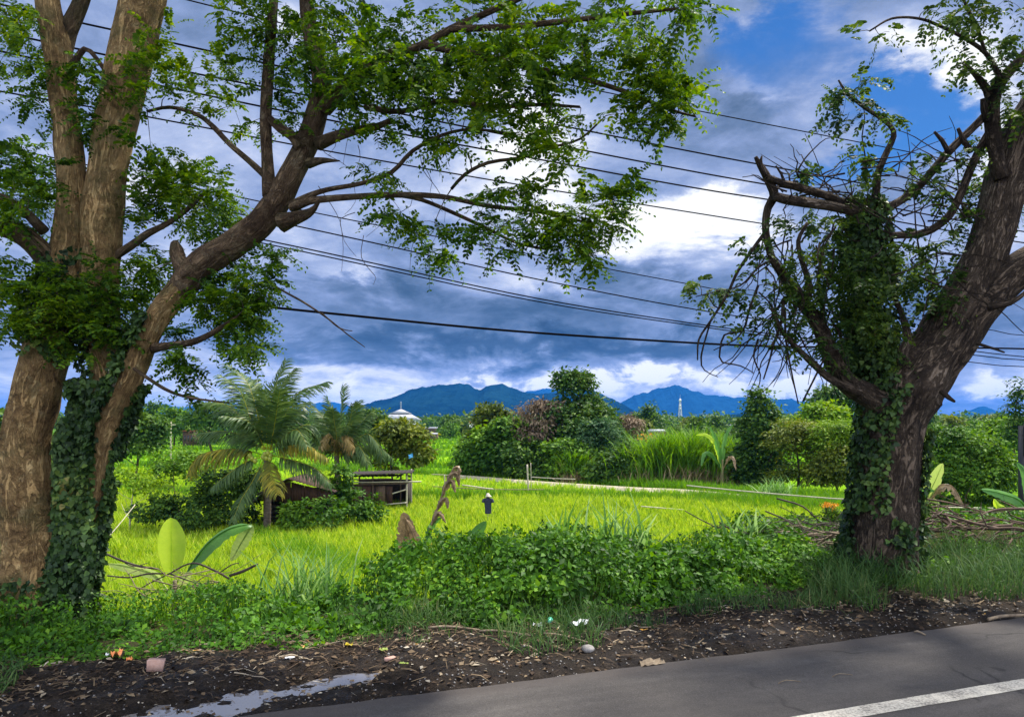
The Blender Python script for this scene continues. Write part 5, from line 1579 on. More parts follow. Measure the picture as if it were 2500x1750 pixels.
def palm(name, label, base_px, base_Y, crown_px, fr, seed, hgt_r, coconuts):
    rng = np.random.default_rng(seed)
    Y = base_Y
    bx = (base_px - CX) / F * Y
    base = np.array([bx, Y, float(gz(bx, Y)) - 0.1])
    cr = W(crown_px[0], crown_px[1], Y)
    root = empty(name, base)
    mt = MB()
    Pm = (base + cr) / 2 + np.array([0.08, 0, 0])
    Ps, Rs = smooth_path([base, Pm, cr], [hgt_r * 1.25, hgt_r, hgt_r * 0.9], 0.06)
    Rs = Rs * (1 + 0.10 * ((np.arange(len(Rs)) % 3) == 0))
    tube(mt, Ps - base, Rs, 12, rough=0.05)
    mt.build('trunk', M['palm_bark'], root, smooth=True)
    for (pts, dY, mat, lf, pairs, hang) in fr:
        mf = MB()
        frond(mf, pts, Y, dY, lf * 1.12, rng, int(pairs * 1.5), 0.062, hang)
        for v in mf.v:
            v -= base
        mf.build('frond', [M[mat], M['frond_yellow' if mat == 'frond' else mat]], root)
    for (x, y) in coconuts:
        mc = MB()
        c = W(x, y, Y - 0.28) - base
        th_ = np.linspace(0, np.pi, 8)
        Pq = np.stack([np.full(8, c[0]), np.full(8, c[1]), c[2] + np.cos(th_) * 0.13], -1)
        tube(mc, Pq, np.maximum(np.sin(th_) * 0.105, 0.004), 10, cap=False)
        mc.build('coconut', M['coconut'], root, smooth=True)
    return root


def z1(*pts):
    return [(386 + x * 0.2857, 781 + y * 0.2857) for x, y in pts]


fr1 = [(z1((745, 790), (770, 600), (800, 340), (890, 100)), 0.6, 'frond', 0.80, 46, 0.25),
       (z1((755, 790), (830, 500), (870, 290), (965, 165)), 1.0, 'frond', 0.75, 44, 0.35),
       (z1((735, 790), (660, 480), (585, 260), (440, 130)), 0.8, 'frond', 0.85, 46, 0.35),
       (z1((730, 790), (620, 560), (530, 330), (385, 215)), -0.4, 'frond', 0.85, 46, 0.40),
       (z1((765, 790), (870, 560), (990, 350), (1205, 265)), 0.3, 'frond', 0.85, 46, 0.40),
       (z1((725, 800), (655, 640), (570, 560), (405, 530)), -1.2, 'frond', 0.70, 40, 0.55),
       (z1((720, 800), (560, 690), (420, 650), (230, 660)), 0.6, 'frond', 0.75, 42, 0.60),
       (z1((715, 790), (520, 520), (380, 430), (180, 430)), 1.6, 'frond', 0.75, 42, 0.60),
       (z1((700, 830), (540, 790), (340, 800), (200, 850), (140, 970)), -0.6, 'frond_gold', 0.85, 46, 0.95),
       (z1((700, 850), (560, 900), (420, 1000), (310, 1090)), -1.0, 'frond', 0.65, 40, 0.75),
       (z1((745, 850), (765, 930), (795, 1030), (830, 1145)), -2.0, 'frond_gold', 0.62, 36, 0.35),
       (z1((780, 820), (930, 760), (1060, 765), (1215, 860)), -0.8, 'frond_gold', 0.65, 40, 0.75),
       (z1((790, 840), (960, 880), (1120, 940), (1250, 1070)), -0.9, 'frond', 0.70, 40, 0.75),
       (z1((720, 870), (620, 1060), (540, 1190), (475, 1350)), -1.6, 'frond', 0.60, 36, 0.6),
       (z1((780, 800), (950, 650), (1080, 600), (1150, 720)), 1.0, 'frond', 0.75, 40, 0.8),
       (z1((765, 800), (800, 620), (825, 460), (845, 330)), -1.6, 'frond', 0.85, 44, 0.30),
       (z1((750, 800), (740, 640), (760, 480), (720, 330)), -1.0, 'frond', 0.80, 40, 0.35),
       (z1((770, 800), (880, 690), (980, 640), (1060, 760)), -1.4, 'frond', 0.7, 38, 0.8),
       (z1((770, 800), (850, 600), (930, 470), (1070, 420)), 1.4, 'frond', 0.8, 42, 0.5),
       (z1((740, 800), (690, 620), (660, 430), (640, 250)), 1.4, 'frond', 0.8, 42, 0.35)]
tag(palm('coconut_palm', '', 597, 34.8, (597, 1014), fr1, 301, 0.14, [(594, 1018), (601, 1016), (607, 1022), (597, 1027), (605, 1029), (590, 1025), (565, 1028), (572, 1033), (560, 1022)]),
    'larger coconut palm with yellow nuts and a yellow frond before the closed shed', 'palm')
fr2 = [(z1((1290, 850), (1310, 650), (1335, 470), (1345, 300)), -0.4, 'frond', 0.75, 40, 0.15),
       (z1((1285, 850), (1270, 650), (1240, 480), (1215, 390)), -0.2, 'frond', 0.7, 38, 0.3),
       (z1((1280, 850), (1230, 680), (1180, 540), (1110, 460)), 0.6, 'frond', 0.75, 38, 0.4),
       (z1((1300, 850), (1370, 690), (1420, 560), (1460, 420)), 0.6, 'frond', 0.7, 38, 0.35),
       (z1((1300, 850), (1400, 720), (1470, 600), (1560, 500)), 0.3, 'frond', 0.8, 40, 0.55),
       (z1((1300, 860), (1420, 740), (1530, 670), (1620, 760), (1650, 860)), -0.5, 'frond', 0.9, 42, 1.0),
       (z1((1300, 860), (1450, 790), (1600, 760), (1720, 850)), 0.3, 'frond', 0.85, 42, 0.9),
       (z1((1300, 860), (1390, 780), (1470, 770), (1540, 900)), -1.2, 'frond', 0.8, 40, 0.9),
       (z1((1285, 850), (1270, 720), (1220, 670), (1170, 770)), -0.9, 'frond_dry', 0.75, 34, 0.9),
       (z1((1295, 850), (1320, 700), (1370, 690), (1425, 800)), -1.0, 'frond_dry', 0.75, 34, 0.9),
       (z1((1290, 850), (1290, 690), (1270, 560), (1260, 480)), -1.0, 'frond', 0.7, 34, 0.3),
       (z1((1280, 850), (1190, 760), (1120, 730), (1060, 800)), 0.6, 'frond', 0.7, 36, 0.8),
       (z1((1300, 850), (1330, 700), (1390, 580), (1420, 440)), -0.8, 'frond', 0.75, 38, 0.4)]
tag(palm('coconut_palm', '', 752, 43.0, (755, 1022), fr2, 302, 0.16, []),
    'smaller coconut palm with dry brown fronds at its heart, behind the two sheds', 'palm')

# ------------------------------------------------------------------ sheds in the field


def corr_sheet(mb, a, b, c, d, waves, amp, mat=0, thick=0.02):
    """corrugated sheet over the quad a-b (along the waves) / d-c"""
    a, b, c, d = [np.asarray(v, float) for v in (a, b, c, d)]
    n = waves * 6 + 1
    t = np.linspace(0, 1, n)[:, None]
    e0 = a * (1 - t) + b * t
    e1 = d * (1 - t) + c * t
    nr = unit(np.cross(b - a, d - a))
    off = (np.sin(t * waves * 2 * np.pi) * amp) * nr
    V = np.vstack([e0 + off, e1 + off, e0 + off - nr * thick, e1 + off - nr * thick])
    i = np.arange(n - 1)
    Q = np.vstack([np.stack([i, i + 1, n + i + 1, n + i], 1), np.stack([2 * n + i, 3 * n + i, 3 * n + i + 1, 2 * n + i + 1], 1),
                   np.stack([i, 2 * n + i, 2 * n + i + 1, i + 1], 1), np.stack([n + i, n + i + 1, 3 * n + i + 1, 3 * n + i], 1)])
    mb.add(V, Q, None, mat)


def pole(mb, a, b, r, sides=7, mat=0, rough=0.1):
    P = np.array([np.asarray(a, float) * (1 - t) + np.asarray(b, float) * t for t in np.linspace(0, 1, 8)])
    tube(mb, P, r, sides, rough=rough, seed=int(abs(P[0][0]) * 10) % 50, mat=mat)


Y1 = 36.0
k1 = Y1 / F
g1 = float(gz(W(650, 1189, Y1)[0], Y1))
B1 = np.array([W(665, 1189, Y1)[0], Y1 + 1.3, g1])
shed1 = empty('closed_shed', B1)
tag(shed1, 'low shed with rusty brown walls and a pitched tin roof under the larger palm', 'shed')


def q1(x, y, dy=0.0):
    return W(x, y, Y1) * np.array([1, 0, 1]) + np.array([0, Y1 + dy, 0]) - B1


D1 = 2.8
for (x0, x1, t0, t1) in ((596, 624, 1104, 1088), (625, 652, 1086, 1080), (653, 682, 1080, 1088), (683, 712, 1088, 1095), (713, 742, 1096, 1103)):
    mb = MB()
    corr_sheet(mb, q1(x0, 1124), q1(x1, 1124), q1(x1, t1), q1(x0, t0), 5, 0.012)
    mb.build('wall_sheet', M['rust'], shed1)
for x in (592, 640, 700, 746):
    mb = MB()
    pole(mb, q1(x, 1195, 0.06), q1(x, 1100 if x != 640 else 1084, 0.06), 0.05)
    mb.build('post', M['old_wood'], shed1)
mb = MB()
for y in (1136, 1148, 1160, 1172):
    box(mb, (q1(594, y) + q1(746, y)) / 2 + np.array([0, 0.12, 0]), (3.2, 0.03, 0.17))
mb.build('slat_wall', M['black_wood'], shed1)
mb = MB()
for x in (594, 744):
    c0, c1 = q1(x, 1192), q1(x, 1104)
    box(mb, (c0 + c1) / 2 + np.array([0, D1 / 2, 0]), (0.05, D1, c1[2] - c0[2]))
cb = (q1(594, 1192, D1) + q1(744, 1104, D1)) / 2
box(mb, cb, (3.2, 0.05, q1(0, 1104)[2] - q1(0, 1192)[2]))
mb.build('side_wall', M['black_wood'], shed1)
for (xa, ya, xb, yb, mt_, nw) in ((649, 1071, 756, 1101, 'tin', 14), (566, 1112, 651, 1070, 'tin', 12)):
    mb = MB()
    corr_sheet(mb, q1(xa, ya, -0.35), q1(xb, yb, -0.35), q1(xb, yb, D1 + 0.3), q1(xa, ya, D1 + 0.3), nw, 0.016)
    mb.build('roof_sheet', M['rust' if xa > 600 else 'tin'], shed1)
mb = MB()
corr_sheet(mb, q1(560, 1130, -0.5), q1(600, 1098, -0.5), q1(600, 1098, 1.6), q1(560, 1130, 1.6), 7, 0.016)
mb.build('lean_to_sheet', M['tin'], shed1)

Y2 = 44.0
B2 = np.array([W(850, 1142, Y2)[0], Y2 + 1.0, float(gz(W(850, 1142, Y2)[0], Y2))])
shed2 = empty('open_shed', B2)
tag(shed2, 'open fronted wooden shed with a flat dark roof beside the tree with big leaves', 'shed')


def q2(x, y, dy=0.0):
    return W(x, y, Y2) * np.array([1, 0, 1]) + np.array([0, Y2 + dy, 0]) - B2


mb = MB()
corr_sheet(mb, q2(776, 1064, -0.45), q2(926, 1059, -0.45), q2(920, 1058, 2.2), q2(780, 1062, 2.2), 16, 0.018)
mb.build('roof_sheet', M['black_wood'], shed2)
mb = MB()
corr_sheet(mb, q2(782, 1068, -0.2), q2(896, 1066, -0.2), q2(896, 1067, 1.6), q2(782, 1068, 1.6), 12, 0.018)
mb.build('lower_roof_sheet', M['black_wood'], shed2)
for x, y0, dy in ((912, 1060, 0), (895, 1066, 0.6), (836, 1064, 0), (790, 1064, 0), (912, 1056, 2.0), (790, 1056, 2.0)):
    mb = MB()
    pole(mb, q2(x, 1146, dy), q2(x, y0, dy), 0.05)
    mb.build('post', M['old_wood' if x != 912 else 'bamboo'], shed2)
for (xa, ya, xb, yb, m__) in ((784, 1081, 945, 1079, 'bamboo'), (786, 1086, 914, 1083, 'old_wood'), (880, 1106, 910, 1097, 'bamboo'), (866, 1130, 912, 1126, 'bamboo'), (784, 1075, 880, 1073, 'old_wood')):
    mb = MB()
    pole(mb, q2(xa, ya, -0.1), q2(xb, yb, -0.1), 0.04)
    mb.build('rail', M[m__], shed2)
for (x0, x1, y0, y1) in ((788, 812, 1086, 1134), (813, 840, 1088, 1132), (841, 864, 1089, 1131), (865, 880, 1090, 1130)):
    mb = MB()
    c = (q2(x0, y0) + q2(x1, y1)) / 2
    box(mb, c + np.array([0, 0.05, 0]), ((x1 - x0) * Y2 / F - 0.02, 0.03, (y1 - y0) * Y2 / F))
    mb.build('wall_board', M['rust' if x0 in (813, 865) else 'old_wood'], shed2)
mb = MB()
c = (q2(788, 1080, 2.0) + q2(912, 1140, 2.0)) / 2
box(mb, c, (124 * Y2 / F, 0.04, 60 * Y2 / F))
box(mb, (q2(912, 1085, 0) + q2(912, 1140, 2.0)) / 2, (0.03, 1.9, 55 * Y2 / F))
mb.build('back_wall', M['black_wood'], shed2)

# ------------------------------------------------------------------ scarecrow
Ys = 38.0
ks = Ys / F
Bs = np.array([W(1094, 1160, Ys)[0], Ys, float(gz(W(1094, 1160, Ys)[0], Ys))])
sc_ = empty('scarecrow', Bs)
tag(sc_, 'scarecrow in a dark navy shirt and pale hat standing in the rice', 'scarecrow')


def ring_loft(mb, rings, n=16):
    """rings of (cx, cy, cz, rx, ry)"""
    th_ = np.linspace(0, 2 * np.pi, n, endpoint=False)
    V = np.vstack([np.stack([r[0] + np.sign(np.cos(th_)) * np.abs(np.cos(th_)) ** 0.8 * r[3], r[1] + np.sin(th_) * r[4], np.full(n, r[2])], -1) for r in rings])
    i_ = np.arange(len(rings) * n).reshape(-1, n)
    Q = np.stack([i_[:-1], np.roll(i_[:-1], -1, 1), np.roll(i_[1:], -1, 1), i_[1:]], -1).reshape(-1, 4)
    mb.add(V, Q)


def zs(y):
    return CAMZ - (y - 7 - HY) * ks - Bs[2]


mb = MB()
ring_loft(mb, [(0.02, 0, zs(1158), .165, .10), (0.015, 0, zs(1150), .165, .10), (0, 0, zs(1140), .17, .10), (0, 0, zs(1131), .18, .11), (0, 0, zs(1127), .20, .105), (0, 0, zs(1124), .17, .09), (0, 0, zs(1122.5), .07, .06)])
for sg in (-1, 1):
    P, R = smooth_path([(sg * 0.13, 0, zs(1126.0)), (sg * 0.21, 0, zs(1128.0)), (sg * 0.245, -0.02, zs(1133.0))], [0.075, 0.078, 0.082], 0.02)
    tube(mb, P, R, 10, rough=0.1)
mb.build('shirt', M['shirt'], sc_, smooth=True)
mb = MB()
ring_loft(mb, [(0, 0, zs(1124), .05, .05), (0, 0, zs(1122), .075, .075), (0, 0, zs(1119), .085, .085), (0, 0, zs(1116), .07, .07), (0, 0, zs(1114.5), .03, .03)])
mb.build('head', M['post_dark'], sc_, smooth=True)
mb = MB()
ring_loft(mb, [(0.03, -0.02, zs(1119.6), .165, .15), (0.03, -0.02, zs(1119.2), .165, .15), (0.01, 0, zs(1116.5), .10, .10), (0, 0, zs(1114), .085, .085), (0, 0, zs(1112.3), .05, .05), (0, 0, zs(1112.0), .01, .01)])
mb.build('hat', M['hat'], sc_, smooth=True)
mb = MB()
pole(mb, (0.01, 0, -0.2), (0.0, 0, zs(1124)), 0.022)
mb.build('pole', M['bamboo'], sc_)

# ------------------------------------------------------------------ bamboo posts and rails in the field
GB = 'bamboo rails in the paddies'


def rail(name, label, pts, r, mat='bamboo', group=None, cat='rail', ground_end=False):
    P, R = smooth_path([W(x, y, Yv) for x, y, Yv in pts], [r] * len(pts), 0.3)
    o_ = P[0].copy()
    mb = MB()
    tube(mb, P - o_, R, 6, rough=0.08)
    o = mb.build(name, M[mat], smooth=True)
    o.location = tuple(o_)
    tag(o, label, cat, group)
    return o


rail('bamboo_post', 'tall pale bamboo post standing at the paddy bund', [(1186, 1118, 52), (1184, 1085, 52), (1182, 1041, 52)], 0.06, cat='post')
rail('bamboo_post', 'shorter thin bamboo post right beside the tall pale post', [(1191, 1112, 52.5), (1191, 1080, 52.5), (1190, 1037, 52.5)], 0.025, cat='post')
rail('bamboo_post', 'short dark post left of the rail in the middle of the paddies', [(997, 1112, 48), (997, 1098, 48), (997, 1064, 48)], 0.035, cat='post')
rail('bamboo_rail', 'white bamboo rail lying slanted before the tall pale post', [(1036, 1087, 50), (1060, 1090, 50), (1090, 1094.5, 50), (1106, 1096, 50)], 0.05, group=GB)
rail('bamboo_rail', 'long thin brown rail lying low behind the scarecrow', [(970, 1090, 50.5), (1060, 1095, 50.5), (1140, 1097, 50.5), (1220, 1097, 50.5)], 0.028, 'dry_twig', GB)
rail('bamboo_rail', 'short pale rail across the top of the short dark post', [(968, 1063, 48), (985, 1063.5, 48), (1040, 1067, 48)], 0.025, group=GB)
rail('bamboo_rail', 'white rail lying alone in the open rice right of the scarecrow', [(1437, 1134.5, 42), (1485, 1138.5, 42), (1532, 1142.5, 42)], 0.035, group=GB)
rail('bamboo_rail', 'long white rail running along the grass bank before the flat topped bush', [(1540, 1088, 50), (1640, 1098, 48), (1740, 1107, 46), (1850, 1116, 44), (1900, 1119, 43)], 0.045, group=GB)
rail('bamboo_rail', 'white rail right of the ivy trunk in front of the banana plants', [(2080, 1136, 30), (2180, 1138, 30), (2310, 1141, 30)], 0.03, group=GB)
rail('bamboo_rail', 'pale rail lying along the upper edge of the footpath', [(1190, 1069, 64), (1240, 1072, 63), (1290, 1074, 62)], 0.05, group=GB)
rail('bamboo_stick', 'leaning white stick in the rice left of the closed shed', [(239, 1208, 28), (270, 1172, 29), (303, 1131, 30)], 0.016, cat='stick')


# ------------------------------------------------------------------ banana plants
def banana_leaf(mb, pts, Y0, Y1, wpx, rng, facing=(0.0, -1.0, 0.35), fold=0.25, ragged=0.1, stalk=0.12, mat=0, nseg=34, tip=1.0):
    n = len(pts)
    Yv = np.linspace(Y0, Y1, n)
    P = np.array([W(p[0], p[1], y) for p, y in zip(pts, Yv)])
    Ps, _ = smooth_path(P, [1] * n, np.linalg.norm(np.diff(P, axis=0), axis=1).sum() / nseg)
    m = len(Ps)
    Tn = unit(np.gradient(Ps, axis=0))
    sd = unit(np.cross(Tn, np.asarray(facing, float)))
    nr = np.cross(sd, Tn)
    t = np.linspace(0, 1, m)
    tt = np.clip((t - stalk) / (1 - stalk), 0, 1)
    wd = (wpx / F * (Y0 + Y1) / 2) * np.clip(np.sin(np.pi * tt ** (0.85 * tip)), 0, 1) ** 0.55
    rows = []
    for f in (-1, -0.5, 0, 0.5, 1):
        rg_ = 1 - (ragged * rng.random(m) * (np.abs(f) > 0.9) * (1 + 2.5 * (rng.random(m) > 0.85)))
        w_ = wd * f * rg_
        rows.append(Ps + sd * w_[:, None] - nr * (np.abs(w_) * fold)[:, None] * (1 if abs(f) < 0.9 else 1.15) + nr * (np.sin(t * 60) * 0.0012)[:, None])
    V = np.stack(rows, 1).reshape(-1, 3)
    i_ = np.arange(m * 5).reshape(m, 5)
    mb.add(V, np.stack([i_[:-1, :-1], i_[:-1, 1:], i_[1:, 1:], i_[1:, :-1]], -1).reshape(-1, 4), None, mat)
    R_l = np.linspace(0.018, 0.003, m) * (Y0 / 10) ** 0.4
    tube(mb, Ps + nr * 0.004, R_l, 5, cap=False, mat=mat)


def banana(label, base_px, Yb, leaves, seed, stem=None, cat='banana plant'):
    rng = np.random.default_rng(seed)
    bx = (base_px - CX) / F * Yb
    B = np.array([bx, Yb, float(gz(bx, Yb)) - 0.05])
    root = empty('banana_plant', B)
    if stem:
        ms = MB()
        P, R = smooth_path([B - B, (W(stem[0], (stem[1] + 1300) / 2, Yb) - B) * np.array([.5, 1, .5]), W(stem[0], stem[1], Yb) - B], [stem[2] * 1.2, stem[2], stem[2] * 0.5], 0.1)
        tube(ms, P, R, 10, rough=0.1)
        ms.build('stem', M['pseudostem'], root, smooth=True)
    for lf in leaves:
        ml_ = MB()
        banana_leaf(ml_, lf[0], lf[1], lf[2], lf[3], rng, **(lf[5] if len(lf) > 5 else {}))
        for v in ml_.v:
            v -= B
        ml_.build('leaf', M[lf[4]], root)
    return tag(root, label, cat)


banana('young banana plant with one upright lime leaf and an arching green leaf', 392, 11.2, [
    ([(390, 1330), (386, 1290), (384, 1230), (383, 1160)], 11.2, 11.3, 30, 'banana_lime', dict(fold=0.22, ragged=0.02, stalk=0.16, facing=(0.25, -1, 0.1), tip=1.5)),
    ([(412, 1330), (422, 1280), (440, 1250), (470, 1214), (512, 1186), (552, 1176), (568, 1178)], 11.2, 11.6, 26, 'banana', dict(fold=0.35, ragged=0.05, stalk=0.22, facing=(-0.5, -0.7, 0.8))),
    ([(566, 1176), (556, 1192), (538, 1222), (518, 1258)], 11.6, 11.5, 17, 'banana_pale', dict(fold=0.3, ragged=0.2, stalk=0.0, facing=(0.6, -1, 0.4))),
    ([(380, 1330), (350, 1290), (300, 1272), (240, 1262)], 11.2, 11.8, 16, 'banana_pale', dict(fold=0.3, ragged=0.1, stalk=0.2, facing=(0.1, -0.5, 1))),
    ([(395, 1340), (402, 1330), (412, 1300), (430, 1280)], 11.1, 11.0, 12, 'banana_pale', dict(fold=0.3, ragged=0.1)),
], 401, (392, 1300, 0.06))
banana('cut dry banana plant with a pointed brown sheath and a tall ragged dead leaf', 930, 12.6, [
    ([(895, 1260), (905, 1220), (909, 1180), (905, 1148)], 12.6, 12.5, 24, 'banana_dry', dict(fold=0.5, ragged=0.25, stalk=0.0)),
    ([(900, 1260), (930, 1225), (925, 1195), (908, 1160)], 12.55, 12.5, 14, 'banana_dry', dict(fold=0.6, ragged=0.3, stalk=0.0)),
    ([(952, 1225), (960, 1200), (972, 1160), (986, 1125), (998, 1090), (1010, 1062), (1024, 1046)], 12.6, 12.9, 4, 'banana_dry', dict(fold=0.3, ragged=0.4, stalk=0.0)),
    ([(955, 1212), (962, 1190), (976, 1168), (990, 1160)], 12.6, 12.6, 10, 'banana', dict(fold=0.5, ragged=0.4, stalk=0.0)),
    ([(964, 1185), (975, 1160), (985, 1150), (1000, 1172)], 12.6, 12.5, 9, 'banana_dry', dict(fold=0.7, ragged=0.6, stalk=0.0)),
    ([(982, 1142), (988, 1125), (1000, 1118), (1004, 1140)], 12.7, 12.6, 9, 'banana_dry', dict(fold=0.7, ragged=0.6, stalk=0.0)),
    ([(992, 1112), (998, 1090), (1012, 1078), (1022, 1104)], 12.8, 12.7, 10, 'banana_dry', dict(fold=0.7, ragged=0.6, stalk=0.0)),
    ([(1000, 1090), (1010, 1066), (1024, 1062), (1030, 1090)], 12.8, 12.8, 9, 'banana_dry', dict(fold=0.7, ragged=0.6, stalk=0.0)),
    ([(1010, 1064), (1020, 1048), (1030, 1052), (1026, 1074)], 12.9, 12.8, 6, 'banana_dry', dict(fold=0.7, ragged=0.5, stalk=0.0)),
    ([(1045, 1240), (1056, 1215), (1072, 1190), (1090, 1168)], 12.0, 12.1, 15, 'banana', dict(fold=0.3, ragged=0.03, stalk=0.05)),
    ([(962, 1240), (970, 1225), (984, 1208), (992, 1190)], 12.0, 12.0, 9, 'banana_yellow', dict(fold=0.3, ragged=0.1, stalk=0.0)),
], 402, (915, 1235, 0.09))
banana('banana plant with two pale upright leaves just right of the ivy trunk', 2068, 24.0, [
    ([(2066, 1150), (2070, 1100), (2074, 1040), (2079, 962)], 24, 24, 13, 'banana_pale', dict(fold=0.3, ragged=0.35, stalk=0.12, facing=(0.5, -1, 0.1))),
    ([(2072, 1150), (2082, 1110), (2098, 1075), (2114, 1038)], 24, 23.6, 16, 'banana_pale', dict(fold=0.25, ragged=0.08, stalk=0.22)),
    ([(2070, 1140), (2100, 1092), (2135, 1090), (2160, 1130)], 24, 23.5, 15, 'banana_dry', dict(fold=0.6, ragged=0.4, stalk=0.15, facing=(0, -0.6, 1))),
    ([(2066, 1150), (2085, 1125), (2100, 1125), (2105, 1140)], 24, 23.5, 8, 'banana_pale', dict(fold=0.3, ragged=0.2)),
    ([(2062, 1150), (2068, 1120), (2080, 1100), (2095, 1100)], 24, 23.5, 10, 'banana', dict(fold=0.3, ragged=0.2)),
], 403, (2068, 1110, 0.10))
banana('banana plant with broad low green leaves at the right edge', 2300, 17.0, [
    ([(2320, 1180), (2290, 1125), (2240, 1105), (2200, 1097)], 17, 16.5, 17, 'banana', dict(fold=0.3, ragged=0.05, stalk=0.05, facing=(0, -0.8, 0.7))),
    ([(2330, 1190), (2300, 1150), (2265, 1150), (2225, 1160)], 17, 16.2, 5, 'banana_pale', dict(fold=0.3, ragged=0.05)),
    ([(2290, 1175), (2262, 1150), (2240, 1135), (2228, 1118)], 16.6, 16.4, 12, 'banana_lime', dict(fold=0.3, ragged=0.05)),
    ([(2320, 1180), (2310, 1100), (2300, 1060), (2280, 1036)], 17, 17.2, 14, 'banana', dict(fold=0.3, ragged=0.1)),
], 404, (2310, 1140, 0.1))
banana('banana plant with upright yellow green leaves in the tall cane grass', 1620, 58.0, [
    ([(1618, 1060), (1615, 1020), (1605, 985), (1592, 955)], 58, 58, 7, 'banana', dict(ragged=0.3)),
    ([(1620, 1060), (1622, 1010), (1630, 970), (1645, 950)], 58, 58.5, 6, 'banana', dict(ragged=0.3)),
    ([(1616, 1050), (1596, 1020), (1580, 1018), (1572, 1045)], 58, 57, 6, 'banana', dict(ragged=0.3)),
    ([(1622, 1050), (1636, 1026), (1646, 1030), (1650, 1054)], 58, 57, 5, 'banana_dry', dict(ragged=0.4)),
    ([(1618, 1055), (1606, 1000), (1585, 975), (1560, 975)], 58, 58.5, 6, 'banana_lime', dict(ragged=0.3)),
], 405, (1620, 1030, 0.14))


# ------------------------------------------------------------------ tall grasses
def tuft(label, x, Yb, n, h, w, sp, mat, seed, cat='grass clump', lean=0.3, name='grass_clump', base_z=None):
    rng = np.random.default_rng(seed)
    bx = (x - CX) / F * Yb
    B = np.array([bx, Yb, float(gz(bx, Yb)) if base_z is None else base_z])
    P = np.stack([rng.normal(0, sp, n), rng.normal(0, sp * 0.7, n), np.full(n, -0.05)], -1)
    mb = MB()
    blades(mb, P, rng.uniform(h * 0.55, h, n), rng.uniform(w * 0.7, w * 1.2, n), rng, lean, (ARCH_V, ARCH_Q, ARCH_T))
    o = mb.build(name, M[mat])
    o.location = tuple(B)
    return tag(o, label, cat)


tuft('tall grass clump with pale leaf blades left of the leafy thicket', 700, 10.4, 120, 1.35, 0.036, 0.24, 'tall_grass', 501, lean=0.28)
tuft('thin upright grass clump leaning at the edge of the weeds before the gap', 655, 10.8, 60, 1.1, 0.026, 0.18, 'tall_grass', 502)
tuft('single dark pointed grass clump rising from the middle of the leafy thicket', 1262, 10.4, 18, 1.55, 0.06, 0.06, 'tall_grass', 503, lean=0.16)
tuft('small grass clump with white tips left of the wide pale clump', 1350, 10.8, 26, 1.5, 0.04, 0.10, 'tall_grass', 504, lean=0.25)
tuft('wide grass clump with white tips rising from the leafy thicket', 1400, 11.0, 60, 1.5, 0.05, 0.22, 'tall_grass', 505, lean=0.25)
tuft('low pale grass clump behind the thicket, left of the branch heap', 1660, 11.0, 40, 1.05, 0.045, 0.20, 'tall_grass', 506, lean=0.45)
tuft('green spiky grass clump below the narrow pointed tree', 1735, 48, 140, 2.0, 0.07, 0.5, 'tall_grass', 507, lean=0.4)
tuft('green spiky grass clump right of the pale banana plant', 2150, 24.0, 150, 1.3, 0.05, 0.55, 'tall_grass', 508, lean=0.35)
CN = 'clumps of tall cane grass'
for k_, (x, Yb, hh, sp, lab) in enumerate(((1435, 62, 3.8, 0.9, 'low cane grass clump next to the dark round shrub'), (1475, 63, 5.0, 1.0, 'tall cane grass clump second from the dark round shrub'), (1520, 62, 5.2, 1.0, 'dense middle cane grass clump of the thicket'),
                                           (1560, 63, 5.4, 1.0, 'tallest cane grass clump left of the yellow green banana'), (1600, 64, 5.0, 1.0, 'cane grass clump behind the yellow green banana'), (1650, 62, 4.6, 0.9, 'cane grass clump touching the narrow pointed tree'), (1285, 64, 3.2, 0.5, 'cane grass clump in the shade under the tall dark tree'))):
    tuft(lab, x, Yb, 620, hh, 0.11, sp, 'cane', 520 + k_, 'cane grass', 0.22, 'cane_clump')['group'] = CN
    tuft('', x, Yb - 0.9, 160, hh * 0.42, 0.08, sp * 1.1, 'dry_grass', 540 + k_, 'dry grass', 0.4, 'dry_grass_clump')
for o in list(COL.objects):
    if o.name.startswith('dry_grass_clump'):
        o['label'] = 'dry straw coloured grass at the foot of the tall cane grass'
        o['group'] = 'dry grass below the cane'


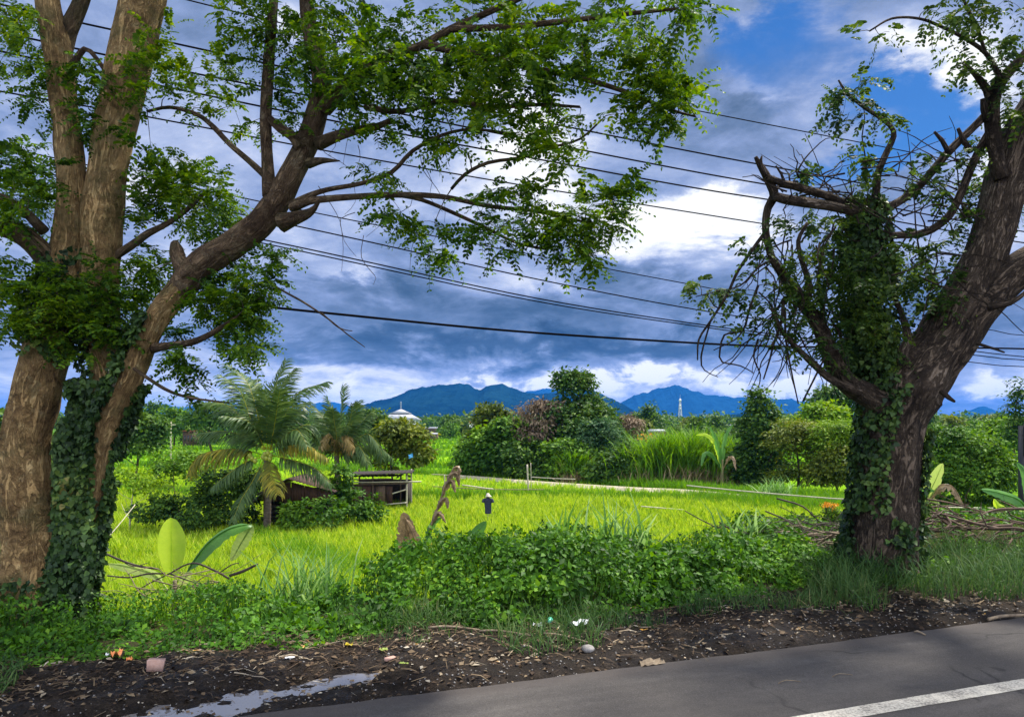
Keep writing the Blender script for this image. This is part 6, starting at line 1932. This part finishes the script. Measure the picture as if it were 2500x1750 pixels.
# ------------------------------------------------------------------ undergrowth along the verge
def undergrowth(name, label, X0, X1, d0, d1, topz, n, leaf, mat, seed, lump=0.14, front=1.0, tmpl=(LEAF_V, LEAF_Q), wide=1.0, cov=0.0, stuff=True, back=1.2):
    rng = np.random.default_rng(seed)

    def top(X, d):
        u_ = (X - RN[0] * d) / RD[0]
        Y = RD[1] * u_ + RN[1] * d
        g = gz(X, Y)
        q = np.stack([X * 1.5, d * 1.5, X * 0], -1)
        f0 = d0 + (vn(np.stack([X * 1.1, X * 0, X * 0], -1), seed) - 0.5) * 0.6
        r = sstep(0, 1, (d - f0) / front) ** 0.55 * (1 - sstep(d1 - back, d1, d) * 0.9)
        e = sstep(0, 0.5, X - X0 + (vn(q, 2) - 0.5) * 0.5) * sstep(0, 0.5, X1 - X + (vn(q + 9, 2) - 0.5) * 0.5)
        H = np.maximum(topz(X, Y, g) - g, 0.10)
        return g + H * r * e + (fbm(q * 1.4, seed + 5, 3) - 0.5) * 2 * lump * r * e, Y, r * e

    X = rng.uniform(X0, X1, n)
    t = rng.random(n)
    d = np.where(rng.random(n) < 0.5, d0 - 0.2 + t * (front + 0.3), d0 + t * (d1 - d0))
    z, Y, r = top(X, d)
    e_ = 0.06
    zx, _, _ = top(X + e_, d)
    zd, _, _ = top(X, d + e_)
    g = gz(X, Y)
    N = unit(np.stack([-(zx - z) / e_, -(zd - z) / e_ * 0.94, np.ones(n) * 0.7], -1))
    depth = np.where(rng.random(n) < 0.62, np.abs(rng.normal(0, 0.07, n)), rng.uniform(0.05, 0.55, n))
    P = np.stack([X, Y, np.maximum(z - depth, g + 0.01)], -1)
    ok = (r > 0.03) & ((fbm(np.stack([X * 2.2, d * 2.2, z * 2.2], -1) * 1.5, seed + 8, 3) > cov) | (depth > 0.16))
    P, N = P[ok], N[ok]
    m = len(P)
    Nn = unit(N * 0.8 + np.array([0, -0.15, 0.5]) + rng.normal(0, 0.42, (m, 3)))
    D = unit(N * np.array([0.6, 0.6, -0.4]) + rng.normal(0, 0.7, (m, 3)) + np.array([0, -0.25, -0.15]))
    mb = MB()
    s = rng.uniform(leaf[0], leaf[1], m) * (0.7 + 0.6 * vn(P * 1.7, seed + 2))
    mb.inst(tmpl[0], tmpl[1], None, P, D, Nn, s, 0, s * wide)
    # stalks
    k_ = rng.choice(m, m // 7, replace=False)
    gP = P[k_].copy()
    gP[:, 2] -= 0.30
    gP[:, :2] += rng.normal(0, 0.06, (len(k_), 2))
    up_ = P[k_] - gP
    mb.inst(BLADE_V, BLADE_Q, BLADE_T, gP, up_, np.tile([0.0, -1.0, 0.1], (len(k_), 1)), np.linalg.norm(up_, axis=1), 0, np.full(len(k_), 0.010))
    o = mb.build(name, M[mat])
    if stuff:
        tag(o, label, name.replace('_', ' '), kind='stuff')
    return o


def top_center(X, Y, g):
    px = CX + X / Y * F
    y = np.interp(px, [700, 745, 790, 860, 950, 1100, 1260, 1340, 1420, 1500, 1600, 1680, 1760, 1830, 1900, 2000], [1345, 1300, 1262, 1240, 1212, 1200, 1196, 1212, 1226, 1232, 1222, 1200, 1190, 1215, 1240, 1260])
    return CAMZ - (y - HY) / F * np.clip(Y, 8.6, 10.3)


undergrowth('leafy_thicket', 'dense green broad leaved thicket in the middle of the verge', -2.25, 5.6, 6.95, 11.4, top_center, 64000, (0.040, 0.098), 'weed', 601, 0.22, 1.1, cov=0.46)


def top_left(X, Y, g):
    px = CX + X / Y * F
    y = np.interp(px, [-300, 0, 200, 330, 430, 520, 600, 660], [1330, 1330, 1350, 1330, 1318, 1310, 1335, 1400])
    return np.maximum(CAMZ - (y - HY) / F * np.clip(Y, 7.8, 9.4), g + 0.16)


undergrowth('creeping_weeds', 'low tangled green weeds round the foot of the left tree', -9.0, -2.05, 6.95, 11.0, top_left, 46000, (0.028, 0.080), 'weed', 602, 0.16, 1.5, cov=0.44)


def top_right(X, Y, g):
    px = CX + X / Y * F
    y = np.interp(px, [1850, 1950, 2080, 2200, 2300, 2500], [1290, 1290, 1265, 1240, 1225, 1200])
    return np.maximum(CAMZ - (y - HY) / F * np.clip(Y, 8.5, 11.5), g + 0.25)


undergrowth('creeping_weeds', 'green weeds and creepers on the verge right of the ivy trunk', 4.4, 13.0, 6.9, 13.0, top_right, 26000, (0.03, 0.09), 'weed', 603, 0.20, 1.5, cov=0.44)
undergrowth('creeping_weeds', 'flat green creepers covering the slope below the verge', -12.0, 16.0, 10.2, 17.5, lambda X, Y, g: g + 0.35, 22000, (0.08, 0.15), 'weed', 604, 0.12, 0.8)

rng = np.random.default_rng(610)


def verge_grass(mb, n, u0, u1, d0, d1, h, w, lean=0.45, thr=0.42, fr=0.9):
    u_ = rng.uniform(u0, u1, n)
    d = d0 + (d1 - d0) * rng.random(n)
    X = RD[0] * u_ + RN[0] * d
    Y = RD[1] * u_ + RN[1] * d
    k_ = fbm(np.stack([X * fr, Y * fr, X * 0], -1), 13, 3)
    edge = np.clip((d - d0) / 0.5, 0, 1)
    ok = k_ > thr + 0.22 * (1 - edge)
    X, Y, k_ = X[ok], Y[ok], k_[ok]
    m = len(X)
    blades(mb, np.stack([X, Y, gz(X, Y) - 0.01], -1), rng.uniform(h[0], h[1], m) * (0.5 + k_), rng.uniform(w[0], w[1], m), rng, lean, (ARCH_V, ARCH_Q, ARCH_T))


mb = MB()
verge_grass(mb, 13500, 6.1, 15.0, 5.85, 8.2, (0.14, 0.52), (0.005, 0.012), 0.55, 0.40, 1.6)
verge_grass(mb, 3400, 2.2, 6.4, 5.9, 7.0, (0.07, 0.22), (0.005, 0.010), 0.7, 0.50, 1.5)
verge_grass(mb, 1800, 0.4, 3.0, 6.8, 7.5, (0.08, 0.24), (0.005, 0.010), 0.7, 0.56, 1.5)
tag(mb.build('verge_grass', M['verge_grass']), 'fine grey green grass along the road verge by the ivy trunk', 'grass', kind='stuff')
mb = MB()
verge_grass(mb, 7000, -7.5, -1.6, 6.3, 7.2, (0.05, 0.14), (0.005, 0.012), 0.8, 0.40, 1.6)
verge_grass(mb, 1000, -1.6, 3.0, 6.3, 7.2, (0.05, 0.12), (0.005, 0.010), 0.8, 0.60, 1.6)
tag(mb.build('short_verge_grass', M['verge_grass']), 'short trampled grass fringe below the weeds on the left', 'grass', kind='stuff')

# ------------------------------------------------------------------ litter of leaves, chips and stones on the bare verge
mb = MB()
n = 5200
u_ = rng.uniform(-4.5, 9.0, n)
d = 5.45 + rng.beta(1.3, 1.4, n) * 2.0
X = RD[0] * u_ + RN[0] * d
Y = RD[1] * u_ + RN[1] * d
P = np.stack([X, Y, gz(X, Y) + 0.010], -1)
ang = rng.uniform(0, 6.28, n)
D = np.stack([np.cos(ang), np.sin(ang), rng.normal(0, 0.15, n)], -1)
mb.inst(LEAF_V, LEAF_Q, None, P, D, np.array([0, 0, 1.0]) + rng.normal(0, 0.35, (n, 3)), rng.uniform(0.018, 0.062, n) * (0.6 + 0.8 * rng.random(n)), 0)
n = 1500
u_ = rng.uniform(-4.5, 9.0, n)
d = 5.5 + rng.beta(1.6, 1.2, n) * 1.9
X = RD[0] * u_ + RN[0] * d
Y = RD[1] * u_ + RN[1] * d
ang = rng.normal(0.35, 0.9, n)
mb.inst(BLADE_V, BLADE_Q, BLADE_T, np.stack([X, Y, gz(X, Y) + 0.014], -1), np.stack([np.cos(ang), np.sin(ang), rng.normal(0.02, 0.08, n)], -1), np.array([0, 0, 1.0]) + rng.normal(0, 0.3, (n, 3)), rng.uniform(0.06, 0.26, n), 0, rng.uniform(0.005, 0.014, n))
n = 3200
u_ = rng.uniform(-4.5, 9.0, n)
d = 6.2 + rng.beta(1.5, 1.5, n) * 1.1
X = RD[0] * u_ + RN[0] * d
Y = RD[1] * u_ + RN[1] * d
ang = rng.normal(0.35, 1.2, n)
mb.inst(BLADE_V, BLADE_Q, BLADE_T, np.stack([X, Y, gz(X, Y) + 0.01], -1), np.stack([np.cos(ang), np.sin(ang), rng.normal(0.12, 0.18, n)], -1), np.array([0, 0, 1.0]) + rng.normal(0, 0.4, (n, 3)), rng.uniform(0.03, 0.14, n), 0, rng.uniform(0.003, 0.009, n))
tag(mb.build('leaf_litter', leaf_mat('litter', [(0.0, (0.020, 0.013, 0.009)), (0.45, (0.075, 0.048, 0.028)), (0.75, (0.20, 0.145, 0.085)), (0.93, (0.46, 0.41, 0.32)), (1.0, (0.50, 0.26, 0.05))], 0.05, 1.0, 0.7, 2.0)),
    'dry leaves, straw and chips scattered over the dark verge', 'litter', kind='stuff')
mb = MB()
n = 1900
u_ = rng.uniform(-4.5, 10.0, n)
d = 5.42 + rng.beta(1.0, 2.4, n) * 1.7
X = RD[0] * u_ + RN[0] * d
Y = RD[1] * u_ + RN[1] * d
OV = [(1, 0, 0), (-1, 0, 0), (0, 1, 0), (0, -1, 0), (0, 0, 0.7), (0, 0, -0.7)]
OT = [(0, 2, 4), (2, 1, 4), (1, 3, 4), (3, 0, 4), (2, 0, 5), (1, 2, 5), (3, 1, 5), (0, 3, 5)]
ang = rng.uniform(0, 6.28, n)
mb.inst(OV, None, OT, np.stack([X, Y, gz(X, Y) + 0.003], -1), np.stack([np.cos(ang), np.sin(ang), 0 * ang], -1) + rng.normal(0, .2, (n, 3)), np.array([0, 0, 1.0]) + rng.normal(0, .3, (n, 3)), 0.004 + 0.011 * rng.random(n) ** 2.5, 0, 0.005 + 0.014 * rng.random(n) ** 2)
tag(mb.build('gravel', M['stone']), 'small grey stones strewn along the road edge', 'gravel', kind='stuff')


def lay(name, label, cat, x, y, mat, kind, size, rz=0.3, group=None, seed=1):
    """a small thing lying on the verge at the pixel where its foot is seen"""
    Yv = 2.0 * F / (y - HY)
    X_ = (x - CX) / F * Yv
    z = float(gz(X_, Yv))
    rng = np.random.default_rng(seed)
    mb = MB()
    if kind == 'block':
        box(mb, (0, 0, size[2] / 2), size, 0, 0, 0.12)
        mb.v[-1] = mb.v[-1] + rng.normal(0, size[0] * 0.035, mb.v[-1].shape)
    elif kind == 'stone':
        th_ = np.linspace(0, np.pi, 8)
        P_ = np.stack([th_ * 0, th_ * 0, np.cos(th_) * size[2] / 2 + size[2] * 0.3], -1)
        tube(mb, P_, np.maximum(np.sin(th_), 0.03) * size[0] / 2, 10, rough=0.25, seed=seed, cap=False)
    elif kind == 'cup':
        P_ = np.array([(0, 0, 0), (size[0] * 0.5, 0, 0.01), (size[0], 0, 0.02)]) + np.array([0, 0, size[1] / 2])
        tube(mb, P_, [size[1] * 0.4, size[1] * 0.45, size[1] * 0.5], 14)
    else:   # crumpled sheet
        a = np.linspace(-0.5, 0.5, 9)
        XX, YY = np.meshgrid(a, a)
        rr = 1 - 0.35 * vn(np.stack([XX * 5, YY * 5, XX * 0], -1), seed)
        ZZ = 0.012 + np.abs(fbm(np.stack([XX * 4, YY * 4, XX * 0], -1), seed, 3) - 0.3) * size[2] * 2.2
        V_ = np.stack([XX * size[0] * rr, YY * size[1] * rr, ZZ], -1).reshape(-1, 3)
        i_ = np.arange(81).reshape(9, 9)
        mb.add(V_, np.stack([i_[:-1, :-1], i_[:-1, 1:], i_[1:, 1:], i_[1:, :-1]], -1).reshape(-1, 4))
    o = mb.build(name, M[mat], smooth=kind in ('stone', 'cup'))
    o.location = (X_, Yv, z)
    o.rotation_euler = (0, 0, rz)
    return tag(o, label, cat, group)


lay('brick_piece', 'pale pink broken brick at the edge of the weeds above the puddle', 'brick', 350, 1512, 'brick_pink', 'block', (0.12, 0.08, 0.085), 0.25)
lay('plastic_wrapper', 'crumpled orange wrapper lying in the short grass left of the brick', 'wrapper', 262, 1482, 'orange_scrap', 'sheet', (0.11, 0.10, 0.05), 0.4, seed=3)
lay('plastic_wrapper', 'small orange scrap between the orange wrapper and the brick', 'wrapper', 291, 1487, 'orange_scrap', 'sheet', (0.06, 0.05, 0.03), 1.0, seed=4)
lay('paper_scrap', 'white paper scrap touching the orange wrapper', 'paper', 245, 1482, 'plastic_white', 'sheet', (0.06, 0.05, 0.03), 0.2, seed=5)
lay('plastic_cup', 'small teal plastic cup lying before the leafy thicket', 'cup', 1230, 1412, 'plastic_teal', 'cup', (0.06, 0.05, 0.05), 1.2)
lay('plastic_bag', 'crumpled white plastic bag right of the teal cup', 'bag', 1298, 1417, 'plastic_white', 'sheet', (0.20, 0.13, 0.06), 0.3, seed=6)
lay('plastic_bag', 'flat white plastic scrap left of the teal cup', 'bag', 1206, 1412, 'plastic_white', 'sheet', (0.10, 0.07, 0.03), 0.1, seed=7)
lay('stone', 'rounded grey stone on the verge below the white bag', 'stone', 1318, 1466, 'stone', 'stone', (0.12, 0.1, 0.07), 0.3)
lay('dry_husk', 'torn pale brown husk at the very edge of the asphalt', 'husk', 1459, 1488, 'dry_twig', 'sheet', (0.26, 0.11, 0.05), 0.35, seed=8)
lay('brick_piece', 'thin reddish brick chip right of the puddle', 'brick', 874, 1481, 'brick_pink', 'block', (0.10, 0.035, 0.02), 0.9, seed=9)
lay('fallen_leaf', 'yellow green fallen leaf lying right of the puddle end', 'leaf', 860, 1466, 'banana_pale', 'sheet', (0.08, 0.06, 0.02), 0.9, seed=10)
lay('fallen_leaf', 'bright orange fallen leaf above the puddle end', 'leaf', 782, 1450, 'banana_yellow', 'sheet', (0.075, 0.055, 0.03), 0.3, seed=11)
lay('fallen_leaf', 'white grey fallen leaf on the dark soil left of the puddle end', 'leaf', 650, 1482, 'plastic_white', 'sheet', (0.09, 0.04, 0.01), 0.2, seed=12)
lay('fallen_leaf', 'long cream fallen leaf on the dark soil right of the reddish chip', 'leaf', 907, 1497, 'banana_pale', 'sheet', (0.11, 0.04, 0.01), 0.0, seed=13)

GS = 'sticks on the verge'
for (xa, ya, xb, yb, r, lab) in ((1214, 1432, 1318, 1449, 0.010, 'straight pale stick below the teal cup'), (960, 1420, 1075, 1424, 0.012, 'brown stick along the foot of the thicket'), (1075, 1425, 1190, 1433, 0.010, 'thin brown stick continuing right along the thicket foot'),
                                 (1745, 1532, 1795, 1528, 0.0035, 'thin pale stick lying alone on the asphalt'), (1866, 1517, 1912, 1513, 0.003, 'second thin stick on the asphalt nearer the tree'), (1168, 1451, 1215, 1468, 0.010, 'short stick leaning on the gravel left of the grey stone'), (2216, 1392, 2310, 1382, 0.018, 'thick curved stick at the road edge on the far right'),
                                 (2050, 1418, 2075, 1425, 0.01, 'short reddish stick at the road edge below the ivy trunk')):
    Ya, Yb = 2.0 * F / (ya - HY), 2.0 * F / (yb - HY)
    a = np.array([(xa - CX) / F * Ya, Ya, 0.0])
    b = np.array([(xb - CX) / F * Yb, Yb, 0.0])
    for p in (a, b):
        p[2] = max(0.0, float(gz(p[0], p[1]))) + r
    P_ = [a, a * 0.6 + b * 0.4 + np.array([0.0, 0.02, 0.012]), b]
    Ps, Rs = smooth_path(P_, [r, r, r * 0.7], 0.05)
    mb = MB()
    tube(mb, Ps - a, Rs, 6, rough=0.2)
    o = mb.build('stick', M['dry_twig'])
    o.location = tuple(a)
    tag(o, lab, 'stick', GS)


# ------------------------------------------------------------------ cut branches
def branch_heap(name, label, cx, cy, Yc, spx, spy, n, seed, mat='dry_twig', lenr=(0.6, 1.5), r=(0.006, 0.02), cat='branches'):
    rng = np.random.default_rng(seed)
    c = W(cx, cy, Yc)
    mb = MB()
    for k_ in range(n):
        p = c + np.array([rng.normal(0, spx), rng.normal(0, spx * 0.5), rng.normal(0, spy)])
        a = rng.normal(0, 0.35) + (math.pi if rng.random() < 0.5 else 0)
        dv = np.array([math.cos(a), rng.normal(0, 0.5), rng.normal(0, 0.28)])
        dv /= np.linalg.norm(dv)
        L_ = rng.uniform(*lenr)
        pts = [p + dv * (t - 0.5) * L_ + rng.normal(0, 0.05, 3) for t in (0, 0.33, 0.66, 1)]
        r0 = rng.uniform(*r)
        Ps, Rs = smooth_path(pts, [r0, r0 * 0.9, r0 * 0.7, r0 * 0.35], 0.12)
        tube(mb, Ps - c, Rs, 5, rough=0.15)
        for q_ in range(2):
            j = int(rng.integers(2, len(Ps) - 1))
            e = Ps[j] + unit(dv + rng.normal(0, 0.8, 3)) * L_ * 0.3
            tube(mb, np.array([Ps[j], (Ps[j] + e) / 2 + rng.normal(0, .02, 3), e]) - c, [Rs[j] * 0.6, Rs[j] * 0.4, 0.002], 4, cap=False)
    o = mb.build(name, M[mat])
    o.location = tuple(c)
    return tag(o, label, cat)


branch_heap('branch_heap', 'heap of cut grey branches lying right of the ivy trunk', 2130, 1195, 11.2, 0.55, 0.20, 60, 701, 'old_wood', r=(0.006, 0.022))
branch_heap('branch_heap', 'heap of thin dark twigs in creepers left of the ivy trunk', 1800, 1205, 11.0, 0.42, 0.13, 38, 702, 'twig', (0.6, 1.5), (0.005, 0.014))
branch_heap('branch_heap', 'few straw coloured cut canes leaning on the left side of the ivy trunk', 1850, 1210, 10.4, 0.25, 0.10, 16, 703, 'dry_twig', (0.5, 1.0), (0.010, 0.020))
branch_heap('branch_heap', 'dry twigs lying over the weeds under the young banana plant', 400, 1330, 9.9, 0.42, 0.09, 24, 704, 'dry_twig', (0.5, 1.2), (0.004, 0.010))
mb = MB()
cB = W(395, 1285, 10.3)
for lst in ([(236, 1240, 4), (270, 1255, 5), (310, 1268, 5), (355, 1275, 4.5)], [(240, 1290, 3), (290, 1294, 4), (330, 1286, 4.5), (370, 1285, 4)], [(375, 1288, 4), (430, 1262, 4), (480, 1278, 5), (525, 1303, 5)], [(380, 1285, 4), (420, 1300, 3), (450, 1308, 2)],
            [(370, 1290, 3), (330, 1310, 3), (290, 1335, 2)], [(515, 1290, 7), (545, 1280, 8), (578, 1264, 5)], [(490, 1285, 3), (520, 1265, 3), (536, 1262, 2)], [(330, 1262, 2), (300, 1270, 2), (280, 1262, 1.5)]):
    P_ = np.array([W(p[0], p[1], 10.3) for p in lst]) - cB
    Ps, Rs = smooth_path(P_, [p[2] * 0.5 / F * 10.3 for p in lst], 0.06)
    tube(mb, Ps, Rs, 6, rough=0.2)
o = mb.build('fallen_branch', M['twig'])
o.location = tuple(cB)
tag(o, 'dark forked fallen branch hanging across the young banana plant', 'branch')

# ------------------------------------------------------------------ buildings and masts on the plain
Yh = 400.0
Bh = np.array([W(899, 950, Yh)[0], Yh, float(gz(0, Yh))])
hall = empty('hall', Bh)
tag(hall, 'white hall with a two tiered grey pyramid roof below the dark mountain', 'building')


def hz(y):
    return CAMZ - (y - HY) / F * Yh - Bh[2]


hw = (937 - 862) / 2 / F * Yh
mb = MB()
box(mb, (0, 0, hz(940) / 2), (2 * hw, 2 * hw, hz(940)))
mb.build('wall', M['white_paint'], hall)


def pyr(mb, h0, z0, h1, z1_):
    V = [(-h0, -h0, z0), (h0, -h0, z0), (h0, h0, z0), (-h0, h0, z0), (-h1, -h1, z1_), (h1, -h1, z1_), (h1, h1, z1_), (-h1, h1, z1_)]
    mb.add(V, [(0, 1, 5, 4), (1, 2, 6, 5), (2, 3, 7, 6), (3, 0, 4, 7), (3, 2, 1, 0), (4, 5, 6, 7)])


mb = MB()
e1 = 42.5 / F * Yh
pyr(mb, e1, hz(941), 21 / F * Yh, hz(928.5))
mb.build('lower_roof', M['roof_grey'], hall)
mb = MB()
pyr(mb, 20 / F * Yh, hz(929), 20 / F * Yh, hz(927))
mb.build('clerestory', M['glass_dark'], hall)
mb = MB()
pyr(mb, 22 / F * Yh, hz(927), 0.3, hz(917))
mb.build('upper_roof', M['roof_grey'], hall)
for k_ in range(7):
    mb = MB()
    x_ = (-0.80 + 0.27 * k_) * hw
    box(mb, (x_, -hw - 0.02, (hz(949) + hz(943)) / 2), (1.5 if k_ % 3 else 2.2, 0.16, hz(943) - hz(949)))
    mb.build('window', M['glass_dark'], hall)
mb = MB()
pole(mb, (0, 0, hz(917.2)), (0, 0, hz(900)), 0.12)
for y_ in (912, 907, 903):
    box(mb, (0, 0, hz(y_)), (1.1, 0.1, 0.12))
mb.build('spire', M['steel'], hall)


def farm_house(label, x, ytop, ybot, wpx, Y, wall, roof, depth=5.0, seed=0, eave=0.12):
    X_ = (x - CX) / F * Y
    g = float(gz(X_, Y))
    B = np.array([X_, Y, g])
    root = empty('farm_building', B)
    w_ = wpx / F * Y
    zt = CAMZ - (ytop - HY) / F * Y - g
    zw = CAMZ - (ytop + (ybot - ytop) * 0.4 - HY) / F * Y - g
    mb = MB()
    box(mb, (0, 0, zw / 2), (w_ * 0.94, depth, zw))
    mb.build('wall', M[wall], root)
    mb = MB()
    hx, hy = w_ / 2, depth / 2 + 0.5
    V = [(-hx, -hy, zw - 0.02), (hx, -hy, zw - 0.02), (hx, hy, zw - 0.02), (-hx, hy, zw - 0.02), (-hx, 0, zt), (hx, 0, zt)]
    mb.add(V, [(0, 1, 5, 4), (2, 3, 4, 5), (3, 2, 1, 0)], [(0, 4, 3), (1, 2, 5)])
    mb.build('roof', M[roof], root)
    for k_ in range(3):
        mb = MB()
        box(mb, ((k_ - 1) * w_ * 0.28, -depth / 2 - 0.02, zw * 0.55), (w_ * 0.10, 0.1, zw * 0.35))
        mb.build('window', M['glass_dark'], root)
    return tag(root, label, 'building')


farm_house('long low building with a white roof behind the terraced paddies', 990, 957, 965, 78, 250, 'old_wood', 'roof_grey')
farm_house('small white roofed hut below the long low building', 972, 970, 977, 20, 200, 'old_wood', 'roof_grey', 4)
farm_house('small house with a red tiled roof near the foot of the dark mountain', 1056, 944, 954, 16, 330, 'white_paint', 'terracotta', 6)
farm_house('grey walled hut with a white roof behind the tall cane grass', 1472, 962, 974, 34, 150, 'old_wood', 'roof_grey', 4)
farm_house('low brown roofed hut in the fields left of the palms', 432, 962, 972, 26, 150, 'old_wood', 'terracotta', 4)
farm_house('white roofed house just left of the narrow pointed tree', 1652, 951, 961, 30, 260, 'old_wood', 'roof_grey', 6)

Yt = 700.0
gt = float(gz(W(1525, 950, Yt)[0], Yt))
Bt = np.array([W(1525, 950, Yt)[0], Yt, gt])
mast = empty('lattice_mast', Bt)
tag(mast, 'white and grey lattice mast standing on the plain before the broad blue peak', 'mast')
Ht = CAMZ - (893 - HY) / F * Yt - gt
mb = MB()


def hwid(z):
    return 1.9 * (1 - z / Ht) + 0.35


for sx in (-1, 1):
    for sy in (-1, 1):
        pole(mb, (sx * hwid(0), sy * hwid(0), 0), (sx * hwid(Ht), sy * hwid(Ht), Ht), 0.16, 5)
nz = 9
for k_ in range(nz):
    za, zb = Ht * k_ / nz, Ht * (k_ + 1) / nz
    a, b = hwid(za), hwid(zb)
    for s in (-1, 1):
        pole(mb, (-a, s * a, za), (b, s * b, zb), 0.10, 4)
        pole(mb, (a, s * a, za), (-b, s * b, zb), 0.10, 4)
        pole(mb, (s * a, -a, za), (s * b, b, zb), 0.10, 4)
        pole(mb, (-b, s * b, zb), (b, s * b, zb), 0.09, 4)
mb.build('frame', M['steel'], mast)
for z_ in (Ht * 0.62, Ht * 0.72, Ht * 0.9):
    mb = MB()
    ring_loft(mb, [(0, 0, z_, 0.1, 0.1), (0, 0, z_, 1.1, 1.1), (0, 0, z_ + 1.8, 1.1, 1.1), (0, 0, z_ + 1.8, 0.1, 0.1)], 12)
    mb.build('antenna', M['white_paint'], mast)
mb = MB()
pole(mb, (0, 0, Ht), (0, 0, Ht + 3.5), 0.10, 5)
mb.build('rod', M['steel'], mast)

Yp = 95.0
Pp = W(383, 990, Yp)
Bp = np.array([Pp[0], Yp, float(gz(Pp[0], Yp))])
up_ = empty('utility_pole', Bp)
tag(up_, 'thin pale utility pole with a crossarm in the fields left of the palms', 'pole')
mb = MB()
zt_ = CAMZ - (945 - HY) / F * Yp - Bp[2]
pole(mb, (0, 0, -0.3), (0, 0, zt_), 0.10)
mb.build('pole', M['bamboo'], up_)
mb = MB()
box(mb, (0, -0.12, zt_ - 0.4), (1.3, 0.1, 0.12))
mb.build('crossarm', M['bamboo'], up_)

Yq = 20.0
Pq = W(2292, 1100, Yq)
Bq = np.array([Pq[0], Yq, float(gz(Pq[0], Yq))])
sp_ = empty('dark_post', Bq)
tag(sp_, 'dark square post with a black board at the right edge', 'post')
mb = MB()
zt_ = CAMZ - (950 - HY) / F * Yq - Bq[2]
zb_ = CAMZ - (1020 - HY) / F * Yq - Bq[2]
box(mb, (0.02, 0, zt_ / 2 - 0.1), (0.16, 0.16, zt_ + 0.1))
mb.build('post', M['post_dark'], sp_)
mb = MB()
box(mb, (0.28, -0.11, (zt_ + zb_) / 2), (0.62, 0.05, zt_ - zb_))
mb.build('board', M['post_dark'], sp_)
mb = MB()
pole(mb, (0.1, -0.1, zb_ - 0.95), (0.28, -0.2, zb_ - 1.45), 0.02)
mb.build('brace', M['bamboo'], sp_)

# bits of colour: a blue cloth in the shed tree, blossoms
Yb_ = 48.5
mb = MB()
a = np.linspace(-0.5, 0.5, 7)
XX, YY = np.meshgrid(a, a)
V_ = np.stack([XX * 0.28, 0.05 * np.sin(XX * 7 + YY * 4), YY * 0.26 + 0.05 * np.sin(XX * 5)], -1).reshape(-1, 3)
i_ = np.arange(49).reshape(7, 7)
mb.add(V_, np.stack([i_[:-1, :-1], i_[:-1, 1:], i_[1:, 1:], i_[1:, :-1]], -1).reshape(-1, 4))
o = mb.build('blue_cloth', M['blue_tarp'])
o.location = tuple(W(921, 1022, Yb_))
tag(o, 'small blue cloth hanging in the tree behind the open shed', 'cloth')
M['blossom'] = leaf_mat('blossom', [(0.0, (0.55, 0.22, 0.02)), (0.6, (0.70, 0.34, 0.03)), (1.0, (0.75, 0.50, 0.06))], 0.3, 1.2)
for (x, y, Yv, lab, sz) in ((1448, 981, 66, 'yellow orange flowering bush left of the tall cane grass', 0.45), (1862, 1135, 13.5, 'orange flowers against the left edge of the ivy trunk', 0.11)):
    mb = MB()
    c = W(x, y, Yv)
    rg = np.random.default_rng(int(x))
    crown(mb, [(0, 0, 0, sz * 1.5, sz, sz * 0.7)], 26, 8, sz * 0.25, sz * 0.35, rg, 0, 0.3)
    g = float(gz(c[0], c[1])) - c[2]
    root = empty('flowering_bush', (c[0], c[1], c[2] + g))
    for v in mb.v:
        v[:, 2] -= g
    mb.build('blossoms', M['blossom'], root)
    ms = MB()
    for q_ in range(5):
        pole(ms, (rg.normal(0, .1 * sz), 0, 0), (rg.normal(0, sz * 0.8), rg.normal(0, .2 * sz), -g), 0.012 + 0.02 * sz, 5)
    ms.build('stems', M['twig'], root)
    mb = MB()
    crown(mb, [(0, 0, -g * 0.55, sz * 1.6, sz, -g * 0.4)], 90, 10, sz * 0.35, sz * 0.4, rg, 0, 0.4)
    mb.build('foliage', M['tree_mid'], root)
    tag(root, lab, 'bush')
